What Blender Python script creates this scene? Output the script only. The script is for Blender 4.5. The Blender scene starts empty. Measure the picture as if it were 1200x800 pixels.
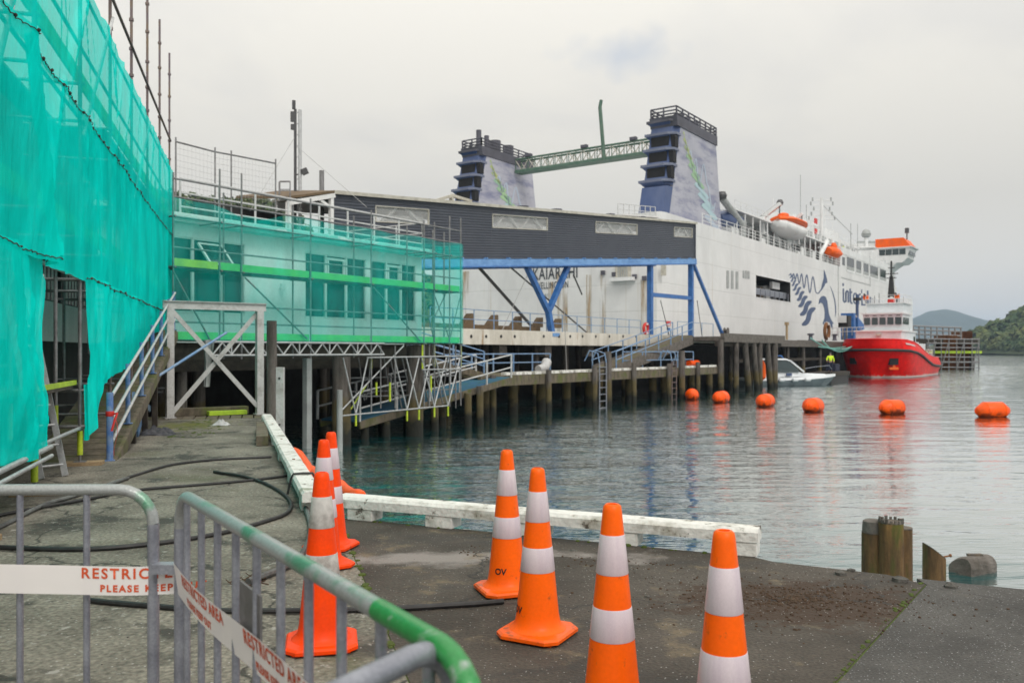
import bpy, bmesh, math, random
from mathutils import Vector, Matrix, noise
random.seed(7)
R = math.radians
SC = bpy.context.scene
COL = SC.collection

# ---------------------------------------------------------------- camera
EYE = 1.53
cam = bpy.data.cameras.new('camera')
cam.lens, cam.sensor_width = 30.0, 36.0
cam.shift_y = 11 / 1200
cam.clip_start, cam.clip_end = 0.05, 30000
cam.dof.use_dof = True
cam.dof.focus_distance = 5.2
cam.dof.aperture_fstop = 4.0
camo = bpy.data.objects.new('camera', cam)
COL.objects.link(camo)
camo.location = (0, 0, EYE)
camo.rotation_euler = (R(90), 0, 0)
SC.camera = camo

# ---------------------------------------------------------------- sky, sun, exposure
SUN_EL, SUN_AZ = R(46), R(154)          # overcast: a broad soft sun behind the camera, to its right
w = bpy.data.worlds.new('World')
SC.world = w
w.use_nodes = True
nt = w.node_tree
nt.nodes.clear()
N = nt.nodes.new
L = nt.links.new
out = N('ShaderNodeOutputWorld')
tc = N('ShaderNodeTexCoord')
sky = N('ShaderNodeTexSky')
sky.sky_type = 'NISHITA'
sky.sun_disc = False
sky.sun_elevation, sky.sun_rotation = SUN_EL, SUN_AZ
bg_sky = N('ShaderNodeBackground'); bg_sky.inputs['Strength'].default_value = 0.15
L(sky.outputs[0], bg_sky.inputs['Color'])
# cloud layer: direction projected on a flat cloud deck
sep = N('ShaderNodeSeparateXYZ'); L(tc.outputs['Generated'], sep.inputs[0])
def wm(op, a, b=None):
    n = N('ShaderNodeMath'); n.operation = op
    for i, v in ((0, a), (1, b)):
        if v is None: continue
        if isinstance(v, (int, float)): n.inputs[i].default_value = v
        else: L(v, n.inputs[i])
    return n.outputs[0]
zz = wm('ADD', wm('MAXIMUM', sep.outputs['Z'], 0.0), 0.22)
comb = N('ShaderNodeCombineXYZ')
L(wm('DIVIDE', sep.outputs['X'], zz), comb.inputs[0])
L(wm('DIVIDE', sep.outputs['Y'], zz), comb.inputs[1])
cn = N('ShaderNodeTexNoise'); cn.inputs['Scale'].default_value = 1.15; cn.inputs['Detail'].default_value = 7
cn.inputs['Roughness'].default_value = 0.52; cn.inputs['Distortion'].default_value = 0.35
L(comb.outputs[0], cn.inputs['Vector'])
ramp = N('ShaderNodeValToRGB')
ramp.color_ramp.elements[0].position = 0.36; ramp.color_ramp.elements[0].color = (0.775, 0.755, 0.71, 1)
ramp.color_ramp.elements[1].position = 0.50; ramp.color_ramp.elements[1].color = (0.855, 0.825, 0.755, 1)
L(cn.outputs['Fac'], ramp.inputs[0])
# the deck is thicker and greyer low over the horizon
lowr = N('ShaderNodeMapRange'); lowr.inputs['From Min'].default_value = 0.0; lowr.inputs['From Max'].default_value = 0.16
L(sep.outputs['Z'], lowr.inputs['Value'])
mixg = N('ShaderNodeMixRGB'); mixg.inputs[1].default_value = (1.22, 1.18, 1.09, 1)
L(lowr.outputs[0], mixg.inputs[0]); L(ramp.outputs[0], mixg.inputs[2])
bg_c = N('ShaderNodeBackground')
L(wm('MULTIPLY', wm('ADD', wm('MULTIPLY', wm('MAXIMUM', sep.outputs['Z'], 0.0), 2.0), 1.0), 1 / 1.51), bg_c.inputs['Strength'])      # overcast sky: the zenith is about three times the horizon
L(mixg.outputs[0], bg_c.inputs['Color'])
# one small thinning of the cloud where blue shows
dv = Vector(((742 - 600) / 1000, 1, (411 - 66) / 1000)).normalized()
dn = N('ShaderNodeVectorMath'); dn.operation = 'SUBTRACT'; L(tc.outputs['Generated'], dn.inputs[0]); dn.inputs[1].default_value = dv
ds = N('ShaderNodeVectorMath'); ds.operation = 'MULTIPLY'; L(dn.outputs[0], ds.inputs[0]); ds.inputs[1].default_value = (1, 1, 2.3)
dl = N('ShaderNodeVectorMath'); dl.operation = 'LENGTH'; L(ds.outputs[0], dl.inputs[0])
hn = N('ShaderNodeTexNoise'); hn.inputs['Scale'].default_value = 14; hn.inputs['Detail'].default_value = 5
L(tc.outputs['Generated'], hn.inputs['Vector'])
hole = N('ShaderNodeMapRange'); hole.inputs['From Min'].default_value = 0.075; hole.inputs['From Max'].default_value = 0.02
hole.inputs['To Max'].default_value = 0.34
L(wm('ADD', dl.outputs['Value'], wm('MULTIPLY', wm('SUBTRACT', hn.outputs['Fac'], 0.5), 0.16)), hole.inputs['Value'])
mx = N('ShaderNodeMixShader')
L(hole.outputs[0], mx.inputs[0]); L(bg_c.outputs[0], mx.inputs[1]); L(bg_sky.outputs[0], mx.inputs[2])
L(mx.outputs[0], out.inputs['Surface'])

sl = bpy.data.lights.new('sun', 'SUN')
sl.energy, sl.angle, sl.color = 1.5, R(20), (1.0, 0.96, 0.9)
so = bpy.data.objects.new('sun', sl)
COL.objects.link(so)
sd = Vector((math.sin(SUN_AZ) * math.cos(SUN_EL), math.cos(SUN_AZ) * math.cos(SUN_EL), math.sin(SUN_EL)))
so.rotation_euler = sd.to_track_quat('Z', 'Y').to_euler()
so.location = sd * 60

vs = SC.view_settings
vs.view_transform, vs.look = 'Standard', 'None'
vs.exposure, vs.gamma = 0.0, 1.0
SC.cycles.use_denoising = True
SC.cycles.max_bounces = 8
SC.cycles.transparent_max_bounces = 24

# ---------------------------------------------------------------- frames of reference
F = Vector((0.5736, 0.8192, 0)); S = Vector((0.8192, -0.5736, 0)); Z = Vector((0, 0, 1)); O = Vector((-7.3, 35.5, 0))
def W(t, s, z): return O + F * t + S * s + Z * z          # wharf frame: t along the ship, s towards the water
def TS(px, py, s):                                       # where a sight line meets the upright plane at s: (t, z)
    k = (px - 600) / 1000
    o = O + S * s
    t = (k * o.y - o.x) / (F.x - k * F.y)
    return t, EYE - (py - 411) / 1000 * (o.y + t * F.y)
def WP(px, py, s):
    t, z = TS(px, py, s); return W(t, s, z)
def at(px, py, Y): return Vector(((px - 600) / 1000 * Y, Y, EYE - (py - 411) / 1000 * Y))
def G(px, py, z=0.0):
    Y = (EYE - z) * 1000 / (py - 411); return Vector(((px - 600) / 1000 * Y, Y, z))
J0 = Vector((-5.07, 9.05, 0)); JD = Vector((-0.287, 0.958, 0)); JN = Vector((0.958, 0.287, 0))
def JW(u, n, z): return J0 + JD * u + JN * n + Z * z       # jetty frame: u along the tall scaffold, n towards the water
WATER = -1.5

# ---------------------------------------------------------------- materials
MATS = {}
def mat(name, col, rough=0.6, metal=0.0, col2=None, scale=2.0, lo=0.4, hi=0.65, bump=0.0, bscale=30.0, stretch=(1, 1, 1), spec=0.5, detail=6, fine=0.12, extra=None):
    m = bpy.data.materials.new(name); m.use_nodes = True
    n = m.node_tree; nodes = n.nodes; b = nodes['Principled BSDF']; lk = n.links.new
    b.inputs['Roughness'].default_value = rough; b.inputs['Metallic'].default_value = metal
    b.inputs['Specular IOR Level'].default_value = spec
    geo = nodes.new('ShaderNodeNewGeometry')
    mp = nodes.new('ShaderNodeMapping'); mp.inputs['Scale'].default_value = stretch
    lk(geo.outputs['Position'], mp.inputs['Vector'])
    if col2 is None: col2 = tuple(c * 0.72 for c in col)
    nz = nodes.new('ShaderNodeTexNoise'); nz.inputs['Scale'].default_value = scale; nz.inputs['Detail'].default_value = detail; nz.inputs['Roughness'].default_value = 0.62
    lk(mp.outputs[0], nz.inputs['Vector'])
    rp = nodes.new('ShaderNodeValToRGB')
    rp.color_ramp.elements[0].position = lo; rp.color_ramp.elements[0].color = (*col, 1)
    rp.color_ramp.elements[1].position = hi; rp.color_ramp.elements[1].color = (*col2, 1)
    lk(nz.outputs['Fac'], rp.inputs[0])
    colout = rp.outputs[0]
    if fine:
        fn = nodes.new('ShaderNodeTexNoise'); fn.inputs['Scale'].default_value = bscale; fn.inputs['Detail'].default_value = 4
        lk(geo.outputs['Position'], fn.inputs['Vector'])
        mr = nodes.new('ShaderNodeMapRange'); mr.inputs['From Min'].default_value = 0.3; mr.inputs['From Max'].default_value = 0.7
        mr.inputs['To Min'].default_value = 1 - fine; mr.inputs['To Max'].default_value = 1 + fine
        lk(fn.outputs['Fac'], mr.inputs['Value'])
        ml = nodes.new('ShaderNodeVectorMath'); ml.operation = 'SCALE'
        lk(colout, ml.inputs[0]); lk(mr.outputs[0], ml.inputs['Scale'])
        colout = ml.outputs[0]
    if extra: colout = extra(n, geo, colout, b)
    lk(colout, b.inputs['Base Color'])
    if bump:
        bn = nodes.new('ShaderNodeTexNoise'); bn.inputs['Scale'].default_value = bscale; bn.inputs['Detail'].default_value = 5
        lk(mp.outputs[0], bn.inputs['Vector'])
        bp = nodes.new('ShaderNodeBump'); bp.inputs['Strength'].default_value = bump; bp.inputs['Distance'].default_value = 0.02
        lk(bn.outputs['Fac'], bp.inputs['Height']); lk(bp.outputs[0], b.inputs['Normal'])
    MATS[name] = m
    return m

def patch(n, geo, colout, color, scale, lo, hi, stretch=(1, 1, 1), offset=(0, 0, 0), mask=None, detail=6):
    """blend a second colour in where a noise is high (optionally inside a round area of the world)"""
    nd = n.nodes; lk = n.links.new
    mp = nd.new('ShaderNodeMapping'); mp.inputs['Scale'].default_value = stretch; mp.inputs['Location'].default_value = offset
    lk(geo.outputs['Position'], mp.inputs['Vector'])
    nz = nd.new('ShaderNodeTexNoise'); nz.inputs['Scale'].default_value = scale; nz.inputs['Detail'].default_value = detail; nz.inputs['Roughness'].default_value = 0.65
    lk(mp.outputs[0], nz.inputs['Vector'])
    val = nz.outputs['Fac']
    if mask:
        c, sx, r, gain = mask
        sb = nd.new('ShaderNodeVectorMath'); sb.operation = 'SUBTRACT'; lk(geo.outputs['Position'], sb.inputs[0]); sb.inputs[1].default_value = c
        sm = nd.new('ShaderNodeVectorMath'); sm.operation = 'MULTIPLY'; lk(sb.outputs[0], sm.inputs[0]); sm.inputs[1].default_value = sx
        ln = nd.new('ShaderNodeVectorMath'); ln.operation = 'LENGTH'; lk(sm.outputs[0], ln.inputs[0])
        mr = nd.new('ShaderNodeMapRange'); mr.inputs['From Min'].default_value = 0; mr.inputs['From Max'].default_value = r
        mr.inputs['To Min'].default_value = gain; mr.inputs['To Max'].default_value = -gain
        mr.clamp = False
        lk(ln.outputs['Value'], mr.inputs['Value'])
        mm = nd.new('ShaderNodeMath'); mm.operation = 'MAXIMUM'; lk(mr.outputs[0], mm.inputs[0]); mm.inputs[1].default_value = -1
        ad = nd.new('ShaderNodeMath'); lk(val, ad.inputs[0]); lk(mm.outputs[0], ad.inputs[1]); val = ad.outputs[0]
    rg = nd.new('ShaderNodeMapRange'); rg.inputs['From Min'].default_value = lo; rg.inputs['From Max'].default_value = hi
    lk(val, rg.inputs['Value'])
    mi = nd.new('ShaderNodeMixRGB'); lk(rg.outputs[0], mi.inputs[0]); lk(colout, mi.inputs[1]); mi.inputs[2].default_value = (*color, 1)
    return mi.outputs[0]

def speck(n, geo, colout, color, scale, size, seed=0):
    nd = n.nodes; lk = n.links.new
    v = nd.new('ShaderNodeTexVoronoi'); v.inputs['Scale'].default_value = scale
    mp = nd.new('ShaderNodeMapping'); mp.inputs['Location'].default_value = (seed, seed, seed); lk(geo.outputs['Position'], mp.inputs['Vector']); lk(mp.outputs[0], v.inputs['Vector'])
    rg = nd.new('ShaderNodeMapRange'); rg.inputs['From Min'].default_value = size; rg.inputs['From Max'].default_value = size * 0.6
    lk(v.outputs['Distance'], rg.inputs['Value'])
    # only some of the cells
    sp = nd.new('ShaderNodeSeparateColor'); lk(v.outputs['Color'], sp.inputs[0])
    gt = nd.new('ShaderNodeMath'); gt.operation = 'GREATER_THAN'; lk(sp.outputs[0], gt.inputs[0]); gt.inputs[1].default_value = 0.55
    mu = nd.new('ShaderNodeMath'); mu.operation = 'MULTIPLY'; lk(rg.outputs[0], mu.inputs[0]); lk(gt.outputs[0], mu.inputs[1])
    mi = nd.new('ShaderNodeMixRGB'); lk(mu.outputs[0], mi.inputs[0]); lk(colout, mi.inputs[1]); mi.inputs[2].default_value = (*color, 1)
    return mi.outputs[0]

def zband(n, geo, colout, color, z0, z1, amt=1.0):
    """tidal growth: a stain that starts below a height, with a ragged edge"""
    nd = n.nodes; lk = n.links.new
    sp = nd.new('ShaderNodeSeparateXYZ'); lk(geo.outputs['Position'], sp.inputs[0])
    nz = nd.new('ShaderNodeTexNoise'); nz.inputs['Scale'].default_value = 3; lk(geo.outputs['Position'], nz.inputs['Vector'])
    a = nd.new('ShaderNodeMath'); a.operation = 'MULTIPLY_ADD'; lk(nz.outputs['Fac'], a.inputs[0]); a.inputs[1].default_value = 0.9; lk(sp.outputs['Z'], a.inputs[2])
    rg = nd.new('ShaderNodeMapRange'); rg.inputs['From Min'].default_value = z0 + 0.45; rg.inputs['From Max'].default_value = z1 + 0.45; rg.inputs['To Max'].default_value = amt
    lk(a.outputs[0], rg.inputs['Value'])
    mi = nd.new('ShaderNodeMixRGB'); lk(rg.outputs[0], mi.inputs[0]); lk(colout, mi.inputs[1]); mi.inputs[2].default_value = (*color, 1)
    return mi.outputs[0]

def lines(n, b, u, v, pu, pv, width, strength, dist=0.01):
    """weld seams / plate joints as fine relief: u, v are direction vectors, pu, pv the spacing"""
    nd = n.nodes; lk = n.links.new
    geo = nd.new('ShaderNodeNewGeometry'); hs = []
    for d, p in ((u, pu), (v, pv)):
        dt = nd.new('ShaderNodeVectorMath'); dt.operation = 'DOT_PRODUCT'; lk(geo.outputs['Position'], dt.inputs[0]); dt.inputs[1].default_value = d
        m1 = nd.new('ShaderNodeMath'); m1.operation = 'DIVIDE'; lk(dt.outputs['Value'], m1.inputs[0]); m1.inputs[1].default_value = p
        fr = nd.new('ShaderNodeMath'); fr.operation = 'PINGPONG'; lk(m1.outputs[0], fr.inputs[0]); fr.inputs[1].default_value = 0.5
        rg = nd.new('ShaderNodeMapRange'); rg.inputs['From Min'].default_value = 0; rg.inputs['From Max'].default_value = width / p
        lk(fr.outputs[0], rg.inputs['Value']); hs.append(rg.outputs[0])
    mn = nd.new('ShaderNodeMath'); mn.operation = 'MINIMUM'; lk(hs[0], mn.inputs[0]); lk(hs[1], mn.inputs[1])
    bp = nd.new('ShaderNodeBump'); bp.inputs['Strength'].default_value = strength; bp.inputs['Distance'].default_value = dist
    lk(mn.outputs[0], bp.inputs['Height']); lk(bp.outputs[0], b.inputs['Normal'])
    return mn.outputs[0]

def net_mat(name, col, opacity, tint):
    m = bpy.data.materials.new(name); m.use_nodes = True
    n = m.node_tree; n.nodes.clear(); nd = n.nodes; lk = n.links.new
    o = nd.new('ShaderNodeOutputMaterial'); geo = nd.new('ShaderNodeNewGeometry')
    nz = nd.new('ShaderNodeTexNoise'); nz.inputs['Scale'].default_value = 1.1; nz.inputs['Detail'].default_value = 9; nz.inputs['Roughness'].default_value = .66
    mp = nd.new('ShaderNodeMapping'); mp.inputs['Scale'].default_value = (1, 1, 0.35); lk(geo.outputs['Position'], mp.inputs['Vector']); lk(mp.outputs[0], nz.inputs['Vector'])
    cr = nd.new('ShaderNodeValToRGB'); cr.color_ramp.elements[0].position = 0.3; cr.color_ramp.elements[1].position = 0.7
    cr.color_ramp.elements[0].color = (*[c * 0.74 for c in col], 1); cr.color_ramp.elements[1].color = (*[min(1, c * 1.12) for c in col], 1)
    lk(nz.outputs['Fac'], cr.inputs[0])
    df = nd.new('ShaderNodeBsdfDiffuse'); tl = nd.new('ShaderNodeBsdfTranslucent'); tr = nd.new('ShaderNodeBsdfTransparent')
    tr.inputs['Color'].default_value = (*tint, 1)
    lk(cr.outputs[0], df.inputs['Color']); lk(cr.outputs[0], tl.inputs['Color'])
    m1 = nd.new('ShaderNodeMixShader'); m1.inputs[0].default_value = 0.16; lk(df.outputs[0], m1.inputs[1]); lk(tl.outputs[0], m1.inputs[2])
    m2 = nd.new('ShaderNodeMixShader')
    mr = nd.new('ShaderNodeMapRange'); mr.inputs['From Min'].default_value = 0.3; mr.inputs['From Max'].default_value = 0.7
    mr.inputs['To Min'].default_value = opacity - 0.10; mr.inputs['To Max'].default_value = min(1, opacity + 0.08)
    lk(nz.outputs['Fac'], mr.inputs['Value']); lk(mr.outputs[0], m2.inputs[0])
    lk(tr.outputs[0], m2.inputs[1]); lk(m1.outputs[0], m2.inputs[2]); lk(m2.outputs[0], o.inputs['Surface'])
    # woven tape relief and small creases
    bn = nd.new('ShaderNodeTexNoise'); bn.inputs['Scale'].default_value = 3.2; bn.inputs['Detail'].default_value = 7; bn.inputs['Distortion'].default_value = .6; bm_p = nd.new('ShaderNodeMapping'); bm_p.inputs['Scale'].default_value = (2.2, 2.2, .45); bm_p.inputs['Rotation'].default_value = (.25, .2, 0); lk(geo.outputs['Position'], bm_p.inputs['Vector']); lk(bm_p.outputs[0], bn.inputs['Vector'])
    bp = nd.new('ShaderNodeBump'); bp.inputs['Strength'].default_value = 0.5; bp.inputs['Distance'].default_value = 0.07
    lk(bn.outputs['Fac'], bp.inputs['Height']); lk(bp.outputs[0], df.inputs['Normal'])
    MATS[name] = m
    return m

def clear_mat(name, col, opacity, rough=0.1):
    m = bpy.data.materials.new(name); m.use_nodes = True
    n = m.node_tree; b = n.nodes['Principled BSDF']; b.inputs['Base Color'].default_value = (*col, 1); b.inputs['Roughness'].default_value = rough
    geo = n.nodes.new('ShaderNodeNewGeometry'); nz = n.nodes.new('ShaderNodeTexNoise'); nz.inputs['Scale'].default_value = 3; n.links.new(geo.outputs['Position'], nz.inputs['Vector'])
    mr = n.nodes.new('ShaderNodeMapRange'); mr.inputs['To Min'].default_value = opacity - 0.08; mr.inputs['To Max'].default_value = min(1, opacity + 0.08)
    n.links.new(nz.outputs['Fac'], mr.inputs['Value']); n.links.new(mr.outputs[0], b.inputs['Alpha'])
    MATS[name] = m
    return m

def cracks(n, geo, colout, color, scale, width):
    """wandering hairline cracks"""
    nd = n.nodes; lk = n.links.new
    nz = nd.new('ShaderNodeTexNoise'); nz.inputs['Scale'].default_value = 3.5; nz.inputs['Detail'].default_value = 5; lk(geo.outputs['Position'], nz.inputs['Vector'])
    sb = nd.new('ShaderNodeVectorMath'); sb.operation = 'SUBTRACT'; lk(nz.outputs['Color'], sb.inputs[0]); sb.inputs[1].default_value = (.5, .5, .5)
    sc = nd.new('ShaderNodeVectorMath'); sc.operation = 'SCALE'; lk(sb.outputs[0], sc.inputs[0]); sc.inputs['Scale'].default_value = 0.55
    ad = nd.new('ShaderNodeVectorMath'); lk(geo.outputs['Position'], ad.inputs[0]); lk(sc.outputs[0], ad.inputs[1])
    v = nd.new('ShaderNodeTexVoronoi'); v.feature = 'DISTANCE_TO_EDGE'; v.inputs['Scale'].default_value = scale; lk(ad.outputs[0], v.inputs['Vector'])
    rg = nd.new('ShaderNodeMapRange'); rg.inputs['From Min'].default_value = width; rg.inputs['From Max'].default_value = width * .3; rg.inputs['To Max'].default_value = .85; lk(v.outputs['Distance'], rg.inputs['Value'])
    mi = nd.new('ShaderNodeMixRGB'); lk(rg.outputs[0], mi.inputs[0]); lk(colout, mi.inputs[1]); mi.inputs[2].default_value = (*color, 1)
    return mi.outputs[0]
def moss_cracks(n, geo, colout, b):
    c = patch(n, geo, colout, (0.072, 0.080, 0.034), 0.6, 0.56, 0.74, offset=(3, 1, 0))          # green film
    c = patch(n, geo, c, (0.048, 0.046, 0.038), 1.3, 0.54, 0.62, offset=(9, 2, 0))                    # damp dark patches
    c = patch(n, geo, c, (0.30, 0.29, 0.26), 9, 0.60, 0.66, offset=(1, 7, 0))                       # lichen blots
    c = patch(n, geo, c, (0.105, 0.115, 0.018), 4, 0.50, 0.64, mask=(tuple(J0 + JD * 8.6 + JN * 1.0), (1, .6, 1), 1.6, .22))
    c = cracks(n, geo, c, (0.022, 0.022, 0.018), 0.42, 0.010)
    return speck(n, geo, c, (0.36, 0.35, 0.33), 26, 0.18)
def apron_x(n, geo, colout, b):
    c = patch(n, geo, colout, (0.23, 0.205, 0.19), 1.6, 0.44, 0.60, offset=(5, 3, 0), mask=((-.25, 6.3, 0), (0.42, 1.7, 1), 0.8, 0.24))      # paler worn strip along the kerb
    c = patch(n, geo, c, (0.17, 0.13, 0.078), 2.6, 0.57, 0.72, offset=(5, 5, 0))              # sandy scuffs
    c = patch(n, geo, c, (0.030, 0.028, 0.026), 1.1, 0.55, 0.66, offset=(2, 8, 0), stretch=(0.6, 1.4, 1))
    c = patch(n, geo, c, (0.040, 0.021, 0.010), 5.5, 0.40, 0.53, stretch=(1, 1.6, 1), mask=((1.75, 5.2, 0), (0.62, 1.05, 1), 0.85, 0.33))   # spilt soil
    c = patch(n, geo, c, (0.035, 0.026, 0.018), 3.5, 0.47, 0.58, mask=((0.35, 6.2, 0), (0.75, 2.2, 1), 0.8, 0.25))
    c = cracks(n, geo, c, (0.022, 0.02, 0.018), 0.33, 0.006)
    return speck(n, geo, c, (0.32, 0.31, 0.30), 40, 0.19)
def slab_x(n, geo, colout, b):
    c = patch(n, geo, colout, (0.13, 0.10, 0.07), 1.8, 0.62, 0.75)
    c = patch(n, geo, c, (0.035, 0.033, 0.031), 0.9, 0.52, 0.66, offset=(4, 9, 0))
    c = cracks(n, geo, c, (0.03, 0.028, 0.026), 0.3, 0.005)
    c = speck(n, geo, c, (0.28, 0.28, 0.29), 60, 0.24)
    return speck(n, geo, c, (0.35, 0.35, 0.35), 25, 0.12, 4)
def tide(n, geo, colout, b):
    c = zband(n, geo, colout, (0.10, 0.075, 0.022), 0.1, -0.3, 0.8)
    return zband(n, geo, c, (0.012, 0.014, 0.012), -0.75, -1.15, 0.95)
def stump_x(n, geo, colout, b):
    c = patch(n, geo, colout, (0.095, 0.10, 0.015), 5, 0.50, 0.62, stretch=(1, 1, 0.2))
    return zband(n, geo, c, (0.05, 0.032, 0.02), -0.55, -0.75, 0.5)
def hull_x(n, geo, colout, b):
    c = patch(n, geo, colout, (0.42, 0.35, 0.25), 0.9, 0.60, 0.82, stretch=(1.6, 1.6, 0.05))
    c = patch(n, geo, c, (0.57, 0.575, 0.58), 0.25, 0.45, 0.7, stretch=(1, 1, .4), offset=(7, 7, 0))      # thin rust weeping down the plates
    h = lines(n, b, tuple(F + S), (0, 0, 1), 6.5, 2.7, 0.06, 0.5, 0.03)
    nd = n.nodes; rg = nd.new('ShaderNodeMapRange'); rg.inputs['To Min'].default_value = 0.85; n.links.new(h, rg.inputs['Value'])
    sc = nd.new('ShaderNodeVectorMath'); sc.operation = 'SCALE'; n.links.new(c, sc.inputs[0]); n.links.new(rg.outputs[0], sc.inputs['Scale'])
    return sc.outputs[0]
def funnel_x(n, geo, colout, b):
    return patch(n, geo, colout, (0.16, 0.17, 0.27), 0.6, 0.47, 0.66, stretch=(0.35, 0.35, 1.4), offset=(4, 0, 2))
def rust_wood(n, geo, colout, b): return patch(n, geo, colout, (0.10, 0.11, 0.03), 1.5, 0.5, 0.65)

mat('old_concrete', (0.205, 0.190, 0.155), 0.85, col2=(0.098, 0.090, 0.072), scale=1.1, bump=0.6, bscale=34, extra=moss_cracks, fine=0.45)
mat('asphalt', (0.070, 0.058, 0.046), 0.8, col2=(0.034, 0.027, 0.020), scale=1.4, bump=0.6, bscale=55, extra=apron_x, fine=0.35)
mat('grey_asphalt', (0.080, 0.076, 0.071), 0.82, col2=(0.048, 0.045, 0.042), scale=1.7, bump=0.7, bscale=70, extra=slab_x, fine=0.35)
mat('moss', (0.07, 0.10, 0.015), 0.95, bump=0.8, bscale=60)
mat('soil', (0.048, 0.026, 0.014), 0.95, col2=(0.085, 0.055, 0.034), scale=20, bump=0.6)
mat('stone', (0.11, 0.105, 0.095), 0.85, col2=(0.05, 0.045, 0.04), scale=12, bump=0.5, bscale=80)
mat('white_timber', (0.70, 0.69, 0.66), 0.75, col2=(0.33, 0.31, 0.26), scale=4.0, lo=0.5, hi=0.68, bump=0.5, bscale=24, fine=0.1,
    extra=lambda n, g, c, b: patch(n, g, patch(n, g, c, (0.085, 0.07, 0.055), 8, 0.625, 0.68, stretch=(1, 1, 1)), (0.17, 0.19, 0.11), 1.6, 0.6, 0.75))
mat('weathered_timber', (0.155, 0.128, 0.092), 0.85, col2=(0.075, 0.06, 0.042), scale=5, stretch=(1, 1, 0.3), bump=0.5, bscale=18, extra=rust_wood)
mat('grey_timber', (0.145, 0.13, 0.118), 0.88, col2=(0.075, 0.065, 0.055), scale=4, bump=0.5, bscale=20)
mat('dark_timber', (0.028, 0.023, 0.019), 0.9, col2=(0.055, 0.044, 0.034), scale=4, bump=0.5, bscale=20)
mat('fresh_timber', (0.36, 0.26, 0.15), 0.8, col2=(0.24, 0.165, 0.09), scale=6, stretch=(1, 6, 6), bump=0.3)
mat('pile_timber', (0.135, 0.118, 0.107), 0.9, col2=(0.050, 0.042, 0.037), scale=5, stretch=(1, 1, 0.18), bump=0.7, bscale=26, extra=tide)
mat('stump_timber', (0.26, 0.145, 0.05), 0.88, col2=(0.075, 0.042, 0.016), scale=7, stretch=(1, 1, 0.2), bump=0.8, bscale=25, extra=stump_x)
mat('stump_top', (0.085, 0.08, 0.078), 0.85, col2=(0.16, 0.12, 0.08), scale=14, bump=0.6, bscale=60)
mat('galvanised', (0.30, 0.315, 0.36), 0.36, 0.4, col2=(0.20, 0.21, 0.25), scale=9, bump=0.12, bscale=120,
    extra=lambda n, g, c, b: patch(n, g, c, (0.10, 0.27, 0.16), 2.3, 0.63, 0.68, offset=(0.6, 0.4, 0)))
mat('green_galvanised', (0.34, 0.36, 0.36), 0.33, 0.35, col2=(0.10, 0.27, 0.17), scale=3.0, lo=0.53, hi=0.60, bump=0.12, bscale=120)
mat('green_paint', (0.025, 0.22, 0.055), 0.3, 0.0, col2=(0.32, 0.36, 0.34), scale=9, lo=0.56, hi=0.64, bump=0.1, bscale=90)
mat('scaffold_steel', (0.26, 0.26, 0.27), 0.5, 0.6, col2=(0.17, 0.165, 0.165), scale=6, bump=0.1)
mat('scaffold_rust', (0.16, 0.13, 0.15), 0.6, 0.4, col2=(0.20, 0.15, 0.10), scale=4)
mat('lime_paint', (0.50, 0.62, 0.03), 0.55, col2=(0.32, 0.42, 0.03), scale=5)
mat('lime_board', (0.42, 0.60, 0.03), 0.6, col2=(0.30, 0.46, 0.03), scale=3)
mat('net_tinted_board', (0.13, 0.55, 0.12), 0.6, col2=(0.10, 0.44, 0.10), scale=3)  # lime boards behind the netting, its green cast put into the colour
mat('aluminium', (0.52, 0.53, 0.54), 0.4, 0.5, col2=(0.40, 0.41, 0.42), scale=8)
mat('white_steel', (0.47, 0.465, 0.46), 0.55, col2=(0.31, 0.295, 0.28), scale=5, lo=0.5, hi=0.72, bump=0.1)
mat('white_rail', (0.52, 0.53, 0.54), 0.5, col2=(0.42, 0.42, 0.42), scale=6)
mat('blue_steel', (0.035, 0.15, 0.42), 0.5, col2=(0.022, 0.095, 0.30), scale=2.5, bump=0.05)
mat('pale_blue_steel', (0.16, 0.33, 0.62), 0.5, col2=(0.09, 0.22, 0.48), scale=1.6, stretch=(1, 1, 2))
mat('blue_rail', (0.12, 0.24, 0.44), 0.5, col2=(0.25, 0.33, 0.44), scale=6)
mat('blue_post', (0.075, 0.17, 0.42), 0.55, col2=(0.20, 0.28, 0.42), scale=7)
mat('blue_carpet', (0.018, 0.10, 0.20), 0.9, col2=(0.025, 0.11, 0.12), scale=3, bump=0.3)
mat('slate_cladding', (0.058, 0.066, 0.088), 0.45, col2=(0.070, 0.078, 0.100), scale=0.7, fine=0.05, bscale=4)
mat('cream_trim', (0.50, 0.48, 0.42), 0.6, col2=(0.36, 0.34, 0.29), scale=3)
mat('white_paint', (0.72, 0.72, 0.72), 0.5, col2=(0.60, 0.60, 0.59), scale=1.4)
mat('pale_wall', (0.80, 0.80, 0.80), 0.7, col2=(0.68, 0.69, 0.69), scale=1.1, stretch=(1, 1, 0.3))
mat('grey_wall', (0.36, 0.38, 0.38), 0.75, col2=(0.27, 0.28, 0.28), scale=1.5)
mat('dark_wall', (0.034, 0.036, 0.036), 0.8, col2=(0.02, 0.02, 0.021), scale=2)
mat('curtain', (0.30, 0.29, 0.27), 0.9, col2=(0.18, 0.175, 0.165), scale=4, stretch=(4, 4, 0.3))
mat('dark_glass', (0.018, 0.026, 0.03), 0.06, col2=(0.035, 0.045, 0.05), scale=0.8, fine=0)
mat('roof_sheet', (0.13, 0.13, 0.13), 0.6, col2=(0.17, 0.15, 0.12), scale=2)
mat('brown_soffit', (0.15, 0.10, 0.055), 0.8, col2=(0.10, 0.07, 0.04), scale=4)
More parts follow.
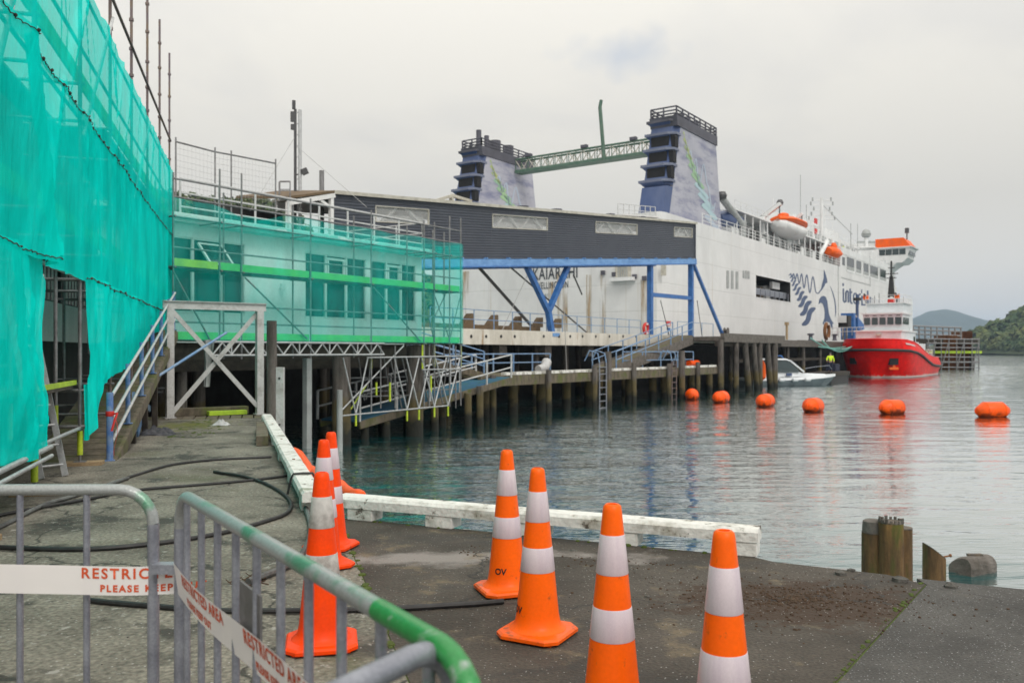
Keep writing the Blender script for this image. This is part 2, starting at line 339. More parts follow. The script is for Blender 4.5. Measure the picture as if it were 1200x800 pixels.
mat('wharf_concrete', (0.64, 0.61, 0.55), 0.8, col2=(0.48, 0.45, 0.39), scale=1.2, stretch=(1, 1, 0.4), bump=0.3,
    extra=lambda n, g, c, b: patch(n, g, c, (0.30, 0.18, 0.08), 1.2, 0.64, 0.76, stretch=(1.5, 1.5, 0.2)))
mat('black_rubber', (0.016, 0.016, 0.017), 0.55, col2=(0.03, 0.03, 0.03), scale=10)
mat('grey_hose', (0.13, 0.14, 0.135), 0.6, col2=(0.06, 0.06, 0.06), scale=6)
mat('cone_orange', (0.98, 0.128, 0.0), 0.4, spec=0.22, col2=(0.90, 0.115, 0.002), scale=5, bump=0.04, bscale=60, fine=0.04,
    extra=lambda n, g, c, b: patch(n, g, patch(n, g, c, (0.30, 0.075, 0.02), 13, 0.63, 0.75), (0.22, 0.09, 0.04), 9, 0.66, 0.74, stretch=(1, 1, .25), offset=(3, 3, 3)))
mat('cone_base', (0.96, 0.125, 0.002), 0.34, spec=0.35, col2=(0.80, 0.10, 0.004), scale=5, bump=0.05, bscale=50, fine=0.06,
    extra=lambda n, g, c, b: patch(n, g, patch(n, g, c, (0.16, 0.08, 0.045), 9, 0.56, 0.72), (0.05, 0.04, 0.035), 22, 0.64, 0.72))
mat('cone_red_orange', (0.94, 0.062, 0.0), 0.45, spec=0.2, col2=(0.82, 0.055, 0.004), scale=5, bump=0.04, bscale=60, fine=0.05,
    extra=lambda n, g, c, b: patch(n, g, c, (0.16, 0.05, 0.02), 12, 0.66, 0.74))
mat('reflective_white', (0.64, 0.56, 0.60), 0.35, col2=(0.56, 0.48, 0.54), scale=3, stretch=(6, 6, 0.3), bump=0.05, bscale=150, fine=0.04)
mat('scuffed_white', (0.50, 0.49, 0.47), 0.55, col2=(0.30, 0.28, 0.26), scale=9, lo=0.48, hi=0.66, bump=0.1)
mat('black_print', (0.015, 0.013, 0.012), 0.6, fine=0)
mat('orange_print', (0.62, 0.085, 0.02), 0.5, fine=0)
mat('navy_print', (0.045, 0.075, 0.16), 0.5, col2=(0.06, 0.095, 0.19), scale=1, fine=0)
mat('dark_print', (0.05, 0.06, 0.075), 0.6, fine=0)
mat('faint_print', (0.42, 0.47, 0.50), 0.6, fine=0)
mat('fern_yellow', (0.42, 0.47, 0.20), 0.5, col2=(0.30, 0.38, 0.20), scale=0.6, fine=0)
mat('fern_green', (0.30, 0.46, 0.26), 0.5, col2=(0.22, 0.40, 0.32), scale=0.6, fine=0)
mat('fern_aqua', (0.36, 0.51, 0.54), 0.5, col2=(0.36, 0.48, 0.56), scale=0.6, fine=0)
mat('fern_pale', (0.40, 0.47, 0.56), 0.5, col2=(0.36, 0.42, 0.52), scale=0.6, fine=0)
mat('white_hull', (0.68, 0.685, 0.69), 0.5, col2=(0.62, 0.625, 0.63), scale=0.35, lo=0.4, hi=0.7, bump=0, fine=0.02, bscale=2, extra=hull_x)
mat('ship_white', (0.70, 0.71, 0.72), 0.5, col2=(0.60, 0.61, 0.61), scale=0.6)
mat('funnel_paint', (0.40, 0.40, 0.46), 0.5, col2=(0.33, 0.335, 0.40), scale=0.3, fine=0.04, bscale=3, extra=funnel_x)
mat('funnel_fin', (0.15, 0.17, 0.24), 0.5, col2=(0.11, 0.125, 0.19), scale=0.5)
mat('funnel_blue', (0.035, 0.065, 0.17), 0.5, col2=(0.07, 0.10, 0.20), scale=0.5, stretch=(1, 1, 0.3))
mat('funnel_dark', (0.085, 0.085, 0.11), 0.6, col2=(0.06, 0.06, 0.075), scale=0.6)
mat('vent_black', (0.008, 0.008, 0.010), 0.8, fine=0)
mat('green_lattice', (0.055, 0.12, 0.085), 0.6, col2=(0.10, 0.16, 0.12), scale=1.5)
mat('rust', (0.20, 0.085, 0.03), 0.9, col2=(0.11, 0.045, 0.02), scale=1.2, bump=0.4, bscale=10)
mat('lifeboat_orange', (0.88, 0.12, 0.004), 0.45, spec=0.25, col2=(0.70, 0.11, 0.02), scale=1)
mat('buoy_orange', (0.96, 0.095, 0.0), 0.42, spec=0.25, col2=(0.74, 0.085, 0.006), scale=2.5, bump=0.1, bscale=12,
    extra=lambda n, g, c, b: zband(n, g, c, (0.12, 0.025, 0.01), -1.32, -1.46, 0.85))
mat('tug_red', (0.72, 0.004, 0.002), 0.4, spec=0.2, col2=(0.60, 0.004, 0.002), scale=0.8, bump=0.04, bscale=2,
    extra=lambda n, g, c, b: patch(n, g, zband(n, g, c, (0.55, 0.33, 0.30), -1.18, -1.32, 0.9), (0.30, 0.06, 0.03), 1.2, 0.62, 0.75, stretch=(1.5, 1.5, .2)))
mat('boat_white', (0.66, 0.69, 0.72), 0.4, col2=(0.56, 0.59, 0.62), scale=1)
mat('boat_hull', (0.26, 0.30, 0.33), 0.4, col2=(0.20, 0.235, 0.26), scale=1.5)
mat('hi_vis', (0.62, 0.85, 0.02), 0.7, col2=(0.48, 0.70, 0.02), scale=4)
mat('navy_cloth', (0.02, 0.025, 0.05), 0.9)
mat('skin', (0.45, 0.28, 0.20), 0.6)
mat('red_paint', (0.62, 0.03, 0.02), 0.5, col2=(0.5, 0.02, 0.02), scale=4)
mat('green_rope', (0.20, 0.45, 0.40), 0.9)
mat('wire', (0.10, 0.10, 0.105), 0.5, 0.6)
mat('pale_wire', (0.42, 0.42, 0.42), 0.6, 0.2)
mat('hill_green', (0.030, 0.055, 0.016), 0.95, col2=(0.060, 0.074, 0.022), scale=0.02, fine=0.3, bscale=0.2)
mat('tree_green', (0.030, 0.062, 0.016), 0.9, col2=(0.105, 0.120, 0.030), scale=0.06, fine=0.35, bscale=0.3)
mat('far_green', (0.05, 0.075, 0.05), 0.95, scale=0.002, fine=0.1, bscale=0.02)
mat('pale_cloth', (0.5, 0.5, 0.5), 0.9, col2=(0.35, 0.35, 0.36), scale=20)
mat('dark_cloth', (0.035, 0.038, 0.045), 0.95, col2=(0.09, 0.09, 0.10), scale=12)
net_mat('net_tall', (0.004, 0.92, 0.80), 0.82, (0.60, 1.0, 0.95))
net_mat('net_top', (0.006, 0.90, 0.80), 0.74, (0.62, 1.0, 0.96))
net_mat('net_low', (0.006, 0.85, 0.74), 0.20, (0.80, 1.0, 0.98))
clear_mat('polycarbonate', (0.50, 0.51, 0.51), 0.34, 0.3)
clear_mat('tape_white', (0.80, 0.77, 0.76), 0.90, 0.5)
clear_mat('wheelhouse_glass', (0.05, 0.07, 0.075), 0.9, 0.08)
def water_mat():
    m = bpy.data.materials.new('water'); m.use_nodes = True; MATS['water'] = m
    n = m.node_tree; n.nodes.clear(); nd = n.nodes; lk = n.links.new; out_ = nd.new('ShaderNodeOutputMaterial')
    geo = nd.new('ShaderNodeNewGeometry'); prev = None
    for sc, st, dist, rot, det in ((1.3, (0.5, 1.7, 1), 0.06, -8, 3), (4.4, (0.5, 1.7, 1), 0.024, 10, 2)):
        mp = nd.new('ShaderNodeMapping'); mp.inputs['Scale'].default_value = st; mp.inputs['Rotation'].default_value = (0, 0, R(rot)); lk(geo.outputs['Position'], mp.inputs['Vector'])
        nz = nd.new('ShaderNodeTexNoise'); nz.inputs['Scale'].default_value = sc; nz.inputs['Detail'].default_value = det; nz.inputs['Distortion'].default_value = 0.5
        lk(mp.outputs[0], nz.inputs['Vector'])
        bp = nd.new('ShaderNodeBump'); bp.inputs['Strength'].default_value = 1.0; bp.inputs['Distance'].default_value = dist
        lk(nz.outputs['Fac'], bp.inputs['Height'])
        if prev: lk(prev, bp.inputs['Normal'])
        prev = bp.outputs[0]
    # wind ripples die out away from the wharf, where the water lies calm
    dt = nd.new('ShaderNodeVectorMath'); dt.operation = 'DOT_PRODUCT'; lk(geo.outputs['Position'], dt.inputs[0]); dt.inputs[1].default_value = tuple(S)
    wn = nd.new('ShaderNodeTexNoise'); wn.inputs['Scale'].default_value = .12; wn.inputs['Detail'].default_value = 4; lk(geo.outputs['Position'], wn.inputs['Vector'])
    wa = nd.new('ShaderNodeMath'); wa.operation = 'MULTIPLY_ADD'; lk(wn.outputs['Fac'], wa.inputs[0]); wa.inputs[1].default_value = 9.0; lk(dt.outputs['Value'], wa.inputs[2])
    wr = nd.new('ShaderNodeMapRange'); wr.interpolation_type = 'SMOOTHSTEP'; lk(wa.outputs[0], wr.inputs['Value']); wr.inputs['From Min'].default_value = -26.3 + 12 + 4.5; wr.inputs['From Max'].default_value = -26.3 + 22 + 4.5; wr.inputs['To Min'].default_value = 1.0; wr.inputs['To Max'].default_value = .30
    for x in nd:
        if x.type == 'BUMP': lk(wr.outputs[0], x.inputs['Strength'])
    df = nd.new('ShaderNodeBsdfDiffuse'); df.inputs['Color'].default_value = (0.0005, 0.070, 0.076, 1)
    gl = nd.new('ShaderNodeBsdfGlossy'); gl.inputs['Roughness'].default_value = 0.03; gl.inputs['Color'].default_value = (0.97, 0.98, 0.97, 1)
    lw = nd.new('ShaderNodeLayerWeight'); lw.inputs['Blend'].default_value = 0.5
    pw = nd.new('ShaderNodeMapRange'); pw.interpolation_type = 'SMOOTHSTEP'; lk(lw.outputs['Facing'], pw.inputs['Value']); pw.inputs['From Min'].default_value = 0.62; pw.inputs['From Max'].default_value = 0.885; pw.inputs['To Min'].default_value = 0.05; pw.inputs['To Max'].default_value = 0.97
    lk(prev, gl.inputs['Normal']); lk(prev, lw.inputs['Normal'])
    mx_ = nd.new('ShaderNodeMixShader'); lk(pw.outputs[0], mx_.inputs[0]); lk(df.outputs[0], mx_.inputs[1]); lk(gl.outputs[0], mx_.inputs[2]); lk(mx_.outputs[0], out_.inputs['Surface'])
water_mat()

# ---------------------------------------------------------------- mesh helpers
ORG = {}
def tag(o, label, cat, group=None):
    o['label'] = label; o['category'] = cat
    if group: o['group'] = group
    return o
def thing(name, label, cat, loc=(0, 0, 0), group=None):
    o = bpy.data.objects.new(name, None); o.empty_display_size = 0.1
    COL.objects.link(o); o.location = loc; ORG[o.name] = Vector(loc)
    return tag(o, label, cat, group)
def frame_axes(d):
    d = d.normalized(); a = Z if abs(d.z) < 0.95 else Vector((1, 0, 0))
    x = a.cross(d).normalized(); return x, d.cross(x).normalized(), d
WA = (F, S, Z); JA = (JD, JN, Z); XA = (Vector((1, 0, 0)), Vector((0, 1, 0)), Z)
class MB:
    def __init__(s): s.v = []; s.f = []
    def add(s, vs, fs):
        k = len(s.v); s.v += [Vector(v) for v in vs]; s.f += [tuple(i + k for i in f) for f in fs]; return s
    def box(s, c, size, ax=XA):
        c = Vector(c); x, y, z = [ax[i] * (size[i] / 2) for i in range(3)]
        return s.add([c + x * i + y * j + z * k for i in (-1, 1) for j in (-1, 1) for k in (-1, 1)],
                     [(0, 1, 3, 2), (4, 6, 7, 5), (0, 4, 5, 1), (2, 3, 7, 6), (0, 2, 6, 4), (1, 5, 7, 3)])
    def bar(s, p, q, wid, hei, up=Z):
        p, q = Vector(p), Vector(q); d = q - p; x = d.normalized(); y = up.cross(x)
        y = y.normalized() if y.length > 1e-6 else Vector((1, 0, 0)); z = x.cross(y)
        return s.box((p + q) / 2, (d.length, wid, hei), (x, y, z))
    def tube(s, p, q, r, n=10, r2=None):
        p, q = Vector(p), Vector(q); x, y, d = frame_axes(q - p); r2 = r if r2 is None else r2
        vs = [p + (x * math.cos(a) + y * math.sin(a)) * r for a in [2 * math.pi * i / n for i in range(n)]] + \
             [q + (x * math.cos(a) + y * math.sin(a)) * r2 for a in [2 * math.pi * i / n for i in range(n)]]
        return s.add(vs, [(i, (i + 1) % n, n + (i + 1) % n, n + i) for i in range(n)] + [tuple(range(n - 1, -1, -1)), tuple(range(n, 2 * n))])
    def path(s, pts, r, n=8, closed=False):
        pts = [Vector(p) for p in pts]; m = len(pts); vs = []; px = None
        for i, p in enumerate(pts):
            a = pts[(i - 1) % m] if (closed or i) else p; b = pts[(i + 1) % m] if (closed or i < m - 1) else p
            d = (b - a).normalized()
            if px is None: px = frame_axes(d)[0]
            x = (px - d * px.dot(d)); x = x.normalized() if x.length > 1e-6 else frame_axes(d)[0]; px = x; y = d.cross(x)
            vs += [p + (x * math.cos(2 * math.pi * k / n) + y * math.sin(2 * math.pi * k / n)) * (r if not callable(r) else r(i / (m - 1))) for k in range(n)]
        fs = [(i * n + k, i * n + (k + 1) % n, ((i + 1) % m) * n + (k + 1) % n, ((i + 1) % m) * n + k) for i in range(m if closed else m - 1) for k in range(n)]
        if not closed: fs += [tuple(range(n - 1, -1, -1)), tuple(range((m - 1) * n, m * n))]
        return s.add(vs, fs)
    def lathe(s, prof, n=24, c=(0, 0, 0), ax=XA):
        c = Vector(c); vs = []; m = len(prof)
        for r, h in prof: vs += [c + ax[2] * h + (ax[0] * math.cos(2 * math.pi * k / n) + ax[1] * math.sin(2 * math.pi * k / n)) * r for k in range(n)]
        fs = [(i * n + k, i * n + (k + 1) % n, (i + 1) * n + (k + 1) % n, (i + 1) * n + k) for i in range(m - 1) for k in range(n)]
        return s.add(vs, fs + [tuple(range(n - 1, -1, -1)), tuple(range((m - 1) * n, m * n))])
    def prism(s, poly, d):
        """poly: 3-D points in order; d: extrusion vector"""
        poly = [Vector(p) for p in poly]; m = len(poly); d = Vector(d)
        return s.add(poly + [p + d for p in poly], [tuple(range(m - 1, -1, -1)), tuple(range(m, 2 * m))] + [(i, (i + 1) % m, m + (i + 1) % m, m + i) for i in range(m)])
    def loft(s, rings, caps=True):
        m = len(rings); n = len(rings[0]); vs = [p for r_ in rings for p in r_]
        fs = [(i * n + k, i * n + (k + 1) % n, (i + 1) * n + (k + 1) % n, (i + 1) * n + k) for i in range(m - 1) for k in range(n)]
        if caps: fs += [tuple(range(n - 1, -1, -1)), tuple(range((m - 1) * n, m * n))]
        return s.add(vs, fs)
    def grid(s, nu, nv, fn):
        vs = [fn(i / nu, j / nv) for i in range(nu + 1) for j in range(nv + 1)]
        return s.add(vs, [(i * (nv + 1) + j, (i + 1) * (nv + 1) + j, (i + 1) * (nv + 1) + j + 1, i * (nv + 1) + j + 1) for i in range(nu) for j in range(nv)])
    def build(s, name, m, parent=None, smooth=False, bev=0, kind=None, label=None, recalc=True):
        org = ORG.get(parent.name, Vector()) if parent else Vector()
        me = bpy.data.meshes.new(name); me.from_pydata([tuple(v - org) for v in s.v], [], s.f)
        if recalc:
            b = bmesh.new(); b.from_mesh(me); bmesh.ops.recalc_face_normals(b, faces=b.faces)
            if bev: bmesh.ops.bevel(b, geom=list(b.edges), offset=bev, segments=2, affect='EDGES', profile=0.6)
            b.to_mesh(me); b.free()
        me.materials.append(MATS[m])
        if smooth:
            me.polygons.foreach_set('use_smooth', [True] * len(me.polygons)); me.set_sharp_from_angle(angle=R(38))
        o = bpy.data.objects.new(name, me); COL.objects.link(o)
        if parent:
            o.parent = parent; ORG[o.name] = org
            if parent.parent: o.matrix_parent_inverse = parent.matrix_basis.inverted()
        if kind: o['kind'] = kind
        if label: o['label'] = label
        return o
_UNIT = {}
def put_mesh(name, me, parent, M):
    o = bpy.data.objects.new(name, me); COL.objects.link(o)
    if parent:
        M = Matrix.Translation(-ORG.get(parent.name, Vector())) @ M; o.parent = parent; ORG[o.name] = ORG.get(parent.name, Vector())
        if parent.parent: o.matrix_parent_inverse = parent.matrix_basis.inverted()
    o.matrix_basis = M
    return o
def tube(name, p, q, r, m, parent, n=10):
    """one tube as one object; alike tubes share a unit mesh"""
    key = ('t', m, n)
    if key not in _UNIT:
        b = MB().tube((0, 0, 0), (0, 0, 1), 1, n); me = bpy.data.meshes.new('tube_mesh'); me.from_pydata([tuple(v) for v in b.v], [], b.f)
        me.polygons.foreach_set('use_smooth', [True] * len(me.polygons)); me.set_sharp_from_angle(angle=R(40)); me.materials.append(MATS[m]); _UNIT[key] = me
    p, q = Vector(p), Vector(q); x, y, d = frame_axes(q - p); l = (q - p).length
    M = Matrix(((x.x * r, y.x * r, d.x * l, p.x), (x.y * r, y.y * r, d.y * l, p.y), (x.z * r, y.z * r, d.z * l, p.z), (0, 0, 0, 1)))
    return put_mesh(name, _UNIT[key], parent, M)
def box(name, c, size, m, parent, ax=XA):
    key = ('b', m)
    if key not in _UNIT:
        b = MB().box((0, 0, 0), (1, 1, 1)); me = bpy.data.meshes.new('box_mesh'); me.from_pydata([tuple(v) for v in b.v], [], b.f)
        bm = bmesh.new(); bm.from_mesh(me); bmesh.ops.recalc_face_normals(bm, faces=bm.faces); bm.to_mesh(me); bm.free(); me.materials.append(MATS[m]); _UNIT[key] = me
    c = Vector(c); x, y, z = ax
    if x.cross(y).dot(z) < 0: y = -y
    M = Matrix(((x.x * size[0], y.x * size[1], z.x * size[2], c.x), (x.y * size[0], y.y * size[1], z.y * size[2], c.y), (x.z * size[0], y.z * size[1], z.z * size[2], c.z), (0, 0, 0, 1)))
    return put_mesh(name, _UNIT[key], parent, M)
def bar(name, p, q, wid, hei, m, parent, up=Z):
    p, q = Vector(p), Vector(q); d = q - p; x = d.normalized(); y = up.cross(x); y = y.normalized() if y.length > 1e-6 else Vector((1, 0, 0)); z = x.cross(y)
    return box(name, (p + q) / 2, (d.length, wid, hei), m, parent, (x, y, z))
def panel(name, pts, d, m, parent, **k): return MB().prism(pts, d).build(name, m, parent, **k)
def text_mesh(string, size, bold=0.0, spacing=1.0, align='LEFT'):
    cu = bpy.data.curves.new('lettering', 'FONT'); cu.body = string; cu.size = size; cu.offset = bold; cu.space_character = spacing; cu.align_x = align; cu.resolution_u = 4
    o = bpy.data.objects.new('lettering', cu); COL.objects.link(o)
    bpy.context.view_layer.update(); dg = bpy.context.evaluated_depsgraph_get()
    me = bpy.data.meshes.new_from_object(o.evaluated_get(dg), depsgraph=dg)
    bpy.data.objects.remove(o); bpy.data.curves.remove(cu)
    return me
def text_obj(name, string, size, m, parent, fn, **k):
    """flat print: fn maps the flat letter coordinates on to the surface that carries them"""
    me = text_mesh(string, size, **k); org = ORG.get(parent.name, Vector())
    for v in me.vertices: v.co = fn(v.co.x, v.co.y) - org
    me.materials.clear(); me.materials.append(MATS[m])
    o = bpy.data.objects.new(name, me); COL.objects.link(o); o.parent = parent; ORG[o.name] = org
    if parent.parent: o.matrix_parent_inverse = parent.matrix_basis.inverted()
    return o
def copy_tree(o, loc, rz, label=None, group=None):
    c = o.copy(); COL.objects.link(c); c.location = loc; c.rotation_euler = (0, 0, rz); ORG[c.name] = Vector(loc)
    if label: c['label'] = label
    if group: c['group'] = group
    for ch in list(o.children):
        d = ch.copy(); COL.objects.link(d); d.parent = c
        for g in list(ch.children):
            e = g.copy(); COL.objects.link(e); e.parent = d
    return c
def struct(name, mb, m, **k):
    o = mb.build(name, m, **k); o['kind'] = 'structure'; return o
def rails(parent, pts, h, rows, post_m, rail_m, r_post=0.03, r_rail=0.025, step=None):
    """guard rail following pts (floor points): one post at each point, each rail run a tube between posts"""
    pts = [Vector(p) for p in pts]
    if step:
        q = []
        for a, b in zip(pts[:-1], pts[1:]):
            k = max(1, round((b - a).length / step)); q += [a.lerp(b, i / k) for i in range(k)]
        pts = q + [pts[-1]]
    for p in pts: tube('rail_post', p, p + Z * h, r_post, post_m, parent, 8)
    for zf in rows:
        for a, b in zip(pts[:-1], pts[1:]): tube('rail', a + Z * h * zf, b + Z * h * zf, r_rail, rail_m, parent, 8)

# ================================================================ SETTING: water, ground, hills
import numpy as np
def wave_height(x, y, st):
    rs = np.random.RandomState(5); z = np.zeros_like(x)
    for lam in (5.2, 3.4, 2.5, 1.95, 1.55, 1.28, 1.06, .9, .77, .66, .56, .48):
        for _ in range(3):
            a = R(97) + rs.normal(0, .42); k = 2 * np.pi / lam; ph = rs.uniform(0, 6.28)
            warp = .35 * np.sin(x * .21 + ph) + .35 * np.sin(y * .17 + 2 * ph)
            env = .55 + .45 * np.sin(x * (.09 + .02 * lam) + ph * 3) * np.sin(y * (.11 + .013 * lam) + ph)
            if lam < 2.6 * st: continue
            z += min(lam, 2.2) * .0029 * env * np.sin(k * (x * np.cos(a) + y * np.sin(a)) + ph + warp)
    s_ = np.clip(((x + 7.3) * .8192 - (y - 35.5) * .5736 - 12) / 11, 0, 1)
    return z * (1 - .62 * s_ * s_ * (3 - 2 * s_))
def water_sheet():
    V, Fc, base = [], [], 0
    for x0, x1, y0, y1, st in ((-9.9, 24, 3.2, 30, .085), (-48, 135, 29.9, 190, .30)):
        xs = np.arange(x0, x1 + st / 2, st); ys = np.arange(y0, y1 + st / 2, st); X, Y = np.meshgrid(xs, ys); H = wave_height(X, Y, st)
        if st > .2:
            e = np.minimum.reduce([np.clip((X - x0) / 6, 0, 1), np.clip((x1 - X) / 6, 0, 1), np.clip((y1 - Y) / 30, 0, 1)]); H = H * e
        V.append(np.stack([X, Y, WATER + H], -1).reshape(-1, 3)); nx, ny = len(xs), len(ys)
        i = (np.arange(ny - 1)[:, None] * nx + np.arange(nx - 1)[None, :]).reshape(-1) + base
        Fc.append(np.stack([i, i + 1, i + nx + 1, i + nx], -1)); base += nx * ny
    # the calm rest, out to the horizon, round the rippled part
    X0, X1, Y0, Y1 = -47.9, 134.9, 3.3, 189.9; q = [(-6000, -400), (6000, -400), (6000, 9000), (-6000, 9000), (X0, Y0), (X1, Y0), (X1, Y1), (X0, Y1)]
    V.append(np.array([(x, y, WATER) for x, y in q])); Fc.append(np.array([(0, 1, 5, 4), (1, 2, 6, 5), (2, 3, 7, 6), (3, 0, 4, 7)]) + base)
    # shallow corners beside the fine patch
    base += 8; V.append(np.array([(-47.9, 3.3, WATER), (-9.9, 3.3, WATER), (-9.9, 30, WATER), (-47.9, 30, WATER), (24, 3.3, WATER), (134.9, 3.3, WATER), (134.9, 30, WATER), (24, 30, WATER)])); Fc.append(np.array([(0, 1, 2, 3), (4, 5, 6, 7)]) + base)
    V = np.concatenate(V); Fc = np.concatenate(Fc); me = bpy.data.meshes.new('water'); me.vertices.add(len(V)); me.vertices.foreach_set('co', V.astype(np.float32).ravel())
    me.loops.add(Fc.size); me.loops.foreach_set('vertex_index', Fc.astype(np.int32).ravel()); me.polygons.add(len(Fc)); me.polygons.foreach_set('loop_start', np.arange(0, Fc.size, 4, dtype=np.int32)); me.update(calc_edges=True); me.validate()
    me.polygons.foreach_set('use_smooth', [True] * len(me.polygons)); me.materials.append(MATS['water'])
    o = bpy.data.objects.new('water', me); COL.objects.link(o); o['kind'] = 'structure'
water_sheet()
struct('sea_bed', MB().box((0, 4200, -9), (12000, 9400, 1)), 'dark_wall')

DK = -0.55
jl = Vector((-1.62, 7.86, 0)); jend_r = J0 + JD * 11.35 + JN * 2.62; jend_r.z = 0
jetty = [(-1.62, 7.86, 0), (-0.475, 3.93, 0), (-0.02, 1.90, 0), (0.3, 0.3, 0), (0.3, -9, 0), (-22, -9, 0), (-22, 13.2, 0), tuple(JW(10.2, -1.9, 0)), tuple(JW(10.2, 2.45, 0)), tuple(JW(8, 2.33, 0))]
struct('jetty_ground', MB().prism(jetty, (0, 0, DK)), 'old_concrete')
apron = [(-1.612, 7.857, 0), (1.80, 6.34, 0), (1.90, 6.20, 0), (2.57, 5.84, 0), (2.712, 5.60, 0), (-0.012, 1.902, 0), (-0.468, 3.932, 0)]
struct('apron_ground', MB().prism(apron, (0, 0, DK)), 'asphalt')
slab = [(2.725, 5.745, 0), (3.29, 5.48, 0), (9.5, 2.0, 0), (9.5, -9, 0), (0.32, -9, 0), (0.32, 0.3, 0), (-0.002, 1.895, 0), (2.718, 5.588, 0)]
struct('slab_ground', MB().prism(slab, (0, 0, DK)), 'grey_asphalt')
# the quay wall under the near edge, and the piles that carry the jetty stay in the dark
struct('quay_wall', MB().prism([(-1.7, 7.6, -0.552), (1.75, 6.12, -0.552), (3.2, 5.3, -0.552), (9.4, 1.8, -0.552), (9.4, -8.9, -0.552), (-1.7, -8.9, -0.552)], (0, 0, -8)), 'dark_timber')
# broken pavement edge lumps along the seam and the water's edge
mo = MB()
for i in range(150):
    f = random.random(); p = Vector((2.715, 5.65, 0)).lerp(Vector((-0.006, 1.9, 0)), f ** 0.8); r = random.uniform(0.004, 0.014) * (1.3 if noise.noise(Vector((f * 9, 2, 3))) > 0 else .5)
    p += Vector((random.gauss(0, 0.006), random.gauss(0, 0.01), 0))
    mo.lathe([(r, -0.004), (r * 0.8, r * 0.35), (r * 0.2, r * 0.5)], 6, p)
for i in range(45):
    f = random.random(); p = Vector((-1.60, 7.85, 0)).lerp(Vector((-0.6, 4.3, 0)), f); r = random.uniform(0.008, 0.035)
    p += Vector((random.gauss(0, 0.01), 0, 0)); mo.lathe([(r, -0.004), (r * 0.8, r * 0.3), (r * 0.2, r * 0.42)], 6, p)
for i in range(50):
    p = JW(random.uniform(6, 10.1), random.uniform(0.9, 1.5) + random.gauss(0, .1), 0); r = random.uniform(0.01, 0.05)
    mo.lathe([(r, -0.004), (r * 0.8, r * 0.25), (r * 0.2, r * 0.35)], 6, p)
for i in range(26):
    p = Vector((-1.3, 7.66, 0)).lerp(Vector((1.75, 6.33, 0)), random.random()); r = random.uniform(0.008, 0.03)
    mo.lathe([(r, -0.004), (r * 0.8, r * 0.5), (r * 0.2, r * 0.7)], 6, p)
for p0, p1 in ((Vector((2.715, 5.62, -.008)), Vector((-0.007, 1.9, -.008))), (Vector((-1.614, 7.85, -.008)), Vector((-.472, 3.93, -.008)))): mo.bar(p0, p1, .03, .008)
o = mo.build('moss', 'moss', smooth=True); o['kind'] = 'stuff'
def clod(b, p, r, n=6):
    rr = [(r * random.uniform(.8, 1.1), -0.003), (r * random.uniform(.7, 1.0), r * random.uniform(.3, .6)), (r * random.uniform(.1, .5), r * random.uniform(.6, .9))]
    k = len(b.v); b.lathe(rr, n, p)
    for i in range(k, len(b.v)): b.v[i] += Vector((random.gauss(0, r * .12), random.gauss(0, r * .12), 0))
so_ = MB()
for i in range(1500):
    a = random.uniform(0, 6.283); q = abs(random.gauss(0, 0.48))
    p = Vector((1.75 + math.cos(a) * q * 1.1, 5.25 + math.sin(a) * q * 0.62, 0))
    if p.x * 0.44 + p.y > 6.9 or p.x < 0.3: continue
    clod(so_, p, random.choice((0.003, 0.004, 0.004, 0.005, 0.006, 0.008, 0.011)))
for i in range(120):
    p = Vector((random.uniform(-0.4, 1.2), 0, 0)); p.y = 6.85 - 0.42 * p.x - abs(random.gauss(0, .25)) - .25
    clod(so_, p, random.choice((0.004, 0.006, 0.01)))
o = so_.build('spilt_soil', 'soil', smooth=False); o['kind'] = 'stuff'
gr = MB()
for i in range(420):
    Y = random.uniform(1.6, 6.4); X = random.uniform(-.62, .62) * Y
    if X * 0.44 + Y > 6.7: continue
    clod(gr, Vector((X, Y, 0)), random.choice((0.003, 0.004, 0.005, 0.007)), 5)
o = gr.build('grit', 'stone'); o['kind'] = 'stuff'
for (px, py, r_, lab) in ((330 / 867 * 260 + 660, 465 / 800 * 240 + 560, .017, 'small dark stone lying on the asphalt between the two nearest cones'), (672, 645, .018, 'dark pebble on the asphalt beside the white kerb block'),
                          (985, 673, .04, 'flat black stone at the broken edge of the quay'), (1055, 681, .05, 'flat dark lump on the quay edge in front of the cut piles'), (1114, 688, .045, 'flat black plate of rubble on the quay edge below the leaning stub'),
                          (998, 669, .03, 'small dark lump at the quay edge above the spilt soil')):
    b = MB(); c = G(px, py); clod(b, c, r_, 9); tag(b.build('stone', 'stone'), lab, 'stone', 'loose stones on the quay')

# planks at the far end of the jetty
for i in range(16):
    n0 = -1.6 + i * 0.262; ln = 1.05 + random.uniform(-.05, .05)
    bx = MB().box(JW(10.72 + random.uniform(-.03, .03), n0, -0.06 + random.uniform(-.006, .006)), (ln, 0.235, 0.12), JA)
    if i == 0: deck_root = thing('plank_deck', 'mossy plank decking across the far end of the jetty', 'decking', tuple(JW(10.7, 0, 0)))
    bx.build('plank', 'weathered_timber', deck_root, bev=0.006)
bar('joist', JW(11.2, -1.8, -0.26), JW(11.2, 2.5, -0.26), 0.2, 0.25, 'dark_timber', deck_root)

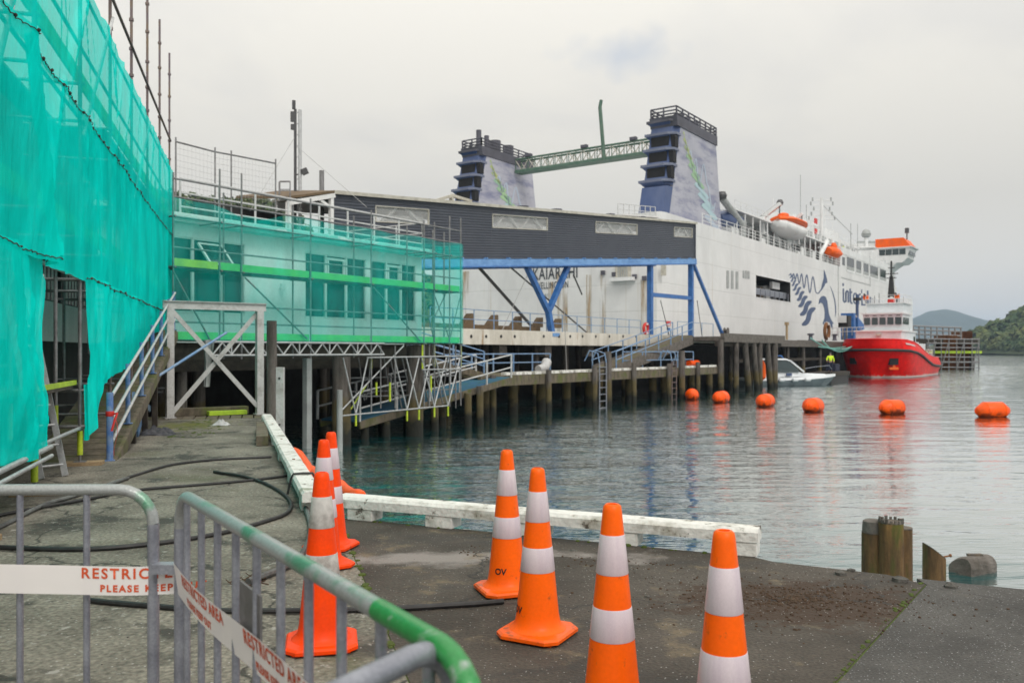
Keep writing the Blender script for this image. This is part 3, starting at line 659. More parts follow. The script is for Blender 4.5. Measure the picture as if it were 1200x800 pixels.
# hills
def ridge(name, pts, depth, m, rough, seed, Y0, base=WATER):
    """pts: (X, height) along a ridge standing at distance Y0; the slope runs down towards and away from the viewer"""
    nu, nv = 90, 22
    def fn(u, v):
        x = pts[0][0] + (pts[-1][0] - pts[0][0]) * u
        h = pts[-1][1]
        for (xa, ha), (xb, hb) in zip(pts[:-1], pts[1:]):
            if xa <= x <= xb:
                f = (x - xa) / (xb - xa); f = f * f * (3 - 2 * f); h = ha + (hb - ha) * f; break
        k = max(0.0, 1 - abs(v - 0.5) * 2)
        hh = h * (k ** 0.8)
        hh += rough * hh * (noise.fractal(Vector((x * 0.02 * 300 / max(300, Y0) + seed, v * 7, seed)), 1.0, 2.0, 5)) * (1 if v < .5 else .4)
        return Vector((x, Y0 + (v - 0.5) * depth, base - 0.6 + hh))
    return struct(name, MB().grid(nu, nv, fn), m, smooth=True)
ridge('mountain', [(1700, 0), (1830, 110), (1900, 165), (1960, 190), (2030, 198), (2080, 190), (2160, 150), (2250, 128), (2330, 95), (2450, 60), (2700, 70), (3100, 55), (3500, 20)], 1500, 'far_green', 0.06, 3, 4000)
hill_pts = [(372, 2), (384, 13), (398, 21), (412, 26), (428, 34), (455, 47), (490, 60), (540, 72), (640, 80), (760, 60)]
ridge('headland', hill_pts, 330, 'hill_green', 0.10, 8, 700)
ridge('far_shore', [(640, 0.5), (700, 9), (800, 14), (900, 10), (1100, 30), (1400, 40)], 500, 'far_green', 0.1, 5, 1500)
ridge('town_hill', [(-330, 40), (-200, 62), (-140, 66), (-100, 64), (-60, 40), (10, 5)], 260, 'hill_green', 0.14, 12, 340)
# woodland on the headland: one mass of leaf clumps
wood = MB(); dg = None
hv = bpy.data.objects['headland'].data.vertices
hp = [v.co.copy() for v in hv]
nv1 = 23
def crown_blob(b, c, r, n=5):
    for k in range(n):
        d = Vector((random.gauss(0, 1), random.gauss(0, 1), random.gauss(0.35, .7))).normalized(); p = c + Vector((d.x * r * .6, d.y * r * .6, d.z * r * .6)); s_ = r * random.uniform(.3, .6)
        a = Vector((random.gauss(0, 1), random.gauss(0, 1), random.gauss(0, 1))).normalized(); t1 = d.cross(a).normalized(); t2 = d.cross(t1)
        b.add([p + t1 * s_, p + t2 * s_, p - t1 * s_, p - t2 * s_, p + d * s_ * .7], [(0, 1, 4), (1, 2, 4), (2, 3, 4), (3, 0, 4)])
for i in range(9000):
    iu, iv = random.randint(0, 60), random.randint(1, 12)
    q = hp[iu * nv1 + iv]
    if q.z < 0.5: continue
    q = q.lerp(hp[min(90, iu + 1) * nv1 + iv], random.random()).lerp(hp[iu * nv1 + iv + 1], random.random())
    r = random.uniform(1.8, 4.6) * (1 if random.random() < .85 else 1.6)
    crown_blob(wood, q + Z * r * .45, r, 7)
o = wood.build('woodland', 'tree_green'); o['kind'] = 'stuff'
wood2 = MB(); hp2 = [v.co.copy() for v in bpy.data.objects['town_hill'].data.vertices]
for i in range(3500):
    iu, iv = random.randint(15, 80), random.randint(4, 12); q = hp2[iu * nv1 + iv]
    if q.z < 8: continue
    q = q.lerp(hp2[min(90, iu + 1) * nv1 + iv], random.random()).lerp(hp2[iu * nv1 + iv + 1], random.random())
    crown_blob(wood2, q + Z, random.uniform(1.5, 3.2), 5)
o = wood2.build('hill_woodland', 'tree_green'); o['kind'] = 'stuff'

# ================================================================ NEAR THINGS ON THE QUAY
# ---- traffic cones
def make_cone(m, band_m, text=None):
    t = thing('traffic_cone', 'x', 'traffic cone', (0, 0, 0))
    hb = 0.182
    c_ = 0.055
    def sq(h, z, c): return [Vector(p) for p in ((-h + c, -h, z), (h - c, -h, z), (h, -h + c, z), (h, h - c, z), (h - c, h, z), (-h + c, h, z), (-h, h - c, z), (-h, -h + c, z))]
    MB().loft([sq(hb - .008, 0.008, c_), sq(hb, 0.014, c_), sq(hb, 0.03, c_), sq(hb - .01, 0.04, c_), sq(hb - 0.05, 0.046, .07)]).build('base', 'cone_base' if m == 'cone_orange' else m, t)
    ft = MB()
    for sx in (-1, 1):
        for sy in (-1, 1): ft.box((sx * .12, sy * .12, .006), (.05, .05, .012))
    ft.build('foot', m, t)
    def r(z): return 0.122 + (0.037 - 0.122) * (z - 0.05) / 0.85
    MB().lathe([(0.155, .044), (.137, .058), (r(.075) + .004, .075), (r(.12), .12), (r(.35), .35), (r(.6), .6), (r(.86), .86), (.0395, .873), (.036, .892), (.027, .9), (.020, .9), (.018, .87)], 36).build('body', m, t, smooth=True)
    for z0, z1 in ((.617, .777), (.352, .482)):
        MB().lathe([(r(z0) + .0006, z0), (r(z0) + .0022, z0 + .003), (r(z1) + .0022, z1 - .003), (r(z1) + .0006, z1)], 36).build('reflective_band', band_m, t, smooth=True)
    if text:
        def fn(x, y):
            z = .135 + y; a = R(-150) + x / r(z); return Vector((math.cos(a) * (r(z) + .002), math.sin(a) * (r(z) + .002), z))
        text_obj('lettering', text, 0.052, 'black_print', t, fn, bold=.0015)
    return t
c_or = make_cone('cone_orange', 'reflective_white', 'OV')
c_plain = make_cone('cone_orange', 'reflective_white')
c_old = make_cone('cone_red_orange', 'scuffed_white')
c_old2 = make_cone('cone_red_orange', 'reflective_white')
CG = 'orange traffic cones on the quay'
def gcone(px, ytop): Y = 630 / (ytop - 411); return Vector(((px - 600) / 1000 * Y, Y, 0))
jobs = [(c_or, 594, 527, 20, 'bright orange cone nearest the white kerb, the black hose ending at its base'),
        (None, 630, 548, -28, 'bright orange cone with its whole square base showing, black letters on its side'),
        (c_plain, 717.5, 590, 40, 'bright orange cone between the lettered cone and the tallest looking one, base out of sight'),
        (None, 848.5, 621, 10, 'bright orange cone closest of all, cut off below its second white band'),
        (c_old, 377, 553, 12, 'red orange cone with scuffed dirty bands standing behind the slanting barrier'),
        (c_old2, 379.5, 515, 35, 'red orange cone in the middle of the line of three behind the barrier'),
        (None, 388, 506, -15, 'red orange cone farthest along, by the corner of the two white kerbs')]
src = None
for o, px, yt, rz, lab in jobs:
    loc = gcone(px, yt)
    if o is not None:
        src = o; o.location = loc; o.rotation_euler = (0, 0, R(rz)); o['label'] = lab; o['group'] = CG
    else: copy_tree(src, loc, R(rz), lab, CG)

# ---- white timber kerbs (bull rails)
def kerb(name, lab, p, q, blocks, seg):
    p, q = Vector(p), Vector(q); d = (q - p).normalized(); nrm = Vector((d.y, -d.x, 0)); t = thing(name, lab, 'kerb rail', tuple(p))
    L_ = (q - p).length
    for a, c in zip(seg[:-1], seg[1:]):
        A = p + d * (a * L_ + .002); B = p + d * (c * L_ - .002); w_, h0, h1, ch = .105, .108, .208, .026
        prof = [(-w_, h0), (w_, h0), (w_, h1 - ch), (w_ - ch, h1), (-w_ + ch, h1), (-w_, h1 - ch)]
        nn = max(2, int((B - A).length / .12)); rings = []
        for i in range(nn + 1):
            f = i / nn; c0 = A.lerp(B, f); e = .012 if i in (0, nn) else 0
            rings.append([c0 + nrm * (x * (1 - e * 4)) + Z * (z + noise.noise(c0 * 3 + Vector((x * 30, z * 30, 0))) * .004) + nrm * noise.noise(c0 * 2.5 + Vector((0, z * 20, 5))) * .004 for x, z in prof])
        MB().loft(rings).build('beam', 'white_timber', t)
    for bl in blocks:
        c = p + d * (bl * L_); MB().box(c + Z * .055, (.26, .19, .108), (d, -nrm, Z)).build('block', 'white_timber', t, bev=.008)
    for bl in seg[1:-1]:
        c = p + d * (bl * L_ + .12); tube('bolt', c + Z * .206, c + Z * .216, .018, 'rust', t)
    return t
kp, kq = Vector((-1.58, 7.88, 0)), Vector((1.86, 6.40, 0))
kerb('kerb_rail', 'white painted timber kerb on short blocks along the water in front of the cones', kp, kq, (.07, .285, .515, .72, .962), (0, .43, 1))
lp, lq = Vector((-1.87, 8.02, 0)), Vector((-5.15, 17.9, 0))
kerb('kerb_rail', 'white painted timber kerb running away along the jetty to the tall pile', lp, lq, (.03, .2, .4, .6, .8, .97), (0, .23, .47, .74, 1))
cb = MB(); d_ = (lq - lp).normalized(); c0 = lp + d_ * 1.15; nn_ = Vector((d_.y, -d_.x, 0))
cb.path([c0 - nn_ * .16 + Z * .01, c0 - nn_ * .125 + Z * .17, c0 - nn_ * .1 + Z * .222, c0 + Z * .226, c0 + nn_ * .1 + Z * .222, c0 + nn_ * .125 + Z * .18, c0 + nn_ * .13 + Z * .0], .012, 8)
tag(cb.build('cable', 'black_rubber', smooth=True), 'dark cable looped once over the white jetty kerb', 'cable')
# orange floating boom hanging outside the jetty kerb
bp_ = [(344, 529, 12.0), (352, 535, 11.3), (360, 545, 10.6), (366, 556, 9.9)]
def boom(pts, r, lab):
    q = [at(*p) for p in pts]; fine = []
    for i in range(len(q) - 1):
        for k in range(6): fine.append(q[i].lerp(q[i + 1], k / 6))
    fine.append(q[-1])
    t = thing('boom_float', lab, 'boom float', tuple(fine[0]), 'orange boom floats outside the kerb')
    MB().path(fine, lambda f: r * (0.55 + .45 * min(1, 8 * f, 8 * (1 - f)) ** .5), 14).build('float_body', 'buoy_orange', t, smooth=True)
    MB().path([fine[-1], fine[-1] + (fine[-1] - fine[-2])], .02, 6).build('end_rope', 'black_rubber', t)
boom([(342, 528, 13.0), (350, 533, 12.2), (358, 545, 11.4), (363, 556, 10.6)], .075, 'orange boom float farthest along the outside of the jetty kerb')
boom([(362, 549, 11.2), (371, 558, 10.5), (380, 570, 9.7)], .075, 'orange boom float in the middle, half hidden by the line of three cones')
boom([(396, 566, 9.6), (403, 574, 9.2), (412, 580, 8.9), (425, 581, 8.6)], .07, 'orange boom float at the corner where the two white kerbs meet')
# plank, pile and bolted post by the jetty end
b = MB().box(JW(5.6, 2.35, .085), (2.9, .19, .16), JA); tag(b.build('timber_baulk', 'weathered_timber', bev=.01), 'short brown timber baulk lying beside the white jetty kerb', 'timber')
def pile(name, lab, c, r, z0, z1, m, group=None, lean=(0, 0), cat='pile', parent=None, top='stump_top'):
    c = Vector((c[0], c[1], 0)); rings = []; n = 16; hh = z1 - z0; k = max(3, int(hh / .5))
    for i in range(k + 1):
        f = i / k; z = z0 + hh * f; cc = c + Vector((lean[0] * (f - 1), lean[1] * (f - 1), z)); rr = r * (1.06 - .08 * f)
        if i == k: rr *= .97
        rings.append([cc + Vector((math.cos(a), math.sin(a), 0)) * rr * (1 + .05 * noise.noise(Vector((math.cos(a) * 1.5, math.sin(a) * 1.5, z * .6)) + c)) for a in [2 * math.pi * j / n for j in range(n)]])
    b = MB().loft(rings)
    if parent is not None: return b.build(name, m, parent, smooth=True)
    o = b.build(name, m, smooth=True); return tag(o, lab, cat, group)
pa = at(318.5, 411, 19.0); pile('timber_pile', 'tall grey timber pile standing just outside the jetty kerb', (pa.x, pa.y), .115, -3, 2.2, 'pile_timber')
pb = at(328.5, 411, 17.2); t = thing('bolted_post', 'white bolted timber post beside the tall grey pile', 'post', (pb.x, pb.y, -.6))
MB().box((pb.x, pb.y, .25), (.15, .12, 1.9)).build('post', 'white_steel', t, bev=.008)
for z in (.98, .05): tube('bolt', (pb.x, pb.y - .055, z), (pb.x, pb.y - .075, z), .022, 'black_rubber', t)

# ---- cut piles standing in the water by the quay
PG = 'cut piles in the water off the quay'
def stump(lab, px, ytop, Y, r, ztop=None, cut=0.0, taper=True):
    c = at(px, ytop, Y); n = 22; rings = []
    for i in range(9):
        f = i / 8; z = -2.6 + (c.z + 2.6) * f
        rings.append([Vector((c.x, c.y, 0)) + Vector((math.cos(a), math.sin(a), 0)) * r * (1.05 - .06 * f) * (1 + .07 * noise.noise(Vector((math.cos(a) * 2, math.sin(a) * 2, z * .5)) + c)) + Z * (z + (cut * math.cos(a) * r * 1.0 if i == 8 else 0)) for a in [2 * math.pi * j / n for j in range(n)]])
    t = thing('cut_pile', lab, 'pile', (c.x, c.y, -2.6), PG)
    MB().loft(rings).build('shaft', 'stump_timber', t, smooth=True)
    top = [p + Z * .004 for p in rings[-1]]; MB().prism(top, (0, 0, .012)).build('cut_face', 'stump_top', t)
    return t, c
t, c = stump('brown cut pile with a dark block on top, at one side of the clump', 1023.5, 624, 10.3, .135)
MB().lathe([(.125, 0), (.128, .05), (.12, .13), (.10, .145)], 18, c + Z * .012).build('capping', 'grey_timber', t, smooth=True)
t, c = stump('tallest cut pile in the middle of the clump, greyed splintered top', 1044, 612, 10.15, .145)
b = MB()
for i in range(16):
    a = i * .3927; b.bar(c + Vector((math.cos(a) * .135, math.sin(a) * .135, .0)), c + Vector((math.cos(a) * .13, math.sin(a) * .13, random.uniform(.03, .06))), .03, .02)
b.build('splinters', 'grey_timber', t)
stump('pale brown cut pile tucked behind the clump on the open water side', 1058, 619, 10.5, .115)
t, c = stump('sharp wedge topped pile stub with a bolt sticking out of it', 1094.5, 646, 11.4, .14, cut=-.75)
q_ = c + Vector((.13, 0, -.07)); tube('bolt', q_, q_ + Vector((.10, 0, .02)), .012, 'rust', t); tube('nut', q_ + Vector((.08, 0, .016)), q_ + Vector((.10, 0, .02)), .022, 'rust', t)
b = MB(); rg = []
c1, c2 = at(1126, 668, 11.6), at(1158, 664, 11.9); x_, y_, d_ = frame_axes(c2 - c1)
for f, rr in ((0, .165), (.06, .18), (.25, .185), (.45, .18), (.65, .19), (.85, .185), (.95, .16), (1, .11)):
    rg.append([c1.lerp(c2, f) + (x_ * math.cos(a) + y_ * math.sin(a)) * rr * (1 + .10 * math.cos(3 * a) + .10 * noise.noise(Vector((math.cos(a) * 3, math.sin(a) * 3, f * 4)))) for a in [k * math.pi / 12 for k in range(24)]])
t = thing('pile_stub', 'toppled pile stub lying nearly level at the waterline', 'pile', tuple(c1), PG)
b.loft(rg).build('stub', 'grey_timber', t); MB().box(c1.lerp(c2, .5) + Z * .19, (.2, .06, .03)).build('splinter', 'stump_top', t)
MB().tube(c1.lerp(c2, .55) - Z * 1.9, c1.lerp(c2, .55) - Z * .1, .13, 10).build('shaft', 'dark_timber', t)

# ---- hoses and litter on the jetty
def hose(pts, r, m, lab, z=None):
    q = [G(px, py, r) for px, py in pts]; fine = []
    for i in range(len(q) - 1):
        p0, p1, p2, p3 = q[max(0, i - 1)], q[i], q[i + 1], q[min(len(q) - 1, i + 2)]
        for k in range(8):
            f = k / 8; fine.append(.5 * ((2 * p1) + (p2 - p0) * f + (2 * p0 - 5 * p1 + 4 * p2 - p3) * f * f + (3 * p1 - p0 - 3 * p2 + p3) * f ** 3))
    fine.append(q[-1]); 
    for p in fine: p.z = r + max(0, .012 * noise.noise(p * 1.2))
    o = MB().path(fine, r, 8).build('hose', m, smooth=True); tag(o, lab, 'hose', 'hoses snaking over the jetty')
hose([(-40, 634), (0, 617), (52, 592), (100, 577), (150, 560)], .021, 'grey_hose', 'grey hose slanting up from the barrier towards the ramp foot')
hose([(150, 559), (200, 545), (250, 538.5), (300, 536), (318, 535)], .017, 'black_rubber', 'black hose lying straight across the jetty, the far one')
hose([(-30, 612), (0, 604), (96, 586), (160, 574), (230, 568), (288, 563), (340, 557)], .016, 'black_rubber', 'thin black hose crossing the whole jetty behind the barrier')
hose([(251, 552.5), (296, 561), (324, 573), (340, 587), (337, 600), (312, 610), (260, 624), (185, 636), (100, 643), (0, 641), (-60, 637)], .019, 'black_rubber', 'black hose that curls back on itself in a wide loop')
hose([(340, 556), (350, 578), (360, 600), (364, 622), (358, 642), (345, 658), (318, 671), (300, 678), (291, 682)], .024, 'grey_hose', 'thick grey hose coming off the kerb with a frayed end')
hose([(100, 703), (160, 708), (240, 714), (330, 716), (450, 713), (540, 708), (590, 704)], .017, 'black_rubber', 'long black hose from under the tape to the base of a cone')
b = MB()
for i in range(26):
    a = random.uniform(0, 6.28); c = G(292, 683) + Vector((random.gauss(0, .06), random.gauss(0, .05), .01)); b.tube(c, c + Vector((math.cos(a) * .07, math.sin(a) * .07, random.uniform(0, .03))), .004, 4)
o = b.build('straw', 'soil'); o['kind'] = 'stuff'
def rag(lab, c, sx, sy, h, m, name='rag', seed=0):
    def fn(u, v):
        x, y = (u - .5) * 2, (v - .5) * 2; k = max(0, 1 - (x * x + y * y) * .9)
        return Vector(c) + Vector((x * sx * (1 + .2 * noise.noise(Vector((y * 2, seed, 0)))), y * sy, .004 + h * k * (.55 + .6 * noise.fractal(Vector((x * 2.2, y * 2.2, seed)), 1, 2, 3))))
    o = MB().grid(18, 18, fn).build(name, m, smooth=True); tag(o, lab, name.replace('_', ' '))
rag('crumpled dark rag lying on the jetty near the ramp foot', G(184, 509), .34, .24, .20, 'dark_cloth', seed=2)
rag('small crumpled white plastic bag on the jetty planks', G(259, 498), .17, .14, .16, 'pale_cloth', 'plastic_bag', 5)

# ---- crowd barriers and tape
def barrier(lab, p, d, L_, bars, m_top, extra=None):
    """p: foot of the right-hand end upright, d: direction along the barrier away from it"""
    p, d = Vector(p), Vector(d).normalized(); t = thing('crowd_barrier', lab, 'barrier', tuple(p), 'steel crowd barriers')
    H_, r, rc, z0 = 1.1, .0185, .11, .17
    arc = lambda cx, cz, a0, a1: [(cx + math.cos(R(a0 + (a1 - a0) * i / 6)) * rc, cz + math.sin(R(a0 + (a1 - a0) * i / 6)) * rc) for i in range(7)]
    up = lambda q: [p + d * x + Z * z for x, z in q]
    top = arc(rc, H_ - r - rc, 180, 90) + arc(L_ - rc, H_ - r - rc, 90, 0)
    MB().path(up(top), r, 12).build('top_rail', m_top, t, smooth=True)
    for x in (0, L_): tube('upright', p + d * x + Z * .02, p + d * x + Z * (H_ - r - rc), r, 'galvanised', t, 12)
    tube('bottom_rail', p + Z * z0, p + d * L_ + Z * z0, r, 'galvanised', t, 12)
    for x in bars: tube('bar', p + d * x + Z * z0, p + d * x + Z * (H_ - r), .0105, 'galvanised', t, 10)
    nr = Vector((-d.y, d.x, 0))
    for x in (.12, L_ - .12):
        MB().path([p + d * x + nr * .28 + Z * .012, p + d * x + nr * .2 + Z * .03, p + d * x + Z * .1, p + d * x - nr * .2 + Z * .03, p + d * x - nr * .28 + Z * .012], .014, 8).build('foot', 'galvanised', t, smooth=True)
    return t
bA = barrier('steel crowd barrier facing us squarely, tape stretched across it', (-1.16, 2.76, 0), (-1, -.005, 0), 2.1, [.215 * i for i in range(1, 10)], 'green_galvanised')
dB = Vector((.96, -1.43, 0)).normalized()
bB = barrier('steel crowd barrier slanting towards us with a grey plate between its bars', (-1.05, 2.70, 0), dB, 1.80, [.09 + .1735 * i for i in range(10)], 'green_galvanised')
bC = barrier('bare steel crowd barrier closest to us, only its rounded corner showing', (-.088, 1.345, 0), (-.525, -.85, 0), 2.1, [.2 * i for i in range(1, 10)], 'galvanised')
MB().path([Vector((-1.05, 2.70, 0)) + dB * x + Z * z for x, z in [(1.47, 1.0815), (1.62, 1.0815), (1.69, 1.0815)]] + [Vector((-1.05, 2.70, 0)) + dB * (1.69 + math.sin(R(a)) * .11) + Z * (1.0815 - .11 + math.cos(R(a)) * .11) for a in (15, 30, 45, 60, 75, 90)] + [Vector((-1.05, 2.70, .6)) + dB * 1.8], .0195, 12).build('painted_end', 'green_paint', bB, smooth=True, label='bright green painted rail end')
pB = Vector((-1.05, 2.70, 0))
pl = MB().box(pB + dB * .735 + Z * .87, (.165, .006, .16), (dB, Vector((-dB.y, dB.x, 0)), Z)).build('plate', 'scaffold_steel', bB)
box('hook', (-1.105, 2.735, .835), (.085, .045, .03), 'galvanised', bA)
def tape(lab, surf, L_, hh, lines_, n=50):
    t = thing('warning_tape', lab, 'warning tape', tuple(surf(0, 0)), 'red on white warning tape tied to the barriers')
    MB().grid(n, 3, lambda u, v: surf(u * L_, (v - .5) * hh)).build('tape_strip', 'tape_white', t, smooth=True, recalc=False)
    for s_, x0, y0, size, sp in lines_:
        text_obj('lettering', s_, size, 'orange_print', t, lambda x, y, x0=x0, y0=y0: surf(x0 + x, y0 + y, .0015), spacing=sp, bold=.0012)
    return t
def surfA(u, v, off=0.0):                                   # along +X from X=-2.4
    x = -2.45 + u; f = (x + 1.9) / .8
    y = 2.722 + .055 * max(0, (x + 1.3) / .22) ** 2 * (1 if x > -1.3 else 0) + .004 * math.sin(x * 9)
    return Vector((x, y - off, .806 - .014 * max(0, f) - .004 * math.sin(x * 5) + v))
tape('red lettered white tape stretched level across the barrier that faces us', surfA, 1.36, .092,
     [('AREA', .65, .012, .048, 1.25), ('RESTRICTED', 1.075, .008, .046, 1.28), ('PLEASE KEEP OUT', 1.135, -.034, .030, 1.32)])
def surfB(u, v, off=0.0):
    nB = Vector((dB.y, -dB.x, 0)) * -1
    tw = .012 * math.sin(u * 7); nfront = Vector((-.83, -.56, 0))
    return pB + dB * (u + .0) + nfront * (.0145 + off + .006 * math.sin(u * 6) + v * .12) + Z * (.815 - .012 * math.sin(u * 3.2) + v)
tape('red lettered white tape sagging along the slanting barrier', surfB, 1.5, .098,
     [('RESTRICTED AREA', .12, .010, .048, 1.1), ('PLEASE KEEP OUT', .17, -.036, .030, 1.1), ('RESTRICTED AREA', .72, .010, .050, 1.15), ('PLEASE KEEP OUT', .80, -.036, .030, 1.1)])

# ================================================================ TALL SCAFFOLD WITH GREEN NETTING, BUILDING BEHIND IT
bl = thing('workshop_building', 'dark clad building hidden behind the tall green scaffold netting', 'building', tuple(JW(5, -5, 0)))
def jbox(name, u0, u1, n0, n1, z0, z1, m, par): return box(name, JW((u0 + u1) / 2, (n0 + n1) / 2, (z0 + z1) / 2), (u1 - u0, n1 - n0, z1 - z0), m, par, JA)
jbox('core', -7, 14.6, -9, -1.72, -2, 5.75, 'dark_wall', bl)
jbox('plinth_wall', -7, 14.6, -1.718, -1.6, 1.72, 2.5, 'pale_wall', bl)
jbox('base_wall', -7, 14.6, -1.718, -1.64, -.3, 1.715, 'dark_wall', bl)
jbox('upper_wall', -7, 14.6, -1.718, -1.6, 3.35, 5.75, 'dark_wall', bl)
jbox('roof', -7.3, 14.9, -9.3, -1.58, 5.752, 5.9, 'roof_sheet', bl)
for i in range(9):
    u = -6.4 + i * 2.3
    wn = jbox('window', u, u + 1.9, -1.716, -1.66, 2.52, 3.33, 'dark_glass', bl)
    for k in range(6): jbox('blind', u + .12 + k * .32, u + .24 + k * .32, -1.655, -1.64, 2.54, 3.3, 'pale_cloth', wn)
sc1 = thing('tall_scaffold', 'tall tube scaffold standing along the jetty under green netting, rising above it', 'scaffold', tuple(JW(0, 0, 0)))
us = [2.45 * k + .02 for k in range(-3, 7)]
def ramp_z(u): return min(2.05, max(0, (u - 2.9) * .213))
for k, u in enumerate(us):
    top = 9.6 if u > 4 else 7.4
    tube('standard', JW(u, 0, ramp_z(u) + .05 if u > 3 else .42), JW(u, 0, top), .026, 'scaffold_rust' if u > 4 else 'scaffold_steel', sc1)
    tube('inner_standard', JW(u, -1.15, .42 if u < 3 else ramp_z(u)), JW(u, -1.15, 6.4), .026, 'scaffold_steel', sc1)
    for z in (.52, 1.0, 2.48, 3.05, 4.6, 5.1): tube('transom', JW(u, .06, z), JW(u, -1.25, z), .024, 'scaffold_steel', sc1)
    if u < 3:
        for n in (0, -1.15):
            tube('leg_sleeve', JW(u, n, .14), JW(u, n, .46), .036, 'lime_paint', sc1); tube('jack', JW(u, n, .05), JW(u, n, .16), .018, 'scaffold_steel', sc1)
            jbox('base_plate', u - .075, u + .075, n - .075, n + .075, .048, .056, 'scaffold_steel', sc1)
            box('sole_board', JW(u + .02, n + .03, .024), (.24, .5, .046), 'fresh_timber', sc1, JA)
    if u > 4:
        for z in (6.7, 7.2, 7.75, 8.4, 9.0): tube('coupler', JW(u, 0, z), JW(u, 0, z + .05), .045, 'scaffold_rust', sc1, 8)
for z, n, m in ((.5, 0, 'aluminium'), (2.5, 0, 'aluminium'), (4.62, 0, 'scaffold_steel'), (5.6, 0, 'scaffold_steel'), (6.42, 0, 'scaffold_steel'), (1.0, -1.15, 'scaffold_steel'), (1.75, -1.15, 'scaffold_steel'), (3.05, -1.15, 'scaffold_steel'), (4.1, -1.15, 'scaffold_steel')):
    for a, c in zip(us[:-1], us[1:]):
        if z < 2 and a > 2.4: continue
        tube('ledger', JW(a, n, z), JW(c, n, z), .024, m, sc1)
for a, c in zip(us[3:-1], us[4:]): tube('handrail', JW(a, .03, 7.22), JW(c, .03, 7.22), .026, 'scaffold_rust', sc1)
for z in (1.0, 3.0, 5.05):
    for a, c in zip(us[:-1], us[1:]):
        if z < 2 and a > 2: continue
        jbox('deck_board', a + .02, c - .02, -1.1, -.08 if z < 2 or a > 4 else -.75, z + .03, z + .075, 'grey_timber', sc1)
        jbox('toe_board', a + .03, c - .03, -.065, -.035, z + .08, z + .30 if z > 2 else z + .14, 'lime_board', sc1)
for a in (0, 2, 4, 6): tube('brace', JW(us[a], .04, 4.4 if a > 2 else 2.6), JW(us[a + 1], .04, 6.9 if a == 4 else 6.4), .024, 'aluminium', sc1)
tube('swan_brace', JW(1.3, -.5, 2.45), JW(1.75, -.95, 1.6), .022, 'aluminium', sc1); tube('swan_brace', JW(1.75, -.95, 1.6), JW(1.75, -.95, .6), .022, 'aluminium', sc1)
tube('drop_pipe', JW(2.05, -.35, 2.5), JW(1.75, -.35, 1.75), .026, 'aluminium', sc1); tube('drop_pipe', JW(1.72, -.35, 1.8), JW(1.72, -.35, 1.0), .03, 'aluminium', sc1)
NG = 'green debris netting on the tall scaffold'
def fold(u, z, u0, z0, du, dz, w, amp):
    """a crease through (u0,z0) with direction (du,dz)"""
    l = math.hypot(du, dz); x = ((u - u0) * dz - (z - z0) * du) / l
    return amp * math.exp(-(x / w) ** 2) if x > 0 else amp * math.exp(-(x / (w * .12)) ** 2)
def pleats(u, z, ztop, zbot, seed):
    f = (z - zbot) / max(.01, ztop - zbot); d = 0
    d += .03 * noise.noise(Vector((u * .8, z * .5, seed))) + .007 * noise.fractal(Vector((u * 3.5, z * 1.3, seed)), 1, 2, 4)
    d += .02 * math.sin(math.pi * min(1, max(0, f)))
    ph = (u / .61); d += .018 * (max(0, f - .55) / .45) ** 1.5 * (abs(math.sin(math.pi * ph)) - .5) * (0.6 + noise.noise(Vector((math.floor(ph), seed, 1))))
    d += .015 * (max(0, .35 - f) / .35) ** 1.5 * (abs(math.sin(math.pi * ph * .8 + 1)) - .5)
    return d
def rfolds(seed, z0, z1):
    r_ = random.Random(seed); return [(r_.uniform(-2, 14), r_.uniform(z0, z1), r_.uniform(-.7, .7), r_.choice((-1, 1)), r_.uniform(.08, .22), r_.uniform(.012, .035)) for _ in range(26)]
DF = {}
def lerp_list(u, pts):
    for (a, va), (c, vc) in zip(pts[:-1], pts[1:]):
        if u <= c: return va + (vc - va) * max(0, (u - a) / (c - a))
    return pts[-1][1]
def net(lab, u0, u1, ztop, zbot, seed, folds=(), du=.07, dz=.07, edge=None, side=None):
    nu = int((u1 - u0) / du); nz = max(6, int(2.2 / dz)); t = thing('debris_netting', lab, 'netting', tuple(JW((u0 + u1) / 2, .06, ztop((u0 + u1) / 2))), NG)
    def fn(a, b_):
        u = u0 + (u1 - u0) * a; zt = ztop(u) + .012 * noise.noise(Vector((u * 2, seed, 3))); zb = zbot(u) + .03 * noise.noise(Vector((u * 3, seed, 8))); z = zb + (zt - zb) * b_
        uu = u + (side(a, b_) if side else 0)
        d = .065 + pleats(u, z, zt, zb, seed)
        for fo in folds: d += fold(u, z, *fo)
        return JW(uu, max(.032, d), z)
    DF[seed] = lambda u, z: max(.032, .065 + pleats(u, z, ztop(u), zbot(u), seed) + sum(fold(u, z, *fo) for fo in folds))
    MB().grid(nu, nz, fn).build('net_sheet', 'net_top' if seed == 1 else 'net_tall', t, smooth=True, recalc=False)
    return t
net('top sheet of green netting, sky glowing through its upper edge', -5, 15.1, lambda u: 6.46, lambda u: 4.58, 1, folds=[(1.4, 5.2, .8, 1, .3, .04), (4.6, 5.4, -1, 1.3, .3, .04), (8, 5.2, .4, 1, .3, .03)] + rfolds(11, 4.6, 6.4))
net('middle sheet of green netting between the two long laced seams, one deep fold in it', -5, 15.1, lambda u: 4.66, lambda u: 2.46, 2, folds=[(-.42, 3.6, .42, -1.2, .55, .16), (1.0, 3.4, .05, 1, .25, .04), (3.2, 3.4, .5, -1, .4, .05), (6.5, 3.3, .4, -1, .4, .04)] + rfolds(12, 2.5, 4.6))
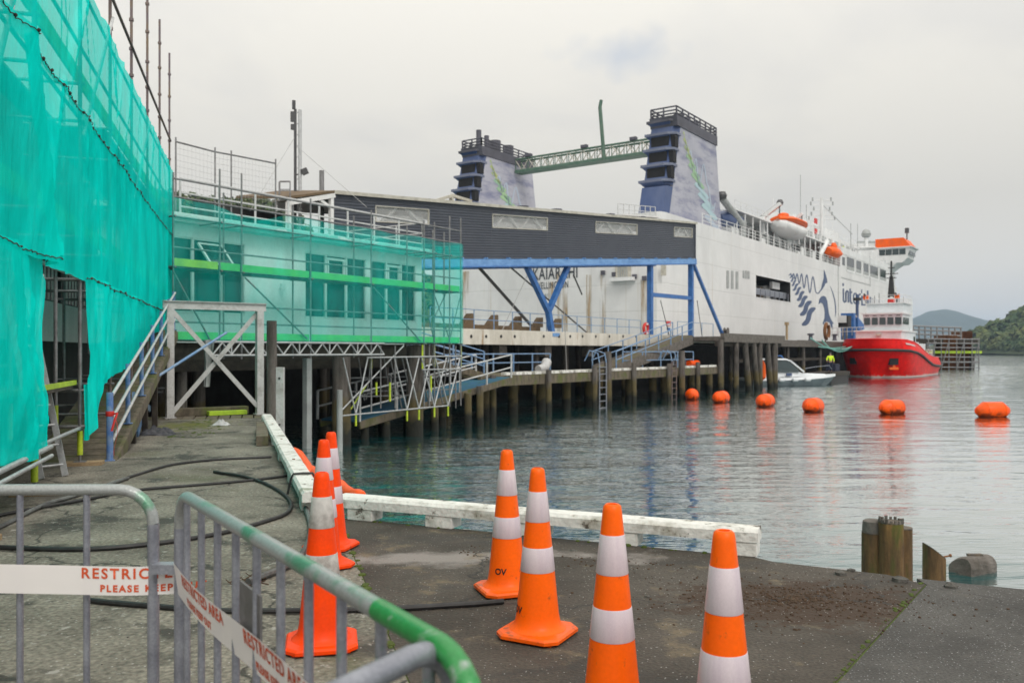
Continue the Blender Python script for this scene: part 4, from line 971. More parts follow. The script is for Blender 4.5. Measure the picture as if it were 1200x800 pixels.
net('low sheet of green netting with a torn edge beside the ladder', -5, .04, lambda u: 2.54, lambda u: .50 + .03 * math.sin(u * 2) + .05 * max(0, u + .6), 3, folds=[(-1.0, 1.5, .3, -1, .4, .12), (-.3, 1.2, .35, -1, .3, .07)] + rfolds(13, .6, 2.4),
    side=lambda a, b_: (.08 * math.sin(b_ * 9) + .10 * noise.noise(Vector((b_ * 6, 2, 2))) - .14 * (1 - abs(2 * b_ - 1))) * a ** 6)
net('low sheet of green netting gathered by the yellow leg and rising along the ramp', 2.46, 15.1, lambda u: 2.55, lambda u: lerp_list(u, [(2.4, .36), (2.65, .46), (3.1, .95), (4.6, 1.12), (6, 1.22), (8, 1.5), (10, 1.9), (15.5, 2.2)]), 4, folds=[(3.4, 1.6, -.5, -1.3, .45, .08), (2.75, 1.2, -.1, -1, .15, .05)] + rfolds(14, .8, 2.4),
    side=lambda a, b_: -.10 * max(0, .5 - b_) * (1 if a < .02 else 0))
tail = MB()
tail.grid(10, 14, lambda a, v: JW(2.50 + (a - .45) * (.10 + .30 * v), .07 + .03 * math.sin(a * 14) * (1 - v), .33 + v * .75))
tt = thing('netting_tail', 'twisted tail of green netting bunched at the yellow scaffold leg', 'netting', tuple(JW(2.5, .07, .35))); tail.build('net_sheet', 'net_tall', tt, smooth=True, recalc=False)
lc = MB()
for z, seed in ((4.62, 3), (2.5, 6)):
    pts = []
    for i in range(520):
        u = -4.9 + i * .0382
        if z < 3 and .2 < u < 2.45:
            if len(pts) > 3: lc.path(pts, .0055, 5)
            pts = []; continue
        ds_ = [DF[k_](u, z) for k_ in ((1, 2) if z > 3 else ((2, 3) if u < .2 else (2, 4)))]
        pts.append(JW(u, max(ds_) + .010 + .006 * math.sin(i * 1.7), z + .010 * math.sin(i * 2.1) + .03 * noise.noise(Vector((u * 2, seed, 0)))))
    lc.path(pts, .0055, 5)
    for k in range(6, len(pts) - 6, 11): lc.lathe([(.004, -.02), (.018, -.008), (.02, .006), (.004, .02)], 6, pts[k] + JN * .006)
o = lc.build('lacing_cord', 'dark_timber'); tag(o, 'dark lacing cord zigzagging along the seams of the tall green netting', 'cord')

tube('kicker_tube', JW(-6, .14, .47), JW(.1, .14, .50), .028, 'aluminium', sc1); tube('kicker_tube', JW(-6, .20, .40), JW(-.15, .20, .43), .022, 'aluminium', sc1)
for u, n, z0, z1, m in ((.55, -.6, 1.0, 2.5, 'scaffold_steel'), (1.05, -.95, .5, 2.9, 'scaffold_steel'), (1.35, -.3, .9, 2.5, 'aluminium'), (1.9, -.7, .4, 2.9, 'scaffold_steel'), (2.25, -.25, .4, 2.5, 'scaffold_steel'), (3.2, -1.0, .3, 2.9, 'aluminium'), (4.1, -.9, .3, 2.9, 'scaffold_steel')):
    tube('upright_tube', JW(u, n, z0), JW(u, n, z1), .025, m, sc1)
    if m != 'aluminium': tube('lime_sleeve', JW(u, n, z0 + .02), JW(u, n, z0 + .42), .032, 'lime_paint', sc1)
for z in (1.35, 1.75, 2.15): tube('guard_tube', JW(.15, -.55, z), JW(4.8, -1.0, z), .022, 'scaffold_steel', sc1)
jbox('work_panel', .3, 1.5, -.9, -.87, 1.06, 1.38, 'slate_cladding', sc1)
# ladder in the gap
ld = thing('ladder', 'aluminium ladder leaning inside the gap of the green netting', 'ladder', (-5.42, 10.25, 0))
la, lb_ = Vector((-5.60, 10.15, 0.01)), Vector((-6.15, 10.35, 2.3)); sd_ = Vector((.16, .27, 0)).normalized()
for s_ in (0, 1): bar('stile', la + sd_ * .30 * s_, lb_ + sd_ * .26 * s_, .028, .07, 'aluminium', ld, JN)
for i in range(9):
    f = .06 + i * .105; tube('rung', la.lerp(lb_, f), la.lerp(lb_, f) + sd_ * (.30 - .04 * f), .015, 'aluminium', ld, 8)

# ramp up to the wharf
rp = thing('timber_ramp', 'mossy timber ramp climbing beside the green netting to the wharf, blue posts and white rails', 'ramp', tuple(JW(2.9, 0, 0)))
u_s, u_e = 2.9, 12.6
NB = 36
for i in range(NB):
    u = u_s + (u_e - u_s) * (i + .5) / NB; box('plank', JW(u, -.16, ramp_z(u) - .03), ((u_e - u_s) / NB - .012, 1.04, .05), 'weathered_timber', rp, ((JD + Z * .213).normalized(), JN, (Z - JD * .213).normalized()))
bar('stringer', JW(u_s, .36, -.09), JW(u_e, .36, ramp_z(u_e) - .14), .06, .2, 'weathered_timber', rp); bar('stringer', JW(u_s, -.66, -.09), JW(u_e, -.66, ramp_z(u_e) - .14), .06, .2, 'weathered_timber', rp)
for u in (5.2, 6.8, 8.4): box('strut', JW(u, .30, (ramp_z(u) - .15) / 2), (.1, .1, ramp_z(u) - .15), 'dark_timber', rp, JA)
bar('brace', JW(6.3, .23, .05), JW(8.2, .23, .9), .05, .12, 'blue_rail', rp); bar('brace', JW(6.2, .18, .75), JW(8.6, .18, .35), .04, .12, 'blue_rail', rp)
pu = [2.9, 4.65, 6.34, 8.0, 9.6, 11.3, 12.5]
for u in pu: tube('post', JW(u, .30, ramp_z(u) - (.0 if u < 3 else .1)), JW(u, .30, ramp_z(u) + .95), .045 if u < 3 else .036, 'blue_post', rp, 12); jbox('post_foot', u - .07, u + .07, .24, .37, ramp_z(u) - .0, ramp_z(u) + .012, 'blue_post', rp)
for h in (.92, .60, .28):
    for a, c in zip(pu[:-1], pu[1:]): tube('handrail', JW(a, .335, ramp_z(a) + h), JW(c, .335, ramp_z(c) + h), .024, 'white_rail', rp)
tube('side_rail', JW(8.4, .36, 1.02), JW(10.6, 1.6, 1.95), .028, 'blue_rail', rp)
rs = thing('red_strap', 'red barrier tape knotted round the lowest blue ramp post', 'tape', tuple(JW(2.9, .30, .6)))
MB().lathe([(.052, 0), (.056, .02), (.056, .05), (.052, .07)], 14, JW(2.9, .30, .62)).build('knot', 'red_paint', rs, smooth=True)
MB().path([JW(2.9, .35, .65), JW(2.86, .40, .66), JW(2.8, .38, .58), JW(2.78, .34, .42)], .016, 6).build('loose_end', 'red_paint', rs, smooth=True)
MB().grid(8, 1, lambda a, v: JW(2.92 + .10 * a + .05 * v, .36 + .03 * math.sin(a * 5), .6 - .55 * a)).build('strip', 'red_paint', rs, recalc=False)

# white steel portal frame at the jetty end
pf = thing('portal_frame', 'white painted steel frame with crossed braces standing at the end of the jetty', 'steel frame', (-7.75, 19.4, 0))
pa, pb = Vector((-7.76, 19.35, 0)), Vector((-6.08, 20.55, 0)); pd = (pb - pa).normalized(); pn = Vector((-pd.y, pd.x, 0)); PA = (pd, pn, Z)
for p in (pa, pb): box('post', p + Z * 1.24, (.16, .16, 2.48), 'white_steel', pf, PA); box('foot_plate', p + Z * .012, (.24, .24, .02), 'white_steel', pf, PA)
box('beam', (pa + pb) / 2 + Z * 2.575, ((pb - pa).length + .3, .05, .15), 'white_steel', pf, PA)
for z in (2.49, 2.66): box('flange', (pa + pb) / 2 + Z * z, ((pb - pa).length + .3, .15, .018), 'white_steel', pf, PA)
bar('brace', pa + pd * .06 + Z * .12 + pn * .03, pb - pd * .06 + Z * 2.42 + pn * .03, .03, .1, 'white_steel', pf, Z); bar('brace', pb - pd * .06 + Z * .2 - pn * .03, pa + pd * .06 + Z * 2.42 - pn * .03, .03, .1, 'white_steel', pf, Z)
b = MB().box((pa + pb) / 2 + pn * .6 + Z * .09, ((pb - pa).length * .9, .25, .18), PA); tag(b.build('timber_sill', 'weathered_timber', bev=.01), 'heavy timber sill lying behind the white steel frame', 'timber')
b = MB().box((pa + pb) / 2 + pn * .3 + pd * .35 + Z * .055, (.9, .2, .1), PA); tag(b.build('lime_board', 'lime_board', bev=.005), 'short lime painted board lying at the foot of the white steel frame', 'board')
hb_ = thing('tarpaulin_roll', 'grey plastic sheet hanging behind the white steel frame', 'plastic sheet', (-7.5, 21, .8))
MB().grid(8, 12, lambda a, v: Vector((-7.55 + .28 * a * (.5 + .5 * v), 20.9 + .06 * math.sin(a * 9 + v * 3), .65 + 1.15 * v))).build('sheet', 'grey_wall', hb_, smooth=True, recalc=False)

# ================================================================ LOW WHARF BUILDING AND ITS SCAFFOLD
def wbox(name, t0, t1, s0, s1, z0, z1, m, par): return box(name, W((t0 + t1) / 2, (s0 + s1) / 2, (z0 + z1) / 2), (t1 - t0, s1 - s0, z1 - z0), m, par, WA)
lo_ = thing('wharf_office', 'low pale walled office with dark windows behind see-through green netting', 'building', tuple(W(-6, 2, 1.75)))
wbox('core', -15, -.76, -5, 5.07, 1.76, 5.0, 'dark_wall', lo_)
tA = [TS(x, 330, 5.4)[0] for x in (205, 290, 360, 432, 438, 490)]
wbox('wall', -15, tA[0], 5.08, 5.28, 1.76, 5.05, 'pale_wall', lo_); wbox('wall', tA[1], tA[2], 5.08, 5.28, 1.76, 5.05, 'pale_wall', lo_); wbox('wall', tA[3], tA[4], 5.08, 5.28, 1.76, 5.05, 'pale_wall', lo_); wbox('wall', tA[5], -.7, 5.08, 5.28, 1.76, 5.05, 'pale_wall', lo_)
for a, c in ((0, 1), (2, 3), (4, 5)): wbox('wall', tA[a], tA[c], 5.08, 5.28, 1.76, 2.58, 'pale_wall', lo_); wbox('wall', tA[a], tA[c], 5.08, 5.28, 4.7, 5.05, 'pale_wall', lo_)
wbox('end_wall', -.755, -.70, -5, 5.078, 1.76, 5.05, 'pale_wall', lo_)
wbox('fascia', -15.2, -.45, 5.15, 5.62, 5.052, 5.30, 'white_paint', lo_); wbox('gutter', -15.2, -.45, 5.625, 5.73, 5.14, 5.26, 'white_paint', lo_)
wbox('roof', -15.2, -.45, -5.2, 5.148, 5.06, 5.2, 'roof_sheet', lo_)
for (px0, px1, cols) in ((205, 290, [205, 229, 263, 290]), (360, 432, [360, 385, 409, 432]), (438, 490, [438, 456, 473, 490])):
    for a, c in zip(cols[:-1], cols[1:]):
        t0, t1 = TS(a, 330, 5.4)[0], TS(c, 330, 5.4)[0]
        wn = wbox('window', t0 + .05, t1 - .05, 5.16, 5.19, 2.63, 4.65, 'dark_glass', lo_)
        wbox('frame', t0, t0 + .05, 5.2, 5.27, 2.585, 4.695, 'white_paint', wn); wbox('frame', t1 - .028, t1 - .002, 5.2, 5.265, 2.585, 4.695, 'white_paint', wn)
        for z in (2.6, 4.67): wbox('frame', t0 + .052, t1 - .03, 5.2, 5.26, z - .015, z + .045, 'white_paint', wn)
        if a in (385, 456): 
            for z in (4.02, 4.52): wbox('sash', t0 + .052, t1 - .03, 5.21, 5.275, z, z + .08, 'white_paint', wn)
            for tt_ in (t0 + .08, t1 - .13): wbox('sash', tt_, tt_ + .06, 5.21, 5.274, 4.085, 4.515, 'white_paint', wn)
        if a == 229:
            sh = [W(t0 + .1, 5.38, 4.55), W(t1 - .1, 5.38, 4.55), W(t1 - .1, 5.95, 3.95), W(t0 + .1, 5.95, 3.95)]
            for p, q in zip(sh, sh[1:] + sh[:1]): bar('sash', p, q, .06, .05, 'white_paint', wn)
            MB().prism([p for p in sh], (0, 0, .012)).build('pane', 'dark_glass', wn)
        elif a != 205: wbox('curtain', t0 + .1, t0 + .1 + (t1 - t0) * .45, 5.09, 5.11, 2.65, 4.0, 'curtain', wn)
for z in (3.4,): wbox('lamp', tA[1] + 1.2, tA[1] + 1.34, 5.4, 5.5, z, z + .2, 'white_paint', lo_)

s2 = thing('low_scaffold', 'tube scaffold hung out over the water in front of the low office, lime edge boards', 'scaffold', tuple(W(-6, 6.2, 0)))
st = [-11.9, -10.5, -9.79, -7.29, -4.71, -2.09, -1.53, -.67, -.02]
for t_ in st:
    tube('standard', W(t_, 6.6, 1.3 if t_ < -5 else -.5), W(t_, 6.6, 6.12 if t_ not in (-9.79, -.67, -.02, -10.5) else 6.45), .026, 'scaffold_steel', s2)
    if t_ not in (-10.5, -1.53): tube('inner_standard', W(t_, 5.8, 1.3), W(t_, 5.8, 6.0), .026, 'scaffold_steel', s2)
    for z in (1.78, 3.7, 5.0): tube('transom', W(t_, 6.7, z), W(t_, 5.7, z), .024, 'scaffold_steel', s2)
for z in (5.97, 5.5, 5.0, 4.2, 2.76, 2.28):
    for a, c in zip(st[:-1], st[1:]): tube('ledger', W(a, 6.6, z), W(c, 6.6, z), .025, 'scaffold_steel', s2)
for z in (1.78, 3.68):
    for a, c in zip(st[:-1], st[1:]):
        wbox('toe_board', a + .03, c - .03, 6.53, 6.57, z + .05, z + .25, 'lime_board' if a < -11 and z > 3 else 'net_tinted_board', s2); wbox('deck_board', a + .02, c - .02, 5.85, 6.5, z, z + .05, 'grey_timber', s2)
for (x0, y0, x1, y1) in ((437, 336, 493, 400), (287, 325, 360, 397), (203, 318, 246, 398)): tube('brace', WP(x0, y0, 6.64), WP(x1, y1, 6.64), .025, 'scaffold_steel', s2)
for k, (bx_, by_) in enumerate(((417, 485), (477, 480), (491, 479), (509, 476), (525, 475))):
    bt = WP(bx_, by_, 6.62)
    for dx in (-15, 14): tube('hanger', bt, WP(bx_ + dx, 419, 6.6), .026, 'aluminium', s2)
    tube('hanger', WP(bx_ - 6, by_ - 2, 5.9), WP(bx_ - 20, 419, 5.9), .024, 'scaffold_steel', s2)
    tube('leg_sleeve', bt - Z * .38, bt - Z * .03, .034, 'lime_paint', s2); 
tube('ledger', WP(401, 487, 6.62), WP(525, 475, 6.62), .026, 'aluminium', s2); tube('ledger', WP(430, 419, 6.62), WP(541, 417, 6.62), .026, 'aluminium', s2); tube('ledger', WP(405, 465, 6.0), WP(480, 463, 6.0), .024, 'scaffold_steel', s2); tube('ledger', WP(495, 433, 6.62), WP(540, 432, 6.62), .024, 'aluminium', s2)
tube('brace', WP(399, 482, 6.5), WP(473, 405, 6.5), .026, 'aluminium', s2); tube('brace', WP(404, 490, 6.3), WP(430, 450, 6.3), .024, 'lime_paint', s2)
for x, y0, y1 in ((435, 419, 432), (495, 404, 432), (509, 404, 430), (441, 448, 463), (457, 448, 470), (540, 405, 429), (505, 440, 460)): tube('leg_sleeve', WP(x, y0, 6.58), WP(x, y1, 6.58), .034, 'lime_paint', s2)
for (x0, y0, x1, y1) in ((497, 350, 509, 400), (509, 345, 527, 398), (540, 345, 527, 398), (509, 372, 522, 345)): tube('brace', WP(x0, y0, 6.2), WP(x1, y1, 6.2), .02, 'scaffold_steel', s2)
for i in range(9):
    x = 405 + i * 15; tube('hanger', WP(x, 419, 5.3), WP(x + (7 if i % 2 else -6), 470 - i, 5.3), .024, 'scaffold_steel', s2)
for x in (446, 463, 503, 534): tube('hanger', WP(x, 405, 6.6), WP(x, 478, 6.6), .024, 'scaffold_steel', s2)
for y in (440, 456): tube('ledger', WP(405, y + 3, 5.4), WP(535, y, 5.4), .022, 'scaffold_steel', s2)
# white lattice girder below the scaffold deck
gd = thing('lattice_girder', 'white aluminium lattice girder spanning under the low scaffold', 'girder', tuple(W(-7.5, 6.8, 1.4)))
for z in (1.41, 1.77): tube('chord', W(-10.9, 6.78, z), W(-4.3, 6.78, z), .03, 'aluminium', gd)
for i in range(22):
    t0 = -10.85 + i * .297; a, c = (1.43, 1.75) if i % 2 == 0 else (1.75, 1.43); tube('diagonal', W(t0, 6.78, a), W(t0 + .297, 6.78, c), .022, 'aluminium', gd, 8)
    if i % 4 == 2: tube('upright', W(t0, 6.78, 1.43), W(t0, 6.78, 1.75), .02, 'aluminium', gd, 8)
N2 = 'see-through netting on the low scaffold'
def net2(lab, fn, nu, nz, c): t = thing('debris_netting', lab, 'netting', tuple(c), N2); MB().grid(nu, nz, fn).build('net_sheet', 'net_low', t, smooth=True, recalc=False)
def wv(a, b_, seed): return .03 * noise.noise(Vector((a * 1.1, b_ * 1.2, seed))) + .012 * noise.fractal(Vector((a * 4, b_ * 2, seed)), 1, 2, 3) + .02 * (min(1, b_ / 4) ** 4) * math.sin(a * 5.1)
def ztop2(t): return 5.47 + .05 * math.cos((t + .02) * 2 * math.pi / 2.5) * .6 - (.35 * max(0, 1 - abs(t + 9.6) / 1.2))
net2('long sheet of thin green netting across the front of the low office', lambda a, v: W(-11.95 + 11.95 * a, 6.67 + wv(a * 12, v * 4, 4), 1.80 + (ztop2(-11.95 + 11.95 * a) - 1.80) * v), 150, 40, W(-6, 6.67, 5.5))
net2('narrow sheet of thin green netting closing the seaward end of the low scaffold', lambda a, v: W(.045 + wv(a * 2, v * 4, 9), 6.67 - 1.5 * a, 1.80 + 3.68 * v), 24, 40, W(.04, 6, 5.5))
net2('loose upper strip of thin green netting doubled over the office roof edge', lambda a, v: W(-9.9 + 9.8 * a, 5.72 + wv(a * 10, v * 2, 14) * 2 + .05 * v, 4.95 + (.50 + .08 * noise.noise(Vector((a * 9, 0, 2)))) * v), 110, 12, W(-5, 5.8, 5.5))
# roof guard rail and mesh panels
rg_ = thing('roof_guard_rail', 'white guard rail running along the roof edge of the low office', 'guard rail', tuple(W(-5, 5.0, 5.2)))
rails(rg_, [W(-10.6, 4.95, 5.2), W(-.3, 4.95, 5.2)], 1.18, (1, .66, .33), 'white_rail', 'white_rail', .034, .026, step=1.3)
rails(rg_, [W(-.3, 4.95, 5.2), W(-.3, 1.0, 5.2)], 1.18, (1, .66), 'white_rail', 'white_rail', .034, .026, step=1.3)
mp_ = thing('mesh_fence', 'thin wire mesh fence panels on tall poles above the office roof', 'fence', tuple(WP(252, 235, 4.9)))
mpx = [(206, 166), (252, 178), (271, 181.5), (323, 191.5)]
for x, y in mpx: p = WP(x, y - 5, 4.9); tube('pole', Vector((p.x, p.y, 5.15)), p, .024, 'scaffold_steel', mp_)
for (x0, y0), (x1, y1) in zip(mpx[:-1], mpx[1:]):
    p, q = WP(x0, y0, 4.9), WP(x1, y1, 4.9); tube('top_rail', p, q, .026, 'scaffold_steel', mp_); b = MB()
    for k in range(1, 10): b.tube(p - Z * .17 * k, q - Z * .17 * k, .0035, 4)
    m_n = max(3, int((q - p).length / .12))
    for k in range(1, m_n): c = p.lerp(q, k / m_n); b.tube(c, c - Z * 1.55, .0022, 4)
    b.build('wire_mesh', 'pale_wire', mp_)

# ================================================================ MAIN WHARF
wz = 2.62
mw = thing('main_wharf', 'main wharf with a bolted white concrete edge, the covered walkway standing on it', 'wharf', tuple(W(15, -4, -3)))
wbox('deck', -16, 46.4, -8.6, -.02, 2.2, 2.6, 'wharf_concrete', mw)
nb = 9
for i in range(nb):
    t0 = -2.0 + i * 3.85; wbox('edge_panel', t0, t0 + 3.84, -.018, .12, 1.85 + random.uniform(0, .01), 2.64, 'wharf_concrete', mw)
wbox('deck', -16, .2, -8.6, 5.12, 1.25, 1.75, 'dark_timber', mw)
wbox('light_block_wall', -16, 46, -9.0, -8.62, -4, 2.2, 'dark_wall', mw)  # added wall: blocks light and hides the white hull behind the piles
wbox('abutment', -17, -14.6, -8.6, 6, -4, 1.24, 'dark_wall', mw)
for px in (552, 569.5, 587, 603, 637, 655, 668, 682.5, 698, 714, 730, 745): p = WP(px, 394, .12); tube('bolt', p - S * .01, p + S * .03, .085, 'black_rubber', mw, 10)
for px in (587, 640, 690): wbox('hanger_block', TS(px, 408, -.4)[0] - .35, TS(px, 408, -.4)[0] + .35, -.7, -.25, 1.2, 1.84, 'grey_timber', mw)
for i, t_ in enumerate([-10, -7, -3.5, 0, 4, 8, 12, 16, 20, 24, 28, 32]):
    for s_ in (-1.0, -5): pile('pile', '', W(t_ + random.uniform(-.5, .5), s_ + random.uniform(-.3, .3), 0), .2, -4, 2.2 if t_ > 0 else 1.25, 'pile_timber', parent=mw)
for t_, s_, r, z1 in ((-5.6, 6.15, .30, 1.35), (-1.9, 6.0, .30, 1.7), (-7.2, 5.0, .18, 1.2), (-4.0, 4.5, .2, 1.2), (-9, 3.5, .2, 1.2), (-1, 3.6, .2, 1.2), (-10.6, 5.0, .16, 1.2)): pile('pile', '', W(t_, s_, 0), r, -4, z1, 'pile_timber', parent=mw)
wbox('steel_column', TS(360, 450, 5.9)[0] - .1, TS(360, 450, 5.9)[0] + .1, 5.8, 6.0, -4, 1.3, 'grey_wall', mw)
wbox('cross_beam', -11, -.5, 5.05, 5.3, .95, 1.24, 'dark_timber', mw)
pf2 = at(388, 470, 26.0); pile('fender_pile', 'short white capped fender pile in front of the thick pile under the office', (at(398, 470, 25.8).x, 25.8), .09, -4, .35, 'grey_wall', cat='pile')

# projecting timber stretch, then the long timber face beyond
tw = thing('timber_wharf', 'weathered timber wharf on raking piles between the walkway and the tug', 'wharf', tuple(W(60, 0, -3)))
wbox('deck', 32.7, 46.4, .14, 3.9, 2.25, 2.55, 'grey_timber', tw)
for i in range(4): wbox('edge_beam', 32.7 + i * 3.43, 32.7 + (i + 1) * 3.43 - .02, 3.92, 4.2, 2.15 + random.uniform(-.02, .02), 2.78, 'grey_timber', tw)
wbox('cap_beam', 32.7, 46.4, 3.5, 3.9, 1.85, 2.24, 'dark_timber', tw)
wbox('end_panel', 28.2, 32.65, -.01, .14, 1.9, 2.66, 'wharf_concrete', tw)
wbox('deck', 46.42, 140, -8.6, -.02, 2.1, 2.5, 'grey_timber', tw)
for i in range(16): wbox('edge_beam', 46.42 + i * 5.85, 46.42 + (i + 1) * 5.85 - .03, -.018, .2, 1.95, 2.62 + random.uniform(-.03, .03), 'grey_timber', tw)
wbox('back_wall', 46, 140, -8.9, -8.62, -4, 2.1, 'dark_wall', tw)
for px, lean, r in ((864, 0, .2), (874, 1.5, .24), (884, 1.2, .22), (892, 0, .21), (900, 1.4, .24), (909, 0, .27)):
    t_, z_ = TS(px, 425, 4.1); c = W(t_, 4.0, 0); pile('pile', '', c, r, -4, 2.2, 'pile_timber', lean=tuple((F * -1.8 + S * .1)[:2]) if lean else (0, 0), parent=tw)
for px in (846, 856, 880, 885): t_, z_ = TS(px, 425, 1.5); pile('pile', '', W(t_, 1.5, 0), .17, -4, 2.2, 'pile_timber', parent=tw)
for i, px in enumerate((923, 928, 935, 941, 948, 954, 961, 968, 975, 981, 987)):
    t_, z_ = TS(px, 425, -.3); pile('pile', '', W(t_, -.3 - (i % 3) * .8, 0), .17 + .05 * (i % 2), -4, 2.1, ('pile_timber', 'pile_timber', 'weathered_timber')[i % 3], parent=tw)
for t_ in range(90, 140, 6): pile('pile', '', W(t_, -.3, 0), .2, -4, 2.1, 'pile_timber', parent=tw)
wbox('waling', 46.5, 80, -.5, -.25, .5, .8, 'dark_timber', tw)

# guard rail on the wharf edge (thin blue)
gr_ = thing('guard_rail', 'thin blue guard rail along the wharf edge under the covered walkway', 'guard rail', tuple(W(20, -.5, wz)))
rails(gr_, [W(6.5, -.45, 2.6), W(29, -.45, 2.6)], 1.05, (1, .52), 'blue_rail', 'blue_rail', .028, .02, step=1.75)
rails(gr_, [W(30.8, -.45, 2.6), W(33.5, -.45, 2.6)], 1.1, (1,), 'blue_rail', 'blue_rail', .03, .022)
rails(gr_, [W(35.2, -.45, 2.6), W(42.3, -.45, 2.6)], 1.15, (1,), 'blue_rail', 'blue_rail', .028, .022, step=2.3)
# timber with triangular brackets
bk = thing('fender_beam', 'brown timber beam with triangular brackets lying on the wharf behind the guard rail', 'timber', tuple(W(11, -1.4, wz)))
wbox('beam', 6.5, 17.2, -1.5, -1.1, 2.6, 2.92, 'brown_soffit', bk)
for px in (551, 580, 608, 633, 655):
    t_ = TS(px, 375, -1.1)[0]; MB().prism([W(t_ - .5, -1.48, 2.922), W(t_ + .35, -1.48, 2.922), W(t_ + .35, -1.48, 3.5), W(t_ + .16, -1.48, 3.5)], S * .36).build('bracket', 'brown_soffit', bk)
# drum, sign, lifebuoy
lbz = WP(757, 385, -.3); lr = thing('lifebuoy', 'red lifebuoy hanging on the wharf guard rail by the blue leg', 'lifebuoy', tuple(lbz))
MB().path([lbz + (F * math.cos(a) + Z * math.sin(a)) * .34 for a in [k * math.pi / 10 for k in range(20)]], .11, 10, True).build('ring', 'red_paint', lr, smooth=True)
MB().box(lbz + Z * .32, (.26, .26, .12), WA).build('strap', 'white_paint', lr); MB().box(lbz - Z * .32, (.26, .26, .12), WA).build('strap', 'white_paint', lr)
sg = WP(783, 379, -.3); sn = thing('notice_sign', 'small red and white notice on a post at the top of the gangway', 'sign', tuple(W(TS(783, 379, -.3)[0], -.3, 2.6)))
box('post', Vector((sg.x, sg.y, 3.0)), (.05, .05, .9), 'white_rail', sn, WA); box('board', sg + S * .03, (.72, .03, .36), 'red_paint', sn, WA); box('lower_board', sg - Z * .4 + S * .03, (.62, .03, .15), 'blue_steel', sn, WA); box('white_band', sg + S * .05 - Z * .08, (.5, .012, .10), 'white_paint', sn, WA)
wh = WP(851, 388, .5); d_ = thing('cable_drum', 'small grey drum standing on the wharf corner beside the slanting blue brace', 'drum', tuple(wh))
MB().lathe([(.3, -.16), (.3, -.12), (.16, -.12), (.16, .12), (.3, .12), (.3, .16)], 16, wh, (F, Z, S)).build('spool', 'grey_timber', d_, smooth=True); box('stand', wh - Z * .45, (.35, .3, .5), 'dark_timber', d_, WA)

# ================================================================ LOWER WHARF, GANGWAYS
lw = thing('lower_wharf', 'low mossy timber landing with white kerb blocks, running below the main wharf', 'wharf', tuple(W(18, 3, -3)))
L0, L1 = 4.6, 32.4
for i in range(56): 
    t0 = L0 + i * (L1 - L0) / 56; wbox('plank', t0 + .012, t0 + (L1 - L0) / 56 - .012, .7, 3.86, .34 + random.uniform(0, .012), .42, 'weathered_timber', lw)
for i in range(6): wbox('edge_beam', L0 + i * 4.63, L0 + (i + 1) * 4.63 - .02, 3.87, 4.06, -.05 + random.uniform(-.01, .01), .40, 'weathered_timber', lw)
wbox('joist', L0, L1, .8, 1.0, -.02, .33, 'dark_timber', lw); wbox('joist', L0, L1, 2.3, 2.5, -.02, .33, 'dark_timber', lw)
for px0, px1 in ((592, 597), (604, 611), (614, 622), (626, 634), (640, 655), (658, 671), (674, 688), (690, 697), (718, 727), (730, 740), (745, 757), (760, 771), (775, 783), (804, 815), (820, 828), (830, 839)):
    a, c = TS(px0, 437, 3.95)[0], TS(px1, 437, 3.95)[0]; wbox('kerb_block', a, c, 3.72, 4.0, .425, .56, 'white_timber', lw)
for px, top in ((577.6, .48), (643, .62), (697, .7), (712.5, 1.5), (743, .85), (784, .75), (799, 1.55), (818, .8), (844.5, 2.3)):
    t_, z_ = TS(px, 440, 4.22); pile('pile', '', W(t_, 4.22, 0), .145 if top < 1 else .2, -4, top, 'pile_timber', parent=lw)
for px in (568, 601, 634, 664, 690, 737, 765, 778, 810, 831): t_, z_ = TS(px, 470, 2.9); pile('pile', '', W(t_, 2.9, 0), .24, -4, -.03, 'pile_timber', parent=lw)
def steel_ladder(lab, px, s_, z0, z1, wdt, m):
    t_ = TS(px, 445, s_)[0]; t = thing('wharf_ladder', lab, 'ladder', tuple(W(t_, s_, z0)), 'ladders down the landing')
    for d_ in (-wdt / 2, wdt / 2): tube('stile', W(t_ + d_, s_, z0), W(t_ + d_, s_, z1), .04, m, t, 8)
    n = int((z1 - z0) / .36)
    for k in range(n): tube('rung', W(t_ - wdt / 2, s_, z0 + .2 + k * .36), W(t_ + wdt / 2, s_, z0 + .2 + k * .36), .028, m, t, 8)
    MB().path([W(t_ - wdt / 2, s_, z1), W(t_ - wdt / 2, s_ - .1, z1 + .5), W(t_ - wdt / 2, s_ - .6, z1 + .65), W(t_ - wdt / 2, s_ - .9, z1 + .1)], .035, 8).build('grab_rail', 'blue_rail', t, smooth=True)
    MB().path([W(t_ + wdt / 2, s_, z1), W(t_ + wdt / 2, s_ - .1, z1 + .5), W(t_ + wdt / 2, s_ - .6, z1 + .65), W(t_ + wdt / 2, s_ - .9, z1 + .1)], .035, 8).build('grab_rail', 'blue_rail', t, smooth=True)
steel_ladder('pale steel ladder down the landing beside the first tall pile', 706.5, 4.25, -1.7, .9, .75, 'galvanised'); steel_ladder('mossy steel ladder down the landing beside the tall pile nearer the buoys', 790, 4.25, -1.7, .9, .65, 'scaffold_rust')
bg = thing('landing_rail', 'blue guard rail along the back of the low landing', 'guard rail', tuple(W(12, 1, .42)))
rails(bg, [W(6.3, .85, .42), W(15.2, .85, .42)], .95, (1, .52), 'blue_rail', 'blue_rail', .045, .034, step=1.9)
rails(bg, [W(20.5, 2.6, .42), W(31, 2.6, .42)], 1.05, (1, .5), 'blue_rail', 'blue_rail', .045, .034, step=2.6)
